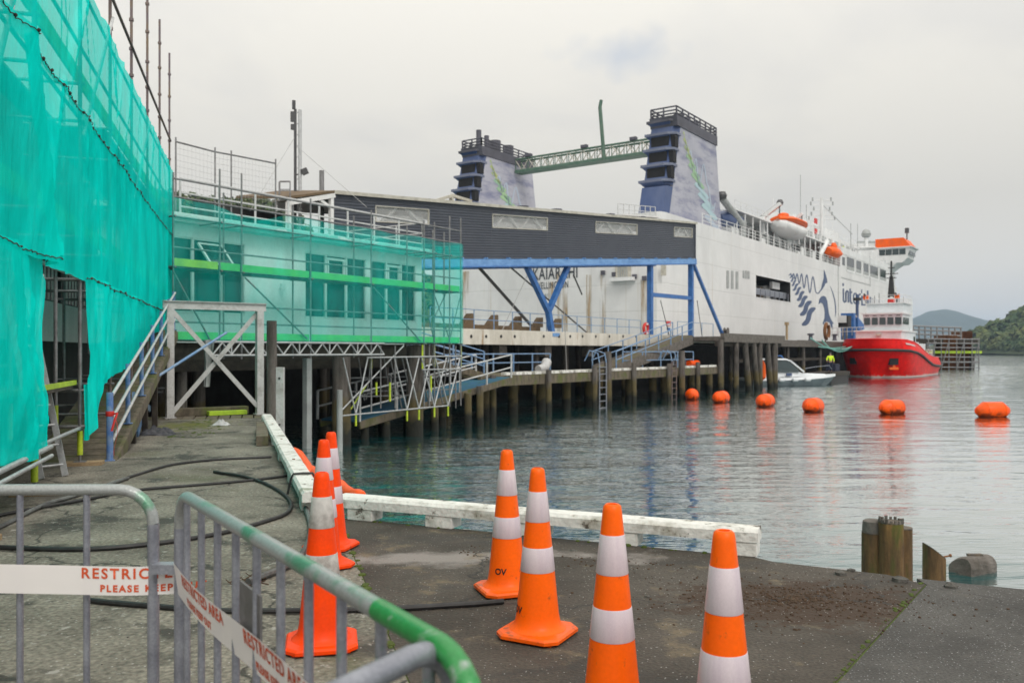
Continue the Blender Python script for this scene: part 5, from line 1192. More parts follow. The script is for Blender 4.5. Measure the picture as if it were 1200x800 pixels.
def gangway(name, lab, p, q, wd, deck_m, m_post, m_rail, h=1.0, rows=(1, .66, .33), np=6, side=None, both=True, thick=.12, sideh=.26):
    p, q = Vector(p), Vector(q); t = thing(name, lab, 'gangway', tuple(p)); d = (q - p).normalized(); sv = Vector((d.y, -d.x, 0)).normalized()
    n = max(4, int((q - p).length / .45)); up = sv.cross(d).normalized(); up = up if up.z > 0 else -up
    for i in range(n): c = p.lerp(q, (i + .5) / n); box('deck_panel', c, ((q - p).length / n - .01, wd, thick), deck_m, t, (d, -sv, up))
    for k in (-1, 1): bar('side_beam', p + sv * k * (wd / 2 + .04) - Z * .12, q + sv * k * (wd / 2 + .04) - Z * (sideh / 2 - .01), .07, sideh, side or 'weathered_timber', t)
    for k in ((-1, 1) if both else (-1,)):
        ps = [p.lerp(q, i / (np - 1)) + sv * k * (wd / 2 + .06) for i in range(np)]
        rails(t, ps, h, rows, m_post, m_rail, .04, .03)
    return t
gangway('ramp_gangway', 'blue railed timber ramp falling from the wharf to the landing, half behind the netting', W(-2.2, 2.0, 2.1), W(6.1, 2.4, .5), 1.3, 'weathered_timber', 'blue_rail', 'blue_rail', np=5, rows=(1, .66, .35))
gangway('ramp_gangway', 'blue railed grey ramp climbing from the landing up to the main wharf', W(TS(708, 432, 2.2)[0], 2.2, .5), W(TS(800, 405, 1.2)[0] , 1.2, 2.6), 1.4, 'weathered_timber', 'blue_rail', 'blue_rail', np=7, rows=(1, .5), side='grey_timber', thick=.10, sideh=.6)
cg = gangway('carpet_gangway', 'blue carpeted gangway dropping to the water with white railings', W(5.6, 4.0, .36), W(-4.3, 4.7, -.86), 1.7, 'blue_carpet', 'white_rail', 'white_rail', np=6, rows=(1, .45), both=False, thick=.06)
rails(cg, [W(-4.3, 3.6, -.86), W(5.6, 3.0, .36)], 1.0, (1, .45), 'white_rail', 'white_rail', .05, .035, step=1.9)
for px, z1 in ((546, -.15), (507, -.5), (560, .1), (450, -.95), (425, -1.0)): t_ = TS(px, 470, 5.3)[0]; pile('pile', '', W(t_, 5.4, 0), .15, -4, z1, 'pile_timber', parent=cg)
for px, z1 in ((520, -.3), (480, -.7)): t_ = TS(px, 470, 4.5)[0]; pile('pile', '', W(t_, 4.4, 0), .17, -4, z1, 'pile_timber', parent=cg)
rk = thing('white_bundle', 'white wrapped bundle lying on the low landing beside its kerb', 'bundle', tuple(W(10, 3, .42))); t_ = TS(637, 431, 2.8)[0]
MB().path([W(t_ - .5, 2.8, .6), W(t_ + .1, 2.8, .68), W(t_ + .6, 2.6, .95)], lambda f: .2 + .06 * f, 10).build('wrap', 'pale_cloth', rk, smooth=True)
fn_ = thing('folded_fender', 'orange fender and hoops stacked on the far end of the low landing', 'fender', tuple(W(28, 2, .42)))
t_ = TS(812, 425, 2.5)[0]; MB().path([W(t_ - .7, 2.5, .65), W(t_ + .8, 2.5, .66)], .22, 10).build('fender', 'buoy_orange', fn_, smooth=True)
for k in (0, 1): MB().path([W(t_ - .9 + k * .9 + math.cos(a) * .6, 1.7, .5 + math.sin(a) * .75) for a in [i * math.pi / 10 for i in range(11)]], .05, 8).build('hoop', 'galvanised', fn_, smooth=True)

# ================================================================ COVERED WALKWAY ON BLUE LEGS
gw = thing('covered_walkway', 'long dark ribbed passenger walkway on blue steel legs, sloping up to the ferry', 'walkway', tuple(W(18, -1.8, wz)))
GS = .0886
def gz(t): return 6.10 + GS * (t - 8.3)
T0, T1, GH = -.15, 37.5, 2.68
wins = [(TS(440, 250, 0)[0], TS(503, 250, 0)[0]), (10.94, 16.3), (21.85, 27.62), (33.6, 37.0)]
def ribbed(t0, t1, h0, h1):
    """horizontally ribbed steel sheet between two heights above the sloping floor"""
    pitch = .134; n = max(1, round((h1 - h0) / pitch)); prof = []
    for i in range(n):
        z = h0 + (h1 - h0) * i / n; p_ = (h1 - h0) / n
        prof += [(0, z), (0, z + p_ * .35), (-.035, z + p_ * .5), (-.035, z + p_ * .85)]
    prof.append((0, h1)); b = MB()
    b.add([W(t, s_, gz(t) + z) for t in (t0, t1) for s_, z in prof], [(i, i + 1, len(prof) + i + 1, len(prof) + i) for i in range(len(prof) - 1)])
    return b.build('cladding', 'slate_cladding', gw, recalc=False)
wl, wh_ = 1.60, 2.33
edges = [T0]
for a, c in wins: edges += [a, c]
edges.append(T1)
for i in range(0, len(edges), 2): ribbed(edges[i], edges[i + 1], 0, GH)
def slopebox(name, t0, t1, s0, s1, h0, h1, m, par):
    return MB().prism([W(t0, s0, gz(t0) + h0), W(t1, s0, gz(t1) + h0), W(t1, s0, gz(t1) + h1), W(t0, s0, gz(t0) + h1)], S * (s1 - s0)).build(name, m, par)
for a, c in wins:
    ribbed(a, c, 0, wl); ribbed(a, c, wh_, GH)
    wn = slopebox('window', a + .02, c - .02, -.07, -.055, wl, wh_, 'polycarbonate', gw)
    for h in (wl, wh_ - .04): slopebox('frame', a, c, -.06, .012, h, h + .04, 'cream_trim', wn)
    for t_ in (a, c - .05): slopebox('frame', t_, t_ + .05, -.06, .011, wl + .041, wh_ - .041, 'cream_trim', wn)
    slopebox('inner_panel', a + .9, c - .1, -.32, -.28, wl - .1, wl + .38, 'white_paint', wn)
    k = max(2, int((c - a) / 1.3))
    for j in range(k):
        t0 = a + .3 + (c - a - .5) * j / k; t1 = t0 + (c - a - .5) / k
        p, q = (W(t0, -.18, gz(t0) + wl - .1), W(t1, -.18, gz(t1) + wh_ + .2)); 
        if j % 2: p, q = W(t0, -.18, gz(t0) + wh_ + .2), W(t1, -.18, gz(t1) + wl - .1)
        bar('truss_member', p, q, .1, .13, 'white_paint', wn, S)
slopebox('end_wall', T1 - .04, T1, -3.6, -.04, 0, GH, 'slate_cladding', gw)
slopebox('corner_trim', T1 - .03, T1 + .05, -.02, .05, -.05, GH + .02, 'slate_cladding', gw)
for a, c in ((T0, 10), (10.01, 20), (20.01, 30), (30.01, T1)): slopebox('back_wall', a, c, -3.6, -3.55, 0, 1.2, 'white_paint', gw); slopebox('back_wall', a, c, -3.6, -3.55, 2.3, GH, 'white_paint', gw)
slopebox('floor', T0, T1, -3.6, -.05, -.12, -.02, 'roof_sheet', gw)
slopebox('roof', T0 - .1, T1 + .1, -3.8, .1, GH + .02, GH + .10, 'roof_sheet', gw); slopebox('eave_trim', T0 - .1, T1 + .1, .102, .17, GH - .02, GH + .13, 'cream_trim', gw)
for t_ in (13.5, 17.0, 23.5, 28): slopebox('roof_clip', t_, t_ + .6, -.2, .16, GH + .132, GH + .21, 'funnel_dark', gw)
BB = -.40
slopebox('main_beam', 2.0, T1, -.02, .14, BB, -.03, 'pale_blue_steel', gw); slopebox('main_beam', 2.0, T1, -3.5, -3.3, BB, -.13, 'blue_steel', gw)
for t0 in range(0, 36, 2): slopebox('bracket', 2.2 + t0, 2.3 + t0, -.01, .2, -.028, .05, 'pale_blue_steel', gw)
slopebox('bottom_flange', 2.0, T1, -.16, .18, BB - .06, BB - .002, 'blue_steel', gw)
def leg(name, p, q, wd): bar(name, p, q, wd, wd, 'blue_steel', gw, F)
yj = W(16.58, -.15, 3.78)
leg('support_leg', W(17.0, -.15, 2.4), yj + Z * .05, .30); leg('support_arm', yj, W(14.38, -.15, gz(14.38) + BB - .05), .28); leg('support_arm', yj, W(18.76, -.15, gz(18.76) + BB - .05), .28)
box('base_plate', W(17.0, -.1, 2.46), (.75, .5, .2), 'pale_blue_steel', gw, WA)
leg('support_leg', W(30.0, -.2, 2.6), W(30.0, -.2, gz(30) + BB), .34); leg('support_leg', W(37.15, -.2, 2.6), W(37.15, -.2, gz(37.15) + BB), .34)
leg('cross_beam', W(30.15, -.2, 5.5), W(37.0, -.2, 5.6), .28); leg('brace', W(37.4, -.1, gz(37.4) + BB), W(42.6, .3, 2.7), .22)
leg('support_leg', W(3.0, -1, 2.6), W(3.0, -1, gz(3) + BB), .3)
for (x0, y0, x1, y1, s_, r, m) in ((561, 313, 622, 381, -.9, .09, 'wire'), (598, 313, 687, 389, -1.6, .05, 'wire'), (620, 318, 588, 388, -.3, .02, 'pale_wire'), (672, 322, 682, 345, -1, .05, 'wire'), (774, 352, 785, 396, -.2, .03, 'wire'), (817, 352, 823, 396, -.2, .03, 'wire'), (661, 352, 664, 434, .6, .02, 'pale_wire')):
    tube('stay', WP(x0, y0, s_), WP(x1, y1, s_), r, m, gw, 8)
# lean-to at the walkway's landward end
lt = thing('stair_canopy', 'open white framed canopy with a brown roof at the start of the dark walkway', 'canopy', tuple(W(-2, -1, 5)))
rp_ = [WP(392, 226, .2), WP(338, 233, .2)]
MB().prism([rp_[0], rp_[1], rp_[1] - S * 3.2 + Z * .35, rp_[0] - S * 3.2 + Z * .35], (0, 0, .10)).build('roof', 'brown_soffit', lt)
for x, y in ((388, 230), (338, 237)): p = WP(x, y, .1); box('post', Vector((p.x, p.y, (p.z + 4.9) / 2)), (.16, .16, p.z - 4.9), 'white_paint', lt, WA)
bar('rafter', WP(392, 229, .15), WP(337, 238, .15), .1, .18, 'white_paint', lt); bar('rafter', WP(388, 244, .12), WP(372, 232, .12), .08, .12, 'white_paint', lt)
wbox('back_panel', -4.6, -.3, -3.2, -3.0, 5.0, 7.5, 'dark_wall', lt); wbox('floor', -4.6, -.3, -3.2, 0, 4.9, 4.99, 'roof_sheet', lt)
wbox('column', -4.5, -4.2, -3.0, -2.7, 2.6, 4.89, 'white_steel', lt); wbox('column', -.8, -.5, -.5, -.2, 2.6, 4.89, 'white_steel', lt)
# platform rail and pale frames on the walkway roof
pr = thing('roof_platform', 'small railed white platform on the walkway roof before the ferry funnel', 'platform', tuple(WP(742, 248, -2)))
c_ = [WP(724, 253, -1.5), WP(768, 256, -1.5)]
rails(pr, [c_[0], c_[1]], .85, (1, .55), 'white_rail', 'white_rail', .03, .025, step=.9); MB().bar(c_[0] + Z * .06, c_[1] + Z * .06, .8, .1).build('deck', 'white_paint', pr)
rf = thing('roof_frame', 'pale steel frame lying on the walkway roof below the first funnel', 'frame', tuple(WP(527, 236, -1.5)))
bar('strut', WP(504, 237, -1.5), WP(531, 229, -1.5), .16, .14, 'cream_trim', rf); bar('strut', WP(529, 229, -1.5), WP(552, 236, -1.5), .16, .14, 'cream_trim', rf); bar('strut', WP(528, 229, -1.5), WP(530, 239, -1.5), .2, .12, 'cream_trim', rf); bar('strut', WP(503, 238.5, -1.5), WP(553, 241, -1.5), .12, .10, 'cream_trim', rf)

# mast behind the office, flue, guy wires, roof ladder cage
mb_ = W(-3.2, -1.9, 0); mk = (346 - 600) / 1000; my = 36.0; mb_ = Vector((mk * my, my, 2.6))
ms = thing('radio_mast', 'slender radio mast with aerials and a floodlight rising behind the low office', 'mast', tuple(mb_))
tp = lambda y: Vector((mb_.x, my, EYE - (y - 411) / 1000 * my))
tube('pole', mb_, tp(128), .06, 'wire', ms); tube('ladder_pole', mb_ + Vector((.2, 0, 0)), tp(129) + Vector((.2, 0, 0)), .075, 'aluminium', ms)
for y in range(132, 235, 13): tube('rung', tp(y), tp(y) + Vector((.2, 0, 0)), .02, 'aluminium', ms)
tube('aerial', tp(128) + Vector((-.06, 0, 0)), tp(118) + Vector((-.06, 0, 0)), .075, 'wire', ms); box('panel_aerial', tp(137) + Vector((-.1, 0, 0)), (.18, .12, .42), 'wire', ms); box('panel_aerial', tp(149) + Vector((-.1, 0, 0)), (.16, .12, .22), 'wire', ms)
box('floodlight', tp(201) + Vector((.4, 0, 0)), (.26, .18, .24), 'wire', ms, (Vector((.9, 0, .4)), Vector((0, 1, 0)), Vector((-.4, 0, .9)))); tube('arm', tp(205), tp(203) + Vector((.35, 0, 0)), .03, 'wire', ms)
for dx, y0, x1, y1 in ((0, 160, 293, 247), (.2, 170, 430, 243)): tube('guy_wire', tp(y0), at(x1, y1, 34), .010, 'pale_wire', ms, 6)
fl = at(377, 226, 38); t = thing('flue_pipe', 'short grey flue standing up behind the canopy roof', 'flue', (fl.x, fl.y, 5)); tube('pipe', Vector((fl.x, fl.y, 5)), at(377, 200, 38), .11, 'scaffold_steel', t)
rc = thing('roof_hatch_rail', 'small steel safety rail round the roof hatch at the mast foot', 'guard rail', tuple(at(333, 236, 33)))
q = [at(327, 236, 33), at(340, 236, 33), at(340, 234, 34.5), at(328, 234, 34.5)]; rails(rc, q, 0.75, (1, .55), 'scaffold_steel', 'scaffold_steel', .022, .018)
wbox('roof_stand', -15, -.8, -3, -1.5, 5.21, 6.3, 'roof_sheet', rc)

# ================================================================ FERRY
SS = -9.0; SB = 29.0; SP = SS - SB
sh = thing('ferry', 'white car ferry with two tall patterned funnels and a navy fern painted on its side', 'ferry', tuple(W(50, -22, WATER)))
def outline(z):
    fl = 1.0
    pts = [(50.7, SS - .5), (51.0, SS - .12), (51.6, SS), (157, SS), (170, SS - 1.6), (182, SS - 5.2), (192, SS - 10), (198, SS - SB / 2)]
    return pts + [(t, SP - (s_ - SS)) for t, s_ in reversed(pts[:-1])]
hullb = MB(); TOPZ = 14.9
ol = outline(0); n_ = len(ol)
zs = [WATER - 2, 15.0]
# shell without the starboard strip that holds the opening
verts = [W(t, s_, z) for z in zs for t, s_ in ol]
fs = [(i, (i + 1) % n_, n_ + (i + 1) % n_, n_ + i) for i in range(n_) if i != 2] + [tuple(range(n_, 2 * n_))]
hullb.add(verts, fs)
ho = (77.5, 91.2, 8.1, 10.75)
def sq(t0, t1, z0, z1): hullb.add([W(t0, SS, z0), W(t1, SS, z0), W(t1, SS, z1), W(t0, SS, z1)], [(0, 1, 2, 3)])
sq(51.6, ho[0], zs[0], zs[1]); sq(ho[1], 157, zs[0], zs[1]); sq(ho[0], ho[1], zs[0], ho[2]); sq(ho[0], ho[1], ho[3], zs[1])
hl = hullb.build('hull', 'white_hull', sh)
# mooring deck opening
rb = MB(); d_ = -4.5
a = [W(ho[0], SS, ho[2]), W(ho[1], SS, ho[2]), W(ho[1], SS, ho[3]), W(ho[0], SS, ho[3])]; bk_ = [p + S * d_ for p in a]
rb.add(a + bk_, [(0, 1, 5, 4), (1, 2, 6, 5), (2, 3, 7, 6), (3, 0, 4, 7), (4, 5, 6, 7)]); mr_ = rb.build('mooring_deck', 'dark_wall', sh, recalc=False)
wbox('frame', ho[0] - .12, ho[1] + .12, SS, SS + .05, ho[3], ho[3] + .12, 'ship_white', mr_); wbox('frame', ho[0] - .12, ho[1] + .12, SS, SS + .05, ho[2] - .12, ho[2], 'ship_white', mr_)
for i in range(8): wbox('stanchion', ho[0] + .5 + i * 1.85, ho[0] + .62 + i * 1.85, SS - .3, SS - .2, ho[2], ho[2] + 1.1, 'galvanised', mr_)
wbox('bulwark', ho[0], ho[1], SS - .6, SS - .5, ho[2] + .45, ho[2] + 1.25, 'galvanised', mr_)
for i, (t_, w_, h_) in enumerate(((80, 1.6, 1.5), (83.5, 1.2, 1.7), (86.2, 1.4, 2.0), (89, 1.5, 1.4))): wbox('winch', t_, t_ + w_, SS - 3.2, SS - 1.6, ho[2] + .02, ho[2] + h_, ('grey_wall', 'brown_soffit', 'ship_white', 'scaffold_steel')[i], mr_)
wbox('cabinet', 86.2, 89.2, SS - 1.2, SS - .8, 9.7, 10.6, 'ship_white', mr_)
# vents on the side
def side_poly(pts, m, name, off=.012, par=None, d=.02): return MB().prism([WP(x, y, SS + off) for x, y in pts], S * d).build(name, m, par or sh)
zx = lambda x, y: (830 + .225 * x, 220 + .225 * y)
for x0, x1, y0, y1 in ((95, 108, 430, 523), (119, 131, 432, 525), (143, 156, 436, 527), (180, 188, 430, 470), (192, 202, 431, 472), (205, 215, 433, 474)):
    vt = side_poly([zx(x0, y0), zx(x1, y0 + 1), zx(x1, y1 + 1), zx(x0, y1)], 'grey_wall', 'vent', .02)
# navy fern, wave line and dolphin on the side
lg = lambda pts, name: side_poly([zx(*p) for p in pts], 'navy_print', name, .012, hl, .015)
def leaf(x1, y1, x0, y0, wd):
    """S-shaped leaflet from its tip at upper right to its foot at lower left"""
    n = 14; up, dn = [], []; dx, dy = x0 - x1, y0 - y1; l_ = math.hypot(dx, dy); c_ = lambda f: (x1 + dx * f - dy / l_ * l_ * .085 * math.sin(f * 6.283), y1 + dy * f + dx / l_ * l_ * .085 * math.sin(f * 6.283))
    for i in range(n + 1):
        f = i / n; a, b_ = c_(max(0, f - .02)), c_(min(1, f + .02)); ex, ey = b_[0] - a[0], b_[1] - a[1]; e_ = math.hypot(ex, ey); x, y = c_(f); w_ = wd * .56 * min(1, .35 + 5 * min(f, 1 - f))
        up.append((x - ey / e_ * w_, y + ex / e_ * w_)); dn.append((x + ey / e_ * w_, y - ex / e_ * w_))
    lg(up + dn[::-1], 'fern_leaf')
for q in ((558, 626, 488, 714, 22), (538, 592, 478, 662, 20), (517, 566, 469, 618, 17), (500, 541, 461, 586, 14.5), (483, 519, 452, 556, 12), (470, 500, 440, 534, 10), (458, 482, 434, 510, 8), (448, 467, 428, 488, 6.5), (440, 455, 423, 469, 5), (432, 447, 418, 456, 4)): leaf(*q)
def side_ribbon(pts, wd, name, m='navy_print', fn=zx, par=None):
    P = [Vector((*fn(*p), 0)) for p in pts]; up, dn = [], []
    for i, p in enumerate(P):
        d = (P[min(len(P) - 1, i + 1)] - P[max(0, i - 1)]).normalized(); nn = Vector((-d.y, d.x, 0)) * (wd[i] if isinstance(wd, list) else wd) * .225 / 2
        up.append(p + nn); dn.append(p - nn)
    b = MB()
    a = [WP(p.x, p.y, SS + .014) for p in up]; c = [WP(p.x, p.y, SS + .014) for p in dn]; k = len(a)
    b.add(a + c, [(i, i + 1, k + i + 1, k + i) for i in range(k - 1)]); return b.build(name, m, par or hl, recalc=False)
wave = []
for (xa, ya), (xb, yb) in zip([(428, 446), (437, 466), (444, 447), (453, 478), (462, 447), (474, 498), (486, 447), (499, 523), (513, 452), (529, 548), (545, 462), (562, 545)], [(437, 466), (444, 447), (453, 478), (462, 447), (474, 498), (486, 447), (499, 523), (513, 452), (529, 548), (545, 462), (562, 545), (572, 552)]):
    for i in range(6): f = i / 6; g = (1 - math.cos(f * math.pi)) / 2; wave.append((xa + (xb - xa) * f, ya + (yb - ya) * g))
side_ribbon(wave, 5.5, 'wave_line')
side_ribbon([(572, 552), (590, 528), (600, 505), (607, 470), (603, 428)], [5, 7, 16, 12, 3], 'tail_fin'); lg([(604, 428), (612, 452), (619, 478), (620, 494), (606, 500), (594, 506), (604, 482)], 'tail_fin')
side_ribbon([(635, 512), (648, 545), (658, 582), (663, 620), (664, 650), (660, 672)], [2, 5, 6, 6, 5, 2], 'dolphin_back')
lg([(574, 606), (578, 580), (588, 567), (600, 562), (612, 569), (620, 590), (624, 625), (630, 662), (642, 690), (653, 706), (646, 711), (650, 738), (640, 726), (634, 708), (616, 694), (600, 712), (595, 706), (605, 680), (606, 650), (602, 622), (595, 603), (585, 598)], 'dolphin')
# interislander lettering: rounded strokes on the side
nx = lambda x, y: (970 + .1 * x, 320 + .1 * y)
strokes = [[(183, 180), (184, 320), (196, 340), (212, 330), (213, 215)], [(213, 330), (214, 230), (226, 205), (240, 222), (243, 345)],
           [(262, 180), (266, 325), (276, 352), (292, 350)], [(262, 222), (288, 226)],
           [(306, 300), (342, 308), (342, 262), (330, 238), (312, 240), (304, 265), (306, 330), (318, 352), (342, 352)],
           [(362, 365), (362, 270), (372, 246), (388, 250)], [(399, 265), (402, 380)], [(452, 262), (426, 258), (416, 280), (428, 305), (446, 318), (448, 350), (434, 372), (412, 368)], [(468, 205), (472, 365), (482, 380)],
           [(500, 280), (503, 390)], [(530, 300), (512, 330), (534, 385)], [(560, 300), (545, 320), (548, 370), (566, 375), (566, 310)]]
for s_ in strokes:
    P = []
    for i in range(len(s_) - 1):
        for k in range(4): f = k / 4; P.append((s_[i][0] + (s_[i + 1][0] - s_[i][0]) * f, s_[i][1] + (s_[i + 1][1] - s_[i][1]) * f))
    P.append(s_[-1]); side_ribbon([(x, y) for x, y in P], [8.5] * len(P), 'letter', 'navy_print', nx)
side_ribbon([(181, 118), (181, 150)], [9, 9], 'letter', 'navy_print', nx); side_ribbon([(397, 190), (398, 235)], [6, 6], 'letter', 'navy_print', nx)
# seams and guards on the side
for pts in ([(982, 310), (982.5, 395)], [(985.5, 325), (1019, 334)], [(1019, 300), (1019.5, 336)]):
    P = [WP(x, y, SS) for x, y in pts]; bar('rubbing_strip', P[0] + S * .02, P[1] + S * .02, .05, .10, 'grey_wall', sh, S)
# stern: name, fittings
TF = 50.7
def stern(px, py):
    k = (px - 600) / 1000; o = O + F * (TF - .03); s_ = (k * o.y - o.x) / (S.x - k * S.y); p = o + S * s_; return Vector((p.x, p.y, EYE - (py - 411) / 1000 * p.y))
def stern_text(string, px0, px1, ytop, ybot, m, bold):
    p, q = stern(px0, ybot), stern(px1, ybot); h = (stern(px0, ytop) - p).z / .70
    me = text_mesh(string, 1.0, bold=bold, spacing=1.08); xs = [v.co.x for v in me.vertices]; wd = max(xs) - min(xs); bpy.data.meshes.remove(me)
    d = (q - p); d.z = 0
    text_obj('lettering', string, 1.0, m, hl, lambda x, y: p + d * (x / wd) + Z * (y * h) - F * .01, bold=bold, spacing=1.08)
stern_text('KAIARAHI', 624, 676, 314.5, 328, 'dark_print', .014); stern_text('WELLINGTON', 628, 666, 331, 338.8, 'dark_print', .008); stern_text('IMO 847', 634, 657, 344, 348.3, 'faint_print', .004)
def sbox(name, px, py, wd, hh, dp, m, par=None): p = stern(px, py); return box(name, p - F * dp / 2, (wd, dp, hh), m, par or sh, (S, F, Z))
for x, y in ((707, 319.5), (720, 321.5), (744, 324), (755.5, 326), (666, 316)): sbox('fairlead', x, y, .42, .42, .2, 'funnel_dark')
lv = sbox('louvre', 730.5, 318.5, 1.7, 1.3, .12, 'cream_trim')
for k in range(5): q = stern(725.5 + k * 2.5, 318.5); box('bar', q - F * .16, (.09, .06, 1.3), 'grey_wall', lv, (S, F, Z))
sbox('ledge', 731, 327.5, 2.6, .35, .7, 'ship_white'); sbox('door_frame', 778, 317, .5, 1.0, .15, 'cream_trim')
rm = bpy.data.materials.new('rust_stain'); rm.use_nodes = True; nn_ = rm.node_tree; bb = nn_.nodes['Principled BSDF']; bb.inputs['Base Color'].default_value = (.42, .30, .16, 1); bb.inputs['Roughness'].default_value = .8
ge = nn_.nodes.new('ShaderNodeNewGeometry'); mpp = nn_.nodes.new('ShaderNodeMapping'); mpp.inputs['Scale'].default_value = (1.6, 1.6, .12); nz = nn_.nodes.new('ShaderNodeTexNoise'); nz.inputs['Scale'].default_value = 2; nz.inputs['Detail'].default_value = 6
nn_.links.new(ge.outputs['Position'], mpp.inputs[0]); nn_.links.new(mpp.outputs[0], nz.inputs[0]); rr_ = nn_.nodes.new('ShaderNodeMapRange'); rr_.inputs['From Min'].default_value = .42; rr_.inputs['From Max'].default_value = .72; rr_.inputs['To Max'].default_value = .8
nn_.links.new(nz.outputs['Fac'], rr_.inputs['Value']); nn_.links.new(rr_.outputs[0], bb.inputs['Alpha']); MATS['rust_stain'] = rm
for x, wd, y0, y1 in ((659, 1.3, 318, 388), (690, .6, 322, 390), (706.5, .7, 322, 392), (545, 1.2, 318, 385), (754.5, .7, 328, 392), (647, .9, 330, 352)):
    p, q = stern(x, y0), stern(x, y1); b = MB(); b.add([p - S * wd / 2 - F * .006, p + S * wd / 2 - F * .006, q + S * wd / 2 - F * .006, q - S * wd / 2 - F * .006], [(0, 1, 2, 3)]); b.build('rust_streak', 'rust_stain', hl, recalc=False)
# decks, superstructure
def shb(name, t0, t1, s0, s1, z0, z1, m, par=sh): return wbox(name, t0, t1, s0, s1, z0, z1, m, par)
shb('upper_block', 117.5, 155, SS - SB + .02, SS + .0 - .02, 15.01, 18.3, 'ship_white')
shb('side_screen', 117.6, 153.2, SS - .018, SS + .03, 17.2, 18.3, 'ship_white'); 
zw = lambda x, y: (940 + .225 * x, 220 + .225 * y)
for x0, x1, y0, y1, y2, y3 in ((230, 271, 350, 363, 440, 425), (279, 308, 367, 374, 447, 440), (317, 346, 378, 386, 455, 448), (352, 395, 393, 405, 471, 460), (403, 436, 411, 419, 482, 473)):
    t0, t1 = TS(*zw(x0, y0), SS)[0], TS(*zw(x1, y0), SS)[0]; wn = shb('window', t0 + .1, t1 - .1, SS - .016, SS + .012, 14.9, 17.0, 'dark_glass')
    for a, c in ((t0 - .1, t0 + .1), (t1 - .1, t1 + .1)): shb('frame', a, c, SS - .01, SS + .06, 14.7, 17.2, 'ship_white', wn)
    shb('frame', t0 + .1, t1 - .1, SS - .01, SS + .05, 14.55, 14.9, 'ship_white', wn)
    shb('rail_panel', t0 + .1, t1 - .1, SS + .013, SS + .03, 14.9, 15.5, 'grey_wall', wn)
shb('window', 118.6, 120.2, SS - .016, SS + .02, 15.4, 16.7, 'dark_glass')
shb('deckhouse', 74, 117.4, SP + 4, SS - 4.2, 15.01, 18.4, 'ship_white'); shb('deckhouse', 100, 150, SP + 4, SS - 3.6, 18.41, 21.2, 'ship_white'); shb('deckhouse', 112, 140, SP + 6, SS - 6, 21.21, 23.4, 'ship_white')
for i in range(9): shb('window', 95 + i * 2.4, 96.5 + i * 2.4, SS - 4.22, SS - 4.15, 16.4, 17.5, 'dark_glass')
for i in range(10): shb('window', 104 + i * 4, 106.4 + i * 4, SS - 3.62, SS - 3.55, 19.3, 20.5, 'grey_wall')
rails(sh, [W(61, SS - .1, 15.0), W(117.4, SS - .1, 15.0)], 1.15, (1, .66, .33), 'ship_white', 'ship_white', .05, .035, step=2.4)
rails(sh, [W(118, SS - .15, 18.3), W(153, SS - .15, 18.3)], 1.15, (1, .66, .33), 'ship_white', 'ship_white', .05, .035, step=3)
rails(sh, [W(100.5, SS - 3.8, 21.2), W(149, SS - 3.8, 21.2)], 1.1, (1, .5), 'ship_white', 'ship_white', .05, .035, step=3.5)
shb('boat_deck', 74, 117.4, SS - 4.3, SS - 1.3, 18.41, 18.6, 'ship_white')
for i in range(16):
    t_ = 75 + i * 2.8; tube('deck_pillar', W(t_, SS - 1.5, 15.0), W(t_, SS - 1.5, 18.4), .10, 'ship_white', sh, 8)
rails(sh, [W(74, SS - 1.35, 18.6), W(86, SS - 1.35, 18.6)], 1.0, (1, .5), 'ship_white', 'ship_white', .045, .03, step=2); rails(sh, [W(98.5, SS - 1.35, 18.6), W(117.4, SS - 1.35, 18.6)], 1.0, (1, .5), 'ship_white', 'ship_white', .045, .03, step=2)
for t_, z, h in ((104, 21.2, 3.5), (109, 21.2, 2.2), (122, 23.4, 2.6), (127, 23.4, 1.6), (133, 23.4, 3.4), (138, 23.4, 1.8), (146, 21.2, 2.4)): tube('aerial_mast', W(t_, SS - 6.5, z), W(t_, SS - 6.5, z + h), .06, 'ship_white', sh, 6)
for t_, w_, h in ((102, 2.2, 1.0), (113, 1.6, 1.4), (118, 2.5, 1.1), (124, 1.4, 1.6), (131, 2.0, 1.0)): shb('vent_house', t_, t_ + w_, SS - 6.2, SS - 4.6, 21.21, 21.2 + h, 'ship_white')
# bridge with its orange roof and wing
bz0 = 19.6; bt = 157.5
shb('bridge_tower', 155.02, 166, SP + 1.5, SS - 1.2, 15.01, 19.58, 'ship_white'); shb('front_block', 150, 155, SP + 3, SS - 2, 18.31, 21.5, 'ship_white')
def wing(z0, z1, sw, m, name, grow=0, par=sh): return MB().loft([[W(bt - grow, SP - 4, z0), W(bt + 7 + grow, SP - 4, z0), W(bt + 7 + grow, sw[0], z0), W(bt - grow, sw[0], z0)], [W(bt - grow, SP - 4, z1), W(bt + 7 + grow, SP - 4, z1), W(bt + 7 + grow, sw[1], z1), W(bt - grow, sw[1], z1)]]).build(name, m, par)
wing(19.0, 19.9, (-7.2, -6.2), 'ship_white', 'bridge_floor'); bw = wing(19.9, 21.95, (-6.4, -5.8), 'ship_white', 'bridge_wing')
for i in range(5): q = -6.7 - i * 1.25; wn = box('window', W(bt - .02, q - .5, 21.15), (1.15, .05, 1.15), 'wheelhouse_glass', sh, (S, F, Z))
for i in range(4): box('window', W(bt + 1.1 + i * 1.6, -6.02, 21.15), (1.35, .1, 1.15), 'wheelhouse_glass', sh, WA)
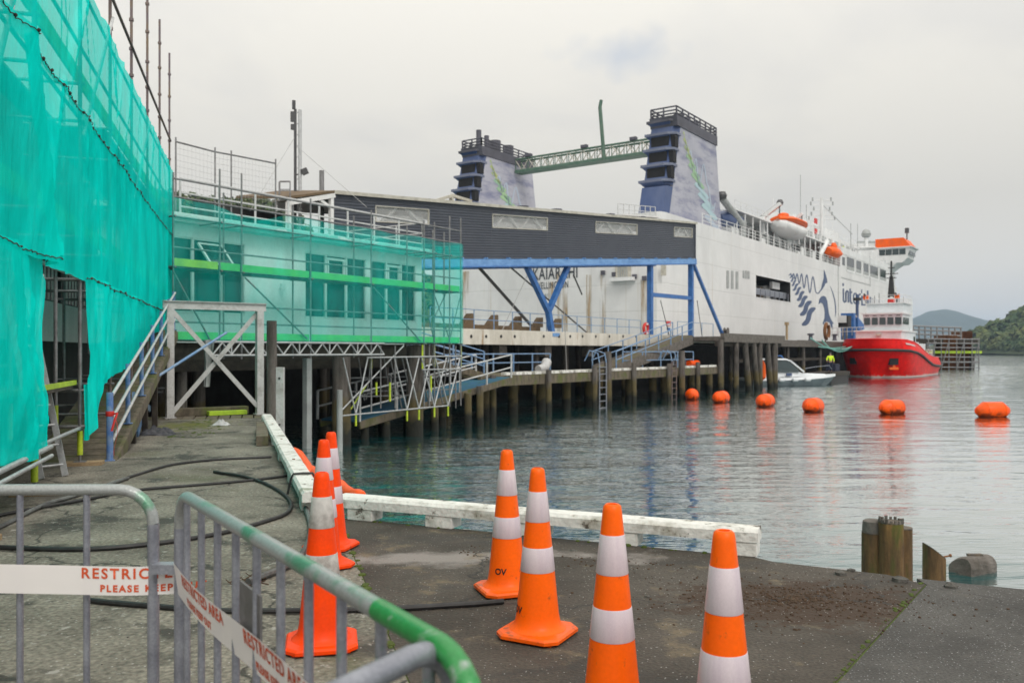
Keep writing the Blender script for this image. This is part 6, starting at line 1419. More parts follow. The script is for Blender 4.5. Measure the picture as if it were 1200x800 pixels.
wing(21.95, 22.15, (-5.5, -5.4), 'ship_white', 'roof_edge', .3); MB().loft([[W(bt - .1, -12.2, 22.16), W(bt + 7.1, -12.2, 22.16), W(bt + 7.1, -5.7, 22.16), W(bt - .1, -5.7, 22.16)], [W(bt - .1, -12.2, 23.9), W(bt + 7.1, -12.2, 23.9), W(bt + 7.1, -7.0, 23.9), W(bt - .1, -7.0, 23.9)]]).build('wing_roof', 'lifeboat_orange', sh); shb('bridge_roof', bt, bt + 7, SP - 4, -12.22, 22.16, 23.3, 'ship_white')
MB().loft([[W(bt + .5, SS - 3.5, 17.2), W(bt + 5, SS - 3.5, 17.2), W(bt + 5, SS - 1.1, 17.2), W(bt + .5, SS - 1.1, 17.2)], [W(bt, SS - 3.5, 19.0), W(bt + 7, SS - 3.5, 19.0), W(bt + 7, -8.2, 19.0), W(bt, -8.2, 19.0)]]).build('wing_support', 'ship_white', sh)
p = W(bt + 3, -6.9, 23.8); tube('post', p, p + Z * 1.4, .12, 'wire', sh); tube('lamp', p + Z * 1.3, p + Z * 2.3, .4, 'wire', sh)
# foremast, radar, aerials
mpos = W(118, -18, 21.0); mz = EYE + (411 - 231) / 1000 * mpos.y
k_ = (963 - 600) / 1000; mpos = Vector((k_ * 140, 140, 20.5)); mz = EYE + .179 * 140
ma = MB().tube(mpos, Vector((mpos.x, mpos.y, mz)), .28).build('signal_mast', 'ship_white', sh, smooth=True)
for y, w_ in ((235, 3.0), (240, 3.6), (246, 2.6), (252, 3.4), (257, 4.2)):
    z = EYE + (411 - y) / 1000 * 140; tube('crosstree', Vector((mpos.x - w_ / 2, mpos.y, z)), Vector((mpos.x + w_ / 2, mpos.y, z)), .07, 'ship_white', ma)
    for sx in (-1, 1): tube('light', Vector((mpos.x + sx * w_ / 2, mpos.y, z - .1)), Vector((mpos.x + sx * w_ / 2, mpos.y, z + .5)), .13, 'grey_wall', ma)
tube('stay', Vector((mpos.x, mpos.y, mz - 1)), Vector((mpos.x + 9, mpos.y + 10, 22)), .05, 'grey_wall', ma)
rd = at(1015, 276, 155); ra = MB().tube(Vector((rd.x, rd.y, 20)), rd + Z * .5, .35).build('radar_mast', 'ship_white', sh, smooth=True); MB().lathe([(.1, -.8), (.7, -.5), (.85, 0), (.6, .6), (.1, .9)], 14, rd + Z * .3).build('dome', 'grey_wall', ra, smooth=True); box('scanner', rd - Z * 1.2, (3.2, .4, .35), 'grey_wall', ra); MB().lathe([(1.9, -.2), (2.0, 0), (1.7, .15)], 16, at(1014, 291, 155)).build('platform', 'ship_white', ra, smooth=True)
for x, y0, y1, Y, r in ((945, 262, 240, 150, .07), (997, 277, 262, 150, .07), (938, 240, 205, 130, .05), (1005, 280, 262, 160, .06)): p = at(x, y0, Y); tube('whip_aerial', Vector((p.x, p.y, 19.5)), at(x, y1, Y), r, 'grey_wall', sh, 6)
# red signal discs and life rafts
for x, y in ((956, 259), (956, 271)): p = WP(x, y, SS - 3.55); box('red_marker', p, (1.2, .2, .8), 'red_paint', sh, WA)
rbt = WP(977, 297, SS - 1); t = thing('rescue_boat', 'small orange rescue boat under its crane at the end of the low ferry deck', 'rescue boat', tuple(rbt))
MB().loft([[rbt + F * f * 3.4 + S * math.cos(a) * w_ * 1.2 + Z * (math.sin(a) * h_ + .1 * abs(f)) for a in [i * math.pi / 6 for i in range(12)]] for f, w_, h_ in ((-1, .5, .5), (-.8, .9, .8), (0, 1, .9), (.7, .8, .8), (1, .2, .4))]).build('hull', 'lifeboat_orange', t, smooth=True)
MB().lathe([(.5, 0), (.55, .5), (.3, 1.0)], 10, rbt + Z * .7).build('cabin', 'lifeboat_orange', t, smooth=True); tube('cradle', rbt - Z * 2.4 + F, rbt - Z * .6 + F, .2, 'dark_wall', t); tube('cradle', rbt - Z * 2.4 - F, rbt - Z * .6 - F, .2, 'dark_wall', t)
cr = MB().tube(WP(960, 300, SS - 1.4), WP(969, 283, SS - 1.4), .4).build('rescue_crane', 'ship_white', sh, smooth=True); tube('pedestal', WP(960, 311, SS - 1.4), WP(960, 299, SS - 1.4), .5, 'ship_white', cr)
# deck clutter behind the rail
bits = shb('deck_platform', 78, 114, SS - 4, SS - 1.5, 15.012, 15.05, 'grey_wall')
for i in range(26):
    t_ = random.uniform(78, 114); h_ = random.uniform(.8, 2.4); shb('locker', t_, t_ + random.uniform(.4, 2), SS - 3.6 - random.random() * .3, SS - 2.2 + random.random(), 15.01, 15.0 + h_, random.choice(('ship_white', 'grey_wall', 'scaffold_steel', 'dark_wall', 'ship_white')), bits)
for i in range(14): t_ = random.uniform(84, 112); tube('pipe', W(t_, SS - 2.4, 15), W(t_ + random.uniform(-1.5, 1.5), SS - 2.4, random.uniform(16, 18.4)), .1, random.choice(('ship_white', 'grey_wall')), bits)
# lifeboat and davits
lbp = W(92.5, SS - .5, 18.5); lbt = thing('lifeboat', 'orange topped white lifeboat hanging high on the ferry side', 'lifeboat', tuple(lbp))
def lring(f, w_, zk, zt, side): return [lbp + F * f + S * (math.cos(a) * w_) + Z * (zk + (zt - zk) * (.5 + .5 * math.sin(a))) for a in [i * math.pi / 8 for i in range(16)]]
prof = ((-5.2, .35, -.6, .5), (-4.6, 1.2, -1.2, .6), (-2.5, 1.7, -1.6, .5), (0, 1.8, -1.7, .45), (2.5, 1.7, -1.6, .5), (4.6, 1.1, -1.2, .6), (5.2, .3, -.5, .6))
MB().loft([lring(f, w_, a, c, 0) for f, w_, a, c in prof]).build('hull', 'ship_white', lbt, smooth=True)
MB().loft([lring(f, w_ * 1.02, .12, .85 + (.25 if abs(f) < 3 else 0), 0) for f, w_, a, c in prof]).build('canopy', 'lifeboat_orange', lbt, smooth=True)
MB().lathe([(.8, 0), (.7, .35), (.35, .5)], 12, lbp - F * 2.8 + Z * 1.0).build('conning_dome', 'lifeboat_orange', lbt, smooth=True)
dv_ = shb('davit_base', 83, 95, SS - 3.9, SS - 3.3, 15.06, 15.3, 'ship_white')
for t_ in (87.5, 97.5): bar('davit_arm', W(t_, SS - 3.6, 15.0), W(t_, SS - 2.4, 19.4), .5, .5, 'ship_white', dv_, F); bar('davit_arm', W(t_, SS - 2.4, 19.4), W(t_, SS - .2, 20.9), .4, .4, 'ship_white', dv_, F); tube('fall', W(t_, SS - .3, 20.8), W(t_, SS - .3, 19.6), .08, 'wire', dv_)
bm_ = MB().tube(WP(868, 261, SS - 1.5), WP(846, 232, SS - 1.5), .42).build('boom_crane', 'grey_wall', sh, smooth=True); MB().lathe([(.5, 0), (.6, .4), (.4, .8)], 10, WP(846, 233, SS - 1.5)).build('head', 'wire', bm_, smooth=True); tube('pedestal', W(TS(870, 262, SS - 1.5)[0], SS - 1.5, 15), WP(870, 259, SS - 1.5), .5, 'grey_wall', bm_)
b2 = MB().tube(WP(893, 255, SS - 2.5), WP(914, 239, SS - 2.5), .35).build('boom_crane', 'grey_wall', sh, smooth=True); tube('pedestal', W(TS(893, 258, SS - 2.5)[0], SS - 2.5, 15), WP(893, 254, SS - 2.5), .45, 'ship_white', b2); MB().lathe([(.4, 0), (.5, .3), (.3, .7)], 10, WP(914, 240, SS - 2.5)).build('head', 'wire', b2, smooth=True)
bx_ = thing('covered_boat', 'dark blue covered rescue craft beside the foot of the funnel', 'boat', tuple(WP(856, 259, SS - 2.5)))
c = WP(856, 259, SS - 2.5); MB().loft([[c + F * f + S * math.cos(a) * w_ + Z * (math.sin(a) * h_) for a in [i * math.pi / 6 for i in range(12)]] for f, w_, h_ in ((-3.5, .4, .4), (-2.5, 1.1, .9), (1.5, 1.2, 1.0), (3.5, .3, .4))]).build('cover', 'funnel_blue', bx_, smooth=True); box('cradle', c - Z * 1.6, (3, 1.5, 1.4), 'ship_white', bx_, WA)

# ---- funnels
def funnel(s_out, s_in, lab_off, dt=0):
    tb0, tb1, tt0, tt1, zb, zt = 55.6 + dt, 70.2 + dt, 58.5 + dt, 68.4 + dt, 14.9, 24.95
    e = lambda z: ((tb0 + (tt0 - tb0) * (z - zb) / (zt - zb)), (tb1 + (tt1 - tb1) * (z - zb) / (zt - zb)))
    ring = lambda z: [W(e(z)[0], s_in, z), W(e(z)[1], s_in, z), W(e(z)[1], s_out, z), W(e(z)[0], s_out, z)]
    f_ = body = MB().loft([ring(zb), ring(20), ring(zt)]).build('funnel', 'funnel_paint', sh, label=lab_off)
    # aft face: blue, set on the casing, with stepped fins and black vents between
    def aft(z, d, s0, s1): t0 = e(z)[0]; return t0 - d
    MB().loft([[W(e(z)[0] - .9, s_in - .0, z), W(e(z)[0] - .02, s_in, z), W(e(z)[0] - .02, s_out - .001, z), W(e(z)[0] - .9, s_out - .5, z)] for z in (18.6, 25.3)]).build('aft_casing', 'funnel_blue', f_)
    MB().loft([[W(e(z)[0] - 1.25, s_in, z), W(e(z)[0] - .02, s_in, z), W(e(z)[0] - .02, s_out - .001, z), W(e(z)[0] - 1.15, s_out - .2, z)] for z in (zb, 18.4)]).build('aft_base', 'funnel_blue', f_)
    for k, z in enumerate((18.9, 20.6, 22.3, 24.0, 25.45)):
        t0 = e(z)[0]; MB().prism([W(t0 - 1.45, s_in - .4, z), W(t0 + .3, s_in - .4, z), W(t0 + .3, s_out + .08, z), W(t0 - .9, s_out + .08, z), W(t0 - 1.45, s_out - .7, z)], (0, 0, .26)).build('fin', 'funnel_fin' if k < 4 else 'funnel_dark', f_)
        MB().loft([[W(t0 - .95, s_in + .1, z - .42), W(t0 - .2, s_in + .1, z - .42), W(t0 - .2, s_out - .3, z - .42), W(t0 - .95, s_out - .75, z - .42)], [W(t0 - 1.35, s_in - .3, z - .002), W(t0 - .1, s_in - .3, z - .002), W(t0 - .1, s_out - .1, z - .002), W(t0 - 1.35, s_out - .7, z - .002)]]).build('fin_soffit', 'funnel_blue', f_)
    for z in (19.3, 21.0, 22.7):
        t0 = e(z + .5)[0]; MB().box(W(t0 - .93, (s_in + s_out) / 2 - .2, z + .6), (.14, 2.0, 1.2), WA).build('vent', 'vent_black', f_); MB().box(W(t0 - .45, s_out - .24, z + .6), (.8, .52, 1.2), WA).build('vent', 'vent_black', f_)
    cap = MB().loft([[W(tt0 - .9, s_in - .1, zt + .01), W(tt1 + .15, s_in - .1, zt + .01), W(tt1 + .15, s_out + .1, zt + .01), W(tt0 - .9, s_out + .1, zt + .01)], [W(tt0 - 1.2, s_in - .1, zt + 1.05), W(tt1 + .1, s_in - .1, zt + 1.05), W(tt1 + .1, s_out + .12, zt + 1.05), W(tt0 - 1.2, s_out + .12, zt + 1.05)]]).build('cap', 'funnel_dark', f_)
    c4 = [W(tt0 - 1.0, s_out, zt + 1.05), W(tt1, s_out, zt + 1.05), W(tt1, s_in, zt + 1.05), W(tt0 - 1.0, s_in, zt + 1.05), W(tt0 - 1.0, s_out, zt + 1.05)]
    rails(f_, c4, .95, (1, .6, .25), 'funnel_dark', 'funnel_dark', .09, .085, step=1.5)
    # fern on the side face
    P = lambda u, v, o=.03: W(e(zb + (zt - zb) * v)[0] + (e(zb + (zt - zb) * v)[1] - e(zb + (zt - zb) * v)[0]) * u, s_out + o, zb + (zt - zb) * v)
    cen = [(.12, .91, .05), (.17, .845, .08), (.23, .77, .10), (.31, .69, .12), (.39, .60, .135), (.48, .51, .15), (.57, .42, .16), (.66, .325, .17), (.74, .22, .17), (.79, .105, .16)]
    cols = ['fern_yellow'] * 3 + ['fern_green'] * 3 + ['fern_aqua'] * 3 + ['fern_pale']
    for (cu, cv, a_), m in zip(cen, cols):
        up, dn = [], []
        for i in range(13):
            f = i / 12; x = (f - .5) * 2; th = .046 * (.45 + a_ * 3.4) * (1 - x * x) ** .5 + .0008; v = cv - .035 * x - .020 * math.sin(x * 3.1)
            up.append(P(cu + a_ * x, v + th)); dn.append(P(cu + a_ * x + .02, v - th * .8))
        b = MB(); b.add(up + dn, [(i, i + 1, 13 + i + 1, 13 + i) for i in range(12)]); b.build('fern_leaf', m, body, recalc=False)
    wv_ = []
    for (a, c) in zip([(.16, .84), (.24, .74), (.29, .80), (.36, .60), (.43, .74), (.52, .45), (.62, .72), (.72, .50), (.82, .22)], [(.24, .74), (.29, .80), (.36, .60), (.43, .74), (.52, .45), (.62, .72), (.72, .50), (.82, .22), (.90, .35)]):
        for i in range(6): f = i / 6; g = (1 - math.cos(math.pi * f)) / 2; wv_.append((a[0] + (c[0] - a[0]) * f, a[1] + (c[1] - a[1]) * g))
    b = MB(); up = [P(u - .012, v) for u, v in wv_]; dn = [P(u + .012, v + .012) for u, v in wv_]; k = len(up); b.add(up + dn, [(i, i + 1, k + i + 1, k + i) for i in range(k - 1)]); b.build('wave_line', 'fern_pale', body, recalc=False)
    return f_
f1 = funnel(SS - 1.5, SS - 4.4, 'patterned funnel nearer the water with blue stepped fins and a pale fern'); f2 = funnel(SP + 2.9, SP + 0.0, 'patterned funnel farther from the water with a yellow fern, pipes on its top', -1.0)
for u, h, r in ((57.8, 2.6, .32), (59.4, 2.2, .30), (61.2, 1.9, .7), (64.0, 1.8, .7)): tube('exhaust', W(u, SP + 1.5, 26.0), W(u, SP + 1.5, 26.0 + h * .9), r, 'funnel_dark', f2, 12)
for u in (61.5, 63.2, 65.5): tube('exhaust', W(u, SS - 3, 26.3), W(u, SS - 3, 26.3 + .9), .6, 'funnel_dark', f1, 12)
s0, s1 = SP + 3.0, SS - 4.5; tb = 63.5
fb = MB().box(W(tb + .6, (s0 + s1) / 2, 23.98), (1.6, s1 - s0, .18), WA).build('funnel_bridge', 'green_lattice', sh)
for t_ in (tb, tb + 1.2):
    for z in (24.1, 25.6): tube('chord', W(t_, s0, z), W(t_, s1, z), .13 if z > 25 else .2, 'green_lattice', fb)
    n = 22
    for i in range(n):
        a = s0 + (s1 - s0) * i / n; c = s0 + (s1 - s0) * (i + 1) / n; tube('post', W(t_, a, 24.1), W(t_, a, 25.6), .05, 'green_lattice', fb, 6)
        tube('diagonal', W(t_, a, 24.15 if i % 2 else 25.5), W(t_, c, 25.5 if i % 2 else 24.15), .06, 'cream_trim', fb, 6)
for s_ in (s0 + 2.0, s0 + 10, s1 - 5): box('lamp', W(tb, s_, 25.9), (.5, .8, .35), 'funnel_dark', fb, WA)
px_ = (709 - 600) / 1000; q = -15.0
best = min([s0 + (s1 - s0) * i / 400 for i in range(401)], key=lambda s_: abs(W(tb, s_, 0).x / W(tb, s_, 0).y - px_)); tube('exhaust_pipe', W(tb - .2, best, 23.9), W(tb - .2, best, 23.9) + Vector((-.5, 0, 6.2)), .22, 'green_lattice', fb, 10); tube('exhaust_tip', W(tb - .2, best, 23.9) + Vector((-.5, 0, 6.2)), W(tb - .2, best, 23.9) + Vector((-.35, 0, 7.0)), .2, 'green_lattice', fb, 10)

# ================================================================ TUG
TB, TC = 75.0, 4.55
def TG(a, b_, z): return W(TB + a, TC + b_, WATER + z)
tg = thing('tug', 'red and white tug moored bow towards us against the timber wharf', 'tug', tuple(TG(12, 0, 0)))
def ip(x, pts):
    for (a, va), (b_, vb) in zip(pts[:-1], pts[1:]):
        if x <= b_: return va + (vb - va) * max(0, (x - a) / (b_ - a))
    return pts[-1][1]
hb = [(0, .35), (.25, 1.3), (.7, 2.1), (1.5, 2.95), (3, 3.65), (5, 4.05), (8, 4.2), (20, 4.15), (24, 3.7)]
hw_ = [(0, .04), (.7, .7), (1.5, 1.5), (3, 2.6), (5, 3.4), (8, 3.9), (20, 3.9), (24, 3.2)]
zt_ = [(0, 4.35), (3, 4.25), (6, 3.9), (10, 3.15), (14, 2.5), (18, 2.2), (24, 2.15)]
zr_ = [(0, 3.1), (3, 3.0), (6, 2.65), (10, 1.95), (14, 1.35), (18, 1.1), (24, 1.05)]
sta = [0, .25, .5, .7, 1, 1.5, 2.2, 3, 4, 5, 6.5, 8, 10, 12, 14, 17, 20, 24]
def tring(a):
    h, w_, t_, r_ = ip(a, hb), ip(a, hw_), ip(a, zt_), ip(a, zr_)
    half = [(w_ * .55, -1.6), (w_, 0.0), (w_ + (h - w_) * .45, r_ * .5), (h, r_), (h, r_ + .12), (h - .05, r_ + .5), (max(.1, h - .32), t_)]
    rake = lambda z: max(0, (1.5 - z * .36)) * max(0, 1 - a / 4)
    return [TG(a + rake(z), b_, z) for b_, z in half] + [TG(a + rake(z), -b_, z) for b_, z in reversed(half)]
MB().loft([tring(a) for a in sta]).build('hull', 'tug_red', tg, smooth=True)
rub = [TG(a, ip(a, hb) + .04, ip(a, zr_) + .04) for a in reversed(sta)] + [TG(a, -ip(a, hb) - .04, ip(a, zr_) + .04) for a in sta]
MB().path(rub, .15, 8).build('rubbing_fender', 'black_rubber', tg, smooth=True)
top = [TG(a, max(.1, ip(a, hb) - .32), ip(a, zt_)) for a in reversed(sta)] + [TG(a, -max(.1, ip(a, hb) - .32), ip(a, zt_)) for a in sta]
MB().path(top, .07, 6).build('bulwark_rail', 'tug_red', tg, smooth=True)
boot = [TG(a + max(0, 1.5) * max(0, 1 - a / 4), ip(a, hw_) + .015, .10) for a in reversed(sta)] + [TG(a + 1.5 * max(0, 1 - a / 4), -ip(a, hw_) - .015, .10) for a in sta]
MB().path(boot, .07, 6).build('boot_topping', 'pale_cloth', tg, smooth=True)
# anchor pocket, hawse
def hull_pt(a, f, side=1):
    """a point on the flare between waterline and rubbing band"""
    h, w_, r_ = ip(a, hb), ip(a, hw_), ip(a, zr_); z = r_ * f; rk_ = max(0, 1.5 - z * .36) * max(0, 1 - a / 4)
    return TG(a + rk_, side * (w_ + (h - w_) * min(1, f * .9)) , z)
p = hull_pt(1.35, .60); ax_ = ((F * .62 + S * .78).normalized(), (S * .62 - F * .78).normalized(), Z)
box('anchor_pocket', p + (S * .6 - F * .5) * .05, (1.0, .35, .75), 'vent_black', tg, ax_); 
MB().box(p - Z * .75 + (S * .6 - F * .5) * .12, (1.0, .25, .28), ax_).box(p - Z * .5 + (S * .6 - F * .5) * .12, (.2, .22, .7), ax_).build('anchor', 'lifeboat_orange', tg)
p = hull_pt(1.2, .62, -1); ax2 = ((F * .62 - S * .78).normalized(), (-S * .62 - F * .78).normalized(), Z); box('anchor_pocket', p - S * .05 - F * .05, (.8, .35, .7), 'vent_black', tg, ax2)
nm = lambda x, y: TG(3.6 + x * .62, max(.1, ip(3.6 + x * .62, hb) - .12) , 3.35 + y)
MB().grid(8, 1, lambda a, v: TG(2.6 + a * 2.2, ip(2.6 + a * 2.2, hb) - .10 - .13 * v, ip(2.6 + a * 2.2, zr_) + .72 + .18 * v) + S * .03).build('name_strip', 'pale_cloth', tg, recalc=False)
def tb(name, a0, a1, b0, b1, z0, z1, m, par=tg): return wbox(name, TB + a0, TB + a1, TC + b0, TC + b1, WATER + z0, WATER + z1, m, par)
tb('deck', 6.5, 23.0, -3.0, 3.0, .8, 1.0, 'grey_wall'); tb('fore_deck', 3.6, 6.49, -2.4, 2.4, 2.0, 2.2, 'grey_wall')
tb('deckhouse', 4.6, 13.5, -2.45, 2.45, 1.3, 5.25, 'boat_white'); tb('aft_house', 13.51, 17, -2.2, 2.2, 1.3, 4.1, 'boat_white'); tb('side_house', 7, 15.5, 2.46, 3.2, 1.3, 3.9, 'boat_white')
tb('ledge', 4.4, 13.6, -2.6, 2.6, 5.252, 5.38, 'ship_white'); tb('searchlight', 4.3, 4.58, -.2, .35, 4.75, 5.0, 'cream_trim')
tb('window', 12.0, 12.9, 2.452, 2.5, 4.1, 4.75, 'dark_glass'); tb('window', 15.0, 15.6, 2.21, 2.24, 3.1, 3.7, 'dark_glass')
# wheelhouse with a band of windows
MB().loft([[TG(5.2, -1.6, 5.38), TG(9.5, -1.6, 5.38), TG(9.5, 2.4, 5.38), TG(5.2, 2.4, 5.38)], [TG(4.9, -1.75, 7.25), TG(9.5, -1.75, 7.25), TG(9.5, 2.55, 7.25), TG(4.9, 2.55, 7.25)]]).build('wheelhouse', 'boat_white', tg)
for i in range(5): c = TG(5.02, -1.28 + i * .84, 6.5); wn = box('window', c - F * .03, (.66, .06, .92), 'wheelhouse_glass', tg, (S, F, Z)); 
for i in range(5): c = TG(4.93, -1.28 + i * .84, 7.08); box('vent', c, (.4, .06, .07), 'dark_wall', tg, (S, F, Z))
for i in range(3): box('window', TG(5.9 + i * 1.2, 2.49, 6.5), (.9, .06, .8), 'wheelhouse_glass', tg, WA)
tb('roof', 4.7, 9.7, -1.9, 2.7, 7.252, 7.42, 'ship_white'); tb('top_house', 6.2, 10.5, -1.6, 2.35, 7.422, 8.5, 'boat_white'); tb('top_edge', 6.0, 10.7, -1.8, 2.55, 8.502, 8.6, 'ship_white')
rails(tg, [TG(6.2, -1.7, 8.6), TG(6.2, 2.45, 8.6), TG(10.5, 2.45, 8.6)], .9, (1, .5), 'ship_white', 'ship_white', .03, .025, step=1.1)
tb('funnel', 11, 13, -2.2, -.9, 5.4, 9.3, 'boat_white'); tb('funnel', 11, 13, .9, 2.2, 5.4, 9.3, 'boat_white')
for b_ in (-1.85, 1.55):
    c = TG(7.0, b_, 9.0); box('fire_monitor', c + Z * .35, (.55, .5, .5), 'lifeboat_orange', tg, WA); tube('monitor_barrel', c + Z * .4, c + Z * .7 - F * .9, .1, 'wire', tg); tube('monitor_stand', c - Z * .4, c + Z * .1, .09, 'wire', tg)
mb0 = TG(8.0, .75, 8.6); tube('mast_foot', mb0, mb0 + Z * .5, .42, 'red_paint', tg); 
for dx, dy in ((-.28, -.25), (.28, -.25), (.28, .25), (-.28, .25)): tube('mast_leg', mb0 + S * dx + F * dy + Z * .7, mb0 + S * dx * .4 + F * dy * .4 + Z * 3.2, .08, 'black_rubber', tg)
box('mast_panel', mb0 + Z * 1.8, (.5, .35, 1.9), 'black_rubber', tg, WA); tube('mast_pole', mb0 + Z * 2.6, mb0 + Z * 5.0, .10, 'black_rubber', tg)
for z, w_ in ((3.5, 1.5), (3.0, 1.1), (4.2, .7)): tube('crosstree', mb0 + Z * z - S * w_ / 2, mb0 + Z * z + S * w_ / 2, .05, 'black_rubber', tg)
for b_, z in ((-1.2, 1.0), (-.7, 1.3), (1.5, 1.2), (2.0, .8)): tube('aerial', TG(8.5, b_, 8.6), TG(8.5, b_, 8.6 + z), .035, 'wire', tg, 6)
rails(tg, [TG(17.5, 3.0, 2.2), TG(23, 2.8, 2.2)], 1.0, (1, .5), 'ship_white', 'ship_white', .03, .025, step=1.2)
tube('flagstaff', TG(14, 1.2, 4.1), TG(14.4, 1.2, 6.0), .04, 'ship_white', tg); MB().grid(6, 3, lambda a, v: TG(14.4 + .8 * a, 1.2 + .1 * math.sin(a * 6), 5.9 - .7 * a * .6 - .5 * v)).build('ensign', 'red_paint', tg, recalc=False)
for k, (q0, q1, sag) in enumerate(((TG(.8, -2.0, 3.5), WP(950, 396, .3), .7), (TG(.8, -2.0, 3.5), WP(963, 398, .3), .9), (TG(1.4, -2.8, 3.5), WP(951, 404, -.2), .25))):
    pts = [q0.lerp(q1, i / 12) - Z * sag * 4 * (i / 12) * (1 - i / 12) for i in range(13)]
    tag(MB().path(pts, .07, 6).build('mooring_rope', 'green_rope', smooth=True), ('pale green mooring rope from the tug bow to the wharf, upper of three', 'pale green mooring rope from the tug bow that sags deepest', 'pale green mooring rope from the tug bow, tightest and lowest on the wharf')[k], 'rope', 'tug mooring ropes')

# things on the timber wharf behind the motorboat
p = WP(969, 388, .15); t = thing('lifebuoy', 'red and white lifebuoy on the timber wharf near the tug bow', 'lifebuoy', tuple(p))
MB().path([p + (F * math.cos(a) + Z * math.sin(a)) * .85 for a in [k * math.pi / 10 for k in range(20)]], .2, 8, True).build('ring', 'rust', t, smooth=True); MB().box(p + Z * .85, (.45, .45, .3), WA).box(p - Z * .85, (.45, .45, .3), WA).build('strap', 'white_paint', t); box('post', p - Z * 1.0 - S * .15, (.12, .1, 1.2), 'grey_timber', t, WA)
ws = thing('boarding_gantry', 'blue and grey boarding gantry on the wharf between tug and ferry', 'gantry', tuple(WP(997, 398, -1.5)))
for x, wd in ((994, 1.6),): c0, c1 = WP(x, 398, -1.5), WP(x, 367, -1.5); bar('column', c0, c1, wd, 1.0, 'blue_steel', ws, F)
MB().prism([WP(1003, 389, -1.0), WP(1012.5, 384, -1.0), WP(1002.5, 371, -1.0)], S * .3).build('side_plate', 'blue_steel', ws); tube('edge_tube', WP(1012.5, 384, -.9), WP(1002.5, 370, -.9), .12, 'ship_white', ws)
tube('stay', WP(1004.5, 398, -1.2), WP(1004.5, 345, -1.2), .2, 'navy_print', ws); tube('hook_block', WP(1004.5, 352, -1.2), WP(1004.5, 349, -1.2), .5, 'dark_wall', ws); tube('boom', WP(997, 384, -1.2), WP(1001, 371, -1.2), .3, 'dark_wall', ws)
box('winch', WP(990, 377, -1.2), (1.6, 1.2, 1.5), 'dark_wall', ws, WA); box('hopper', WP(988, 374, -1.3), (1.4, 1, .9), 'ship_white', ws, WA)
for x in (988, 992, 999, 1003): tube('frame_post', WP(x, 398, -1.0), WP(x, 384, -1.0), .14, 'scaffold_steel', ws)
rails(ws, [WP(975, 394, -.4), WP(1014, 392, -.4)], 1.0, (1, .5), 'white_rail', 'white_rail', .05, .04, step=2.5)
for x, hh, m in ((922, 1.6, 'fresh_timber'),): p = WP(x, 398, .0); t = thing('marker_post', 'pale marker post on the timber wharf in front of the ferry side', 'post', tuple(p)); tube('post', p, p + Z * hh, .12, m, t); box('cap', p + Z * hh, (.5, .3, .3), m, t, WA)
for i, (x, lab) in enumerate(((950, 'grey mooring bollard on the wharf where the green ropes end'), (978, 'grey mooring bollard on the wharf between the lifebuoy and the gantry'))):
    p = WP(x, 399, -.2); t = thing('bollard', lab, 'bollard', tuple(p), 'bollards on the timber wharf'); MB().lathe([(.3, 0), (.22, .15), (.2, .55), (.36, .62), (.36, .75), (.2, .8)], 14, p).build('bollard_body', 'funnel_dark', t, smooth=True)

# ================================================================ MOTORBOAT
MX = Vector((.97, .243, 0)); MY = Vector((-.243, .97, 0)); MO = Vector(((884 - 600) / 1000 * 73.5, 73.5, WATER))
def BP(a, b_, z): return MO + MX * a + MY * b_ + Z * z
bo = thing('motorboat', 'white motorboat with a dark hull lying half under the timber wharf', 'motorboat', tuple(BP(4, 0, 0)))
bst = [(-1.5, 1.15, .95, .5), (0, 1.25, 1.1, .5), (2.5, 1.32, 1.1, .52), (4.5, 1.25, .9, .58), (6, .95, .5, .66), (7, .55, .15, .72), (7.9, .06, .02, .80)]
def bring(a, h, w_, zs_, z0, z1): return [BP(a - (.9 if a > 6.5 and z < .3 else 0) * (1 if z <= 0 else .4), b_, z) for b_, z in ((-w_ * .4, -.4), (-w_, z0), (-h, z1), (h, z1), (w_, z0), (w_ * .4, -.4))]
MB().loft([bring(a, h, w_, z, 0, z) for a, h, w_, z in bst]).build('hull', 'boat_hull', bo, smooth=True)
MB().loft([[BP(a, -h - .02, z + .001), BP(a, -h * .9, z + .22), BP(a, h * .9, z + .22), BP(a, h + .02, z + .001)] for a, h, w_, z in bst]).build('topsides', 'boat_white', bo, smooth=True)
MB().loft([[BP(a, -w_, z0), BP(a, w_, z0), BP(a, w_ * .85, z1), BP(a, -w_ * .85, z1)] for a, w_, z0, z1 in ((.3, 1.05, .75, 1.35), (3.0, 1.05, .8, 1.4), (4.2, .95, .8, 1.12), (6, .55, .85, 1.05), (6.8, .25, .9, 1.02))]).build('foredeck', 'boat_white', bo, smooth=True)
MB().loft([[BP(a, -w_, z0), BP(a, w_, z0), BP(a, w_ * .85, z1), BP(a, -w_ * .85, z1)] for a, w_, z0, z1 in ((.4, 1.07, 1.2, 2.2), (2.7, 1.07, 1.2, 2.2), (3.7, 1.04, 1.2, 1.42))]).build('cabin_glass', 'wheelhouse_glass', bo)
MB().loft([[BP(a, -.95 + k, z), BP(a, .95 - k, z), BP(a, .85 - k, z + .12), BP(a, -.85 + k, z + .12)] for a, z, k in ((-.4, 2.15, 0), (.5, 2.25, 0), (2.5, 2.25, 0), (3.0, 2.1, .1))]).build('roof', 'boat_white', bo, smooth=True)
bar('windscreen_post', BP(2.85, -.95, 2.2), BP(4.2, -.98, 1.22), .08, .14, 'boat_white', bo); bar('windscreen_post', BP(2.85, .95, 2.2), BP(4.2, .98, 1.22), .08, .14, 'boat_white', bo)
MB().path([BP(.9, -.8, 2.35), BP(1.1, -.8, 2.62), BP(2.3, -.5, 2.6), BP(2.6, -.3, 2.4)], .05, 6).build('roof_rail', 'blue_steel', bo, smooth=True)
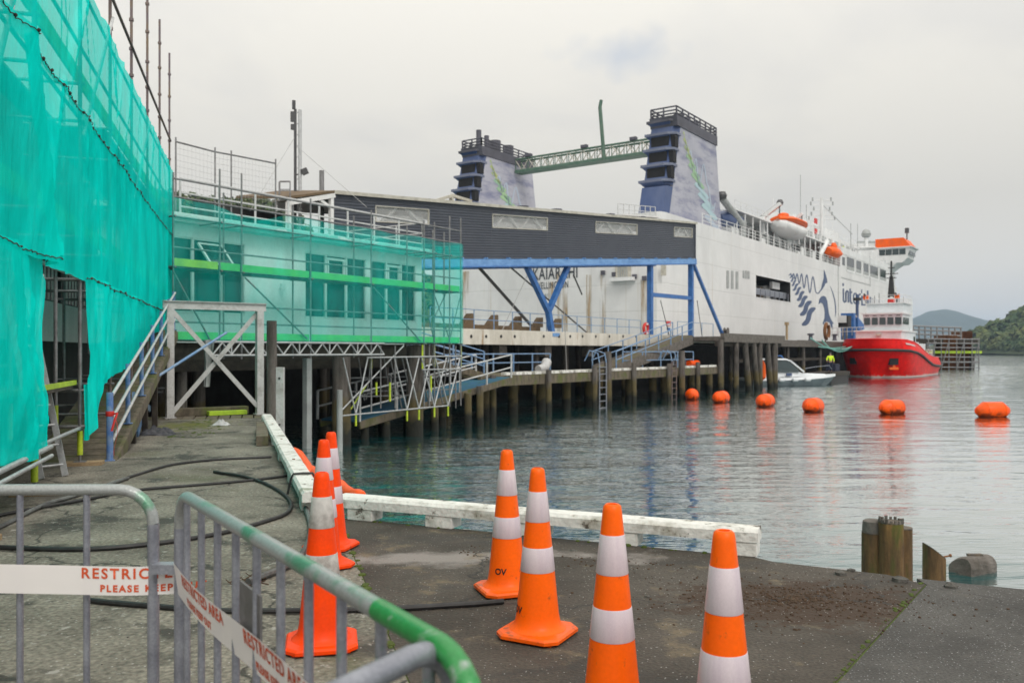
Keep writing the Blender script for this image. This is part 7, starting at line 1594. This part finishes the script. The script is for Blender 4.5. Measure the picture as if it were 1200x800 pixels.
box('side_vent', BP(2.6, -1.2, 1.0), (.5, .1, .25), 'navy_print', bo, (MX, MY, Z))
for a in (1.7, 3.0, 4.3): MB().lathe([(.05, -.3), (.17, -.22), (.17, .22), (.05, .3)], 10, BP(a, -1.5 + max(0, a - 3) * .1, .55), (MY, Z, MX)).build('boat_fender', 'boat_white', bo, smooth=True)
MB().path([BP(7.6, 0, 1.4), BP(7.0, -.5, 1.75), BP(5.4, -.85, 1.65), BP(4.2, -1.1, 1.5)], .03, 6).build('bow_rail', 'galvanised', bo, smooth=True)
# pontoon by the piles
po = thing('pontoon', 'low dark floating pontoon between the motorboat and the tug', 'pontoon', tuple(at(972, 440, 81)))
pc = at(972, 437, 81.5); pc.z = -.62; MB().box(pc, (6.5, 2.2, .36), (F, S, Z)).build('deck', 'dark_timber', po); MB().box(pc - Z * .55, (6.3, 2.0, .74), (F, S, Z)).build('float', 'black_rubber', po)
box('pump_box', pc + Z * .55 + F * 1.2, (1.6, .9, .7), 'navy_cloth', po, WA)
og = at(893, 434, 72); t = thing('hanging_fender', 'dull orange fender hanging between the raking wharf piles', 'fender', tuple(og)); MB().lathe([(.1, -.8), (.32, -.6), (.36, .3), (.2, .7), (.05, .9)], 12, og).build('fender_body', 'lifeboat_orange', t, smooth=True); tube('rope', og + Z * .85, og + Z * 2.3, .03, 'wire', t, 6)

# ================================================================ PEOPLE
def person(lab, base, face, h=1.75, vest='hi_vis', arms=((-.25, .0), (.3, .2))):
    """one skinned body with clothes over it; base: where the feet stand, face: direction faced"""
    base = Vector(base); f = Vector(face).normalized(); r = Vector((f.y, -f.x, 0)); k = h / 1.75
    t = thing('person', lab, 'person', tuple(base))
    def skin(name, m, vs, es, rs, root):
        me = bpy.data.meshes.new(name); me.from_pydata([tuple((r * x + f * y + Z * z) * k) for x, y, z in vs], [], [])
        b = bmesh.new(); b.from_mesh(me); b.verts.ensure_lookup_table()
        for a, c in es: b.edges.new((b.verts[a], b.verts[c]))
        sl_ = b.verts.layers.skin.verify()
        for i, v in enumerate(b.verts): v[sl_].radius = (rs[i] * k, rs[i] * k); v[sl_].use_root = i == root
        b.to_mesh(me); b.free(); me.materials.append(MATS[m])
        o = bpy.data.objects.new(name, me); COL.objects.link(o); o.parent = t; ORG[o.name] = Vector(base)
        o.modifiers.new('skin', 'SKIN').use_smooth_shade = True; o.modifiers.new('subdivision', 'SUBSURF').levels = 1
        return o
    V = [(0, 0, .95), (0, 0, 1.15), (0, .01, 1.38), (0, .01, 1.5), (0, .03, 1.6), (0, .02, 1.72)]; E_ = [(0, 1), (1, 2), (2, 3), (3, 4), (4, 5)]; Rr = [.13, .13, .14, .055, .085, .075]
    V2, E2, R2 = [(0, 0, .93), (0, 0, 1.12), (0, .01, 1.40), (0, .01, 1.47)], [(0, 1), (1, 2), (2, 3)], [.165, .165, .17, .075]
    V3, E3, R3 = [(0, 0, .97)], [], [.15]
    for sd, (sw, fw) in zip((-1, 1), arms):
        i = len(V); el = (sd * .30, fw * .5, 1.15); wr = (sd * (.28 + abs(sw) * .1), fw + .08, .92 + fw * .5)
        V += [(sd * .19, 0, 1.40), el, wr]; E_ += [(2, i), (i, i + 1), (i + 1, i + 2)]; Rr += [.06, .042, .028]
        for q in range(4): j = len(V); V.append((wr[0] + (q - 1.5) * .018, wr[1] + .05, wr[2] - .09 - .02 * (q in (1, 2)))); E_.append((i + 2, j)); Rr.append(.009)
        j = len(V); V.append((wr[0] - sd * .05, wr[1] + .04, wr[2] - .04)); E_.append((i + 2, j)); Rr.append(.011)
        m = len(V2); V2 += [(sd * .20, 0, 1.40), el, (wr[0], wr[1] - .01, wr[2] + .03)]; E2 += [(2, m), (m, m + 1), (m + 1, m + 2)]; R2 += [.085, .065, .055]
        i = len(V); V += [(sd * .10, 0, .88), (sd * .11, .02, .48), (sd * .12, -.01, .08), (sd * .13, .15, .04)]; E_ += [(0, i), (i, i + 1), (i + 1, i + 2), (i + 2, i + 3)]; Rr += [.085, .06, .045, .035]
        m = len(V3); V3 += [(sd * .10, 0, .85), (sd * .11, .02, .48), (sd * .12, -.01, .10)]; E3 += [(0, m), (m, m + 1), (m + 1, m + 2)]; R3 += [.105, .085, .075]
    skin('body', 'skin', V, E_, Rr, 0); skin('jacket', vest, V2, E2, R2, 0); skin('trousers', 'navy_cloth', V3, E3, R3, 0)
    sm_ = lambda x, y, z: base + (r * x + f * y + Z * z) * k
    MB().lathe([(.10, 0), (.105, .04), (.08, .10), (.02, .125)], 12, sm_(0, .02, 1.66)).build('hair', 'dark_cloth', t, smooth=True)
    for sd in (-1, 1): MB().box(sm_(sd * .125, .06, .045), (.11, .29, .09), (r, f, Z)).build('boot', 'black_rubber', t, bev=.02)
    return t
pp = at(973, 437, 80); person('person in a bright yellow jacket and dark trousers standing on the pontoon', (pp.x, pp.y, -.44), (-.3, -1, 0), 1.8)
pq = W(TS(988, 293, SS - 3)[0], SS - 3, 18.3); person('tiny person in a yellow vest at the rail of the upper ferry deck', tuple(pq), (.5, -.8, 0), 1.8)

# ================================================================ BUOYS
def make_buoy():
    t = thing('mooring_buoy', 'x', 'buoy', (0, 0, 0))
    MB().lathe([(.10, -.80), (.16, -.78), (.22, -.70), (.38, -.48), (.405, -.40), (.41, 0), (.405, .40), (.38, .48), (.22, .70), (.16, .78), (.10, .80)], 20, (0, 0, 0), (Vector((0, 1, 0)), Z, Vector((1, 0, 0)))).build('float_body', 'buoy_orange', t, smooth=True)
    for sx in (-1, 1): MB().path([Vector((sx * (.80 + .05 * math.cos(a)), 0, .09 * math.sin(a))) for a in [i * math.pi / 5 for i in range(10)]], .022, 6, True).build('lug', 'buoy_orange', t, smooth=True)
    for x in (-.42, .42): MB().lathe([(.405, -.02), (.416, -.012), (.416, .012), (.405, .02)], 20, (x * .98, 0, 0), (Vector((0, 1, 0)), Z, Vector((1, 0, 0)))).build('seam', 'buoy_orange', t, smooth=True)
    return t
pb_ = make_buoy(); o = pb_
for i, (x, y, yaw, lab) in enumerate(((811, 470, 78, 'orange buoy nearest the landing piles, seen end on'), (845, 473.5, 62, 'second orange buoy out from the landing piles'), (897, 478, 58, 'orange buoy floating in front of the motorboat'),
                                      (953, 484, 52, 'orange buoy floating below the gap between motorboat and tug'), (1045.5, 486.5, 28, 'orange buoy floating in front of the red tug'), (1163, 490, 6, 'orange buoy farthest out, broadside, alone on open water'))):
    Y = -(WATER - EYE) * 1000 / (y - 2 - 411); loc = Vector(((x - 600) / 1000 * Y, Y, WATER + .27)); rz = R(yaw) 
    if i == 0: pb_.location = loc; pb_.rotation_euler = (0, R(4), rz); pb_['label'] = lab; pb_['group'] = 'line of orange mooring buoys'
    else: c = copy_tree(pb_, loc, rz, lab, 'line of orange mooring buoys'); c.rotation_euler = (R(random.uniform(-4, 4)), R(random.uniform(-5, 5)), rz)

# ================================================================ RUSTY DOLPHIN BEYOND THE TUG
dp = thing('repair_jetty', 'rusty steel piled jetty end wrapped in scaffold beyond the tug stern', 'jetty', tuple(at(1110, 433, 142)))
def DP(x, y, Y=142): return at(x, y, Y)
for x0, x1, y0, Y in ((1107, 1123, 393, 142), (1128, 1140, 388, 146)):
    n = 7; pts = []
    for i in range(n + 1): q = DP(x0 + (x1 - x0) * i / n, 440, Y); pts.append(Vector((q.x, Y + (.35 if i % 2 else -.35), -3)))
    pts += [p + Vector((0, 4, 0)) for p in reversed(pts)]
    hgt = DP(x0, y0, Y).z + 3; MB().prism(pts, (0, 0, hgt)).build('sheet_pile', 'rust', dp)
box('platform', DP(1095, 400, 145), (12, 5, .9), 'dark_timber', dp); box('walkway', DP(1102, 412.5, 140), (13.5, .3, .4), 'lime_board', dp); box('lower_walkway', DP(1118, 424, 139), (8, .4, .3), 'scaffold_steel', dp)
for x in (1070, 1077, 1084, 1091, 1098, 1105, 1112, 1119, 1126): tube('post', DP(x, 399, 143), DP(x, 381 + (x - 1070) * .05, 143), .14, 'scaffold_steel', dp)
for y in (381.5, 386, 391): tube('rail', DP(1066, y, 143), DP(1127, y + 2.5, 143), .12, 'scaffold_steel', dp)
for x in (1088, 1095, 1103, 1112, 1121, 1130, 1139, 1147): tube('standard', DP(x, 436, 138), DP(x, 396, 138), .09, 'scaffold_steel', dp)
for y in (397, 402, 407, 418, 424, 430): tube('ledger', DP(1086, y, 138), DP(1148, y + .5, 138), .09, 'scaffold_steel', dp)
for x in (1088, 1103, 1121, 1139): tube('brace', DP(x, 432, 137.5), DP(x + 9, 400, 137.5), .08, 'scaffold_steel', dp); pile('pile', '', (DP(x, 440, 144).x, 144), .4, -4, 1.8, 'dark_timber', parent=dp)

# ================================================================ AIR
hz = bpy.data.materials.new('haze'); hz.use_nodes = True; hn_ = hz.node_tree; hn_.nodes.clear(); oo = hn_.nodes.new('ShaderNodeOutputMaterial'); pv = hn_.nodes.new('ShaderNodeVolumePrincipled')
pv.inputs['Color'].default_value = (.56, .74, 1.0, 1); pv.inputs['Density'].default_value = .00016; pv.inputs['Anisotropy'].default_value = 0.0
hn_.links.new(pv.outputs[0], oo.inputs['Volume']); MATS['haze'] = hz
o = MB().box((0, 4200, 118), (12200, 9700, 262)).build('haze', 'haze'); o['kind'] = 'stuff'
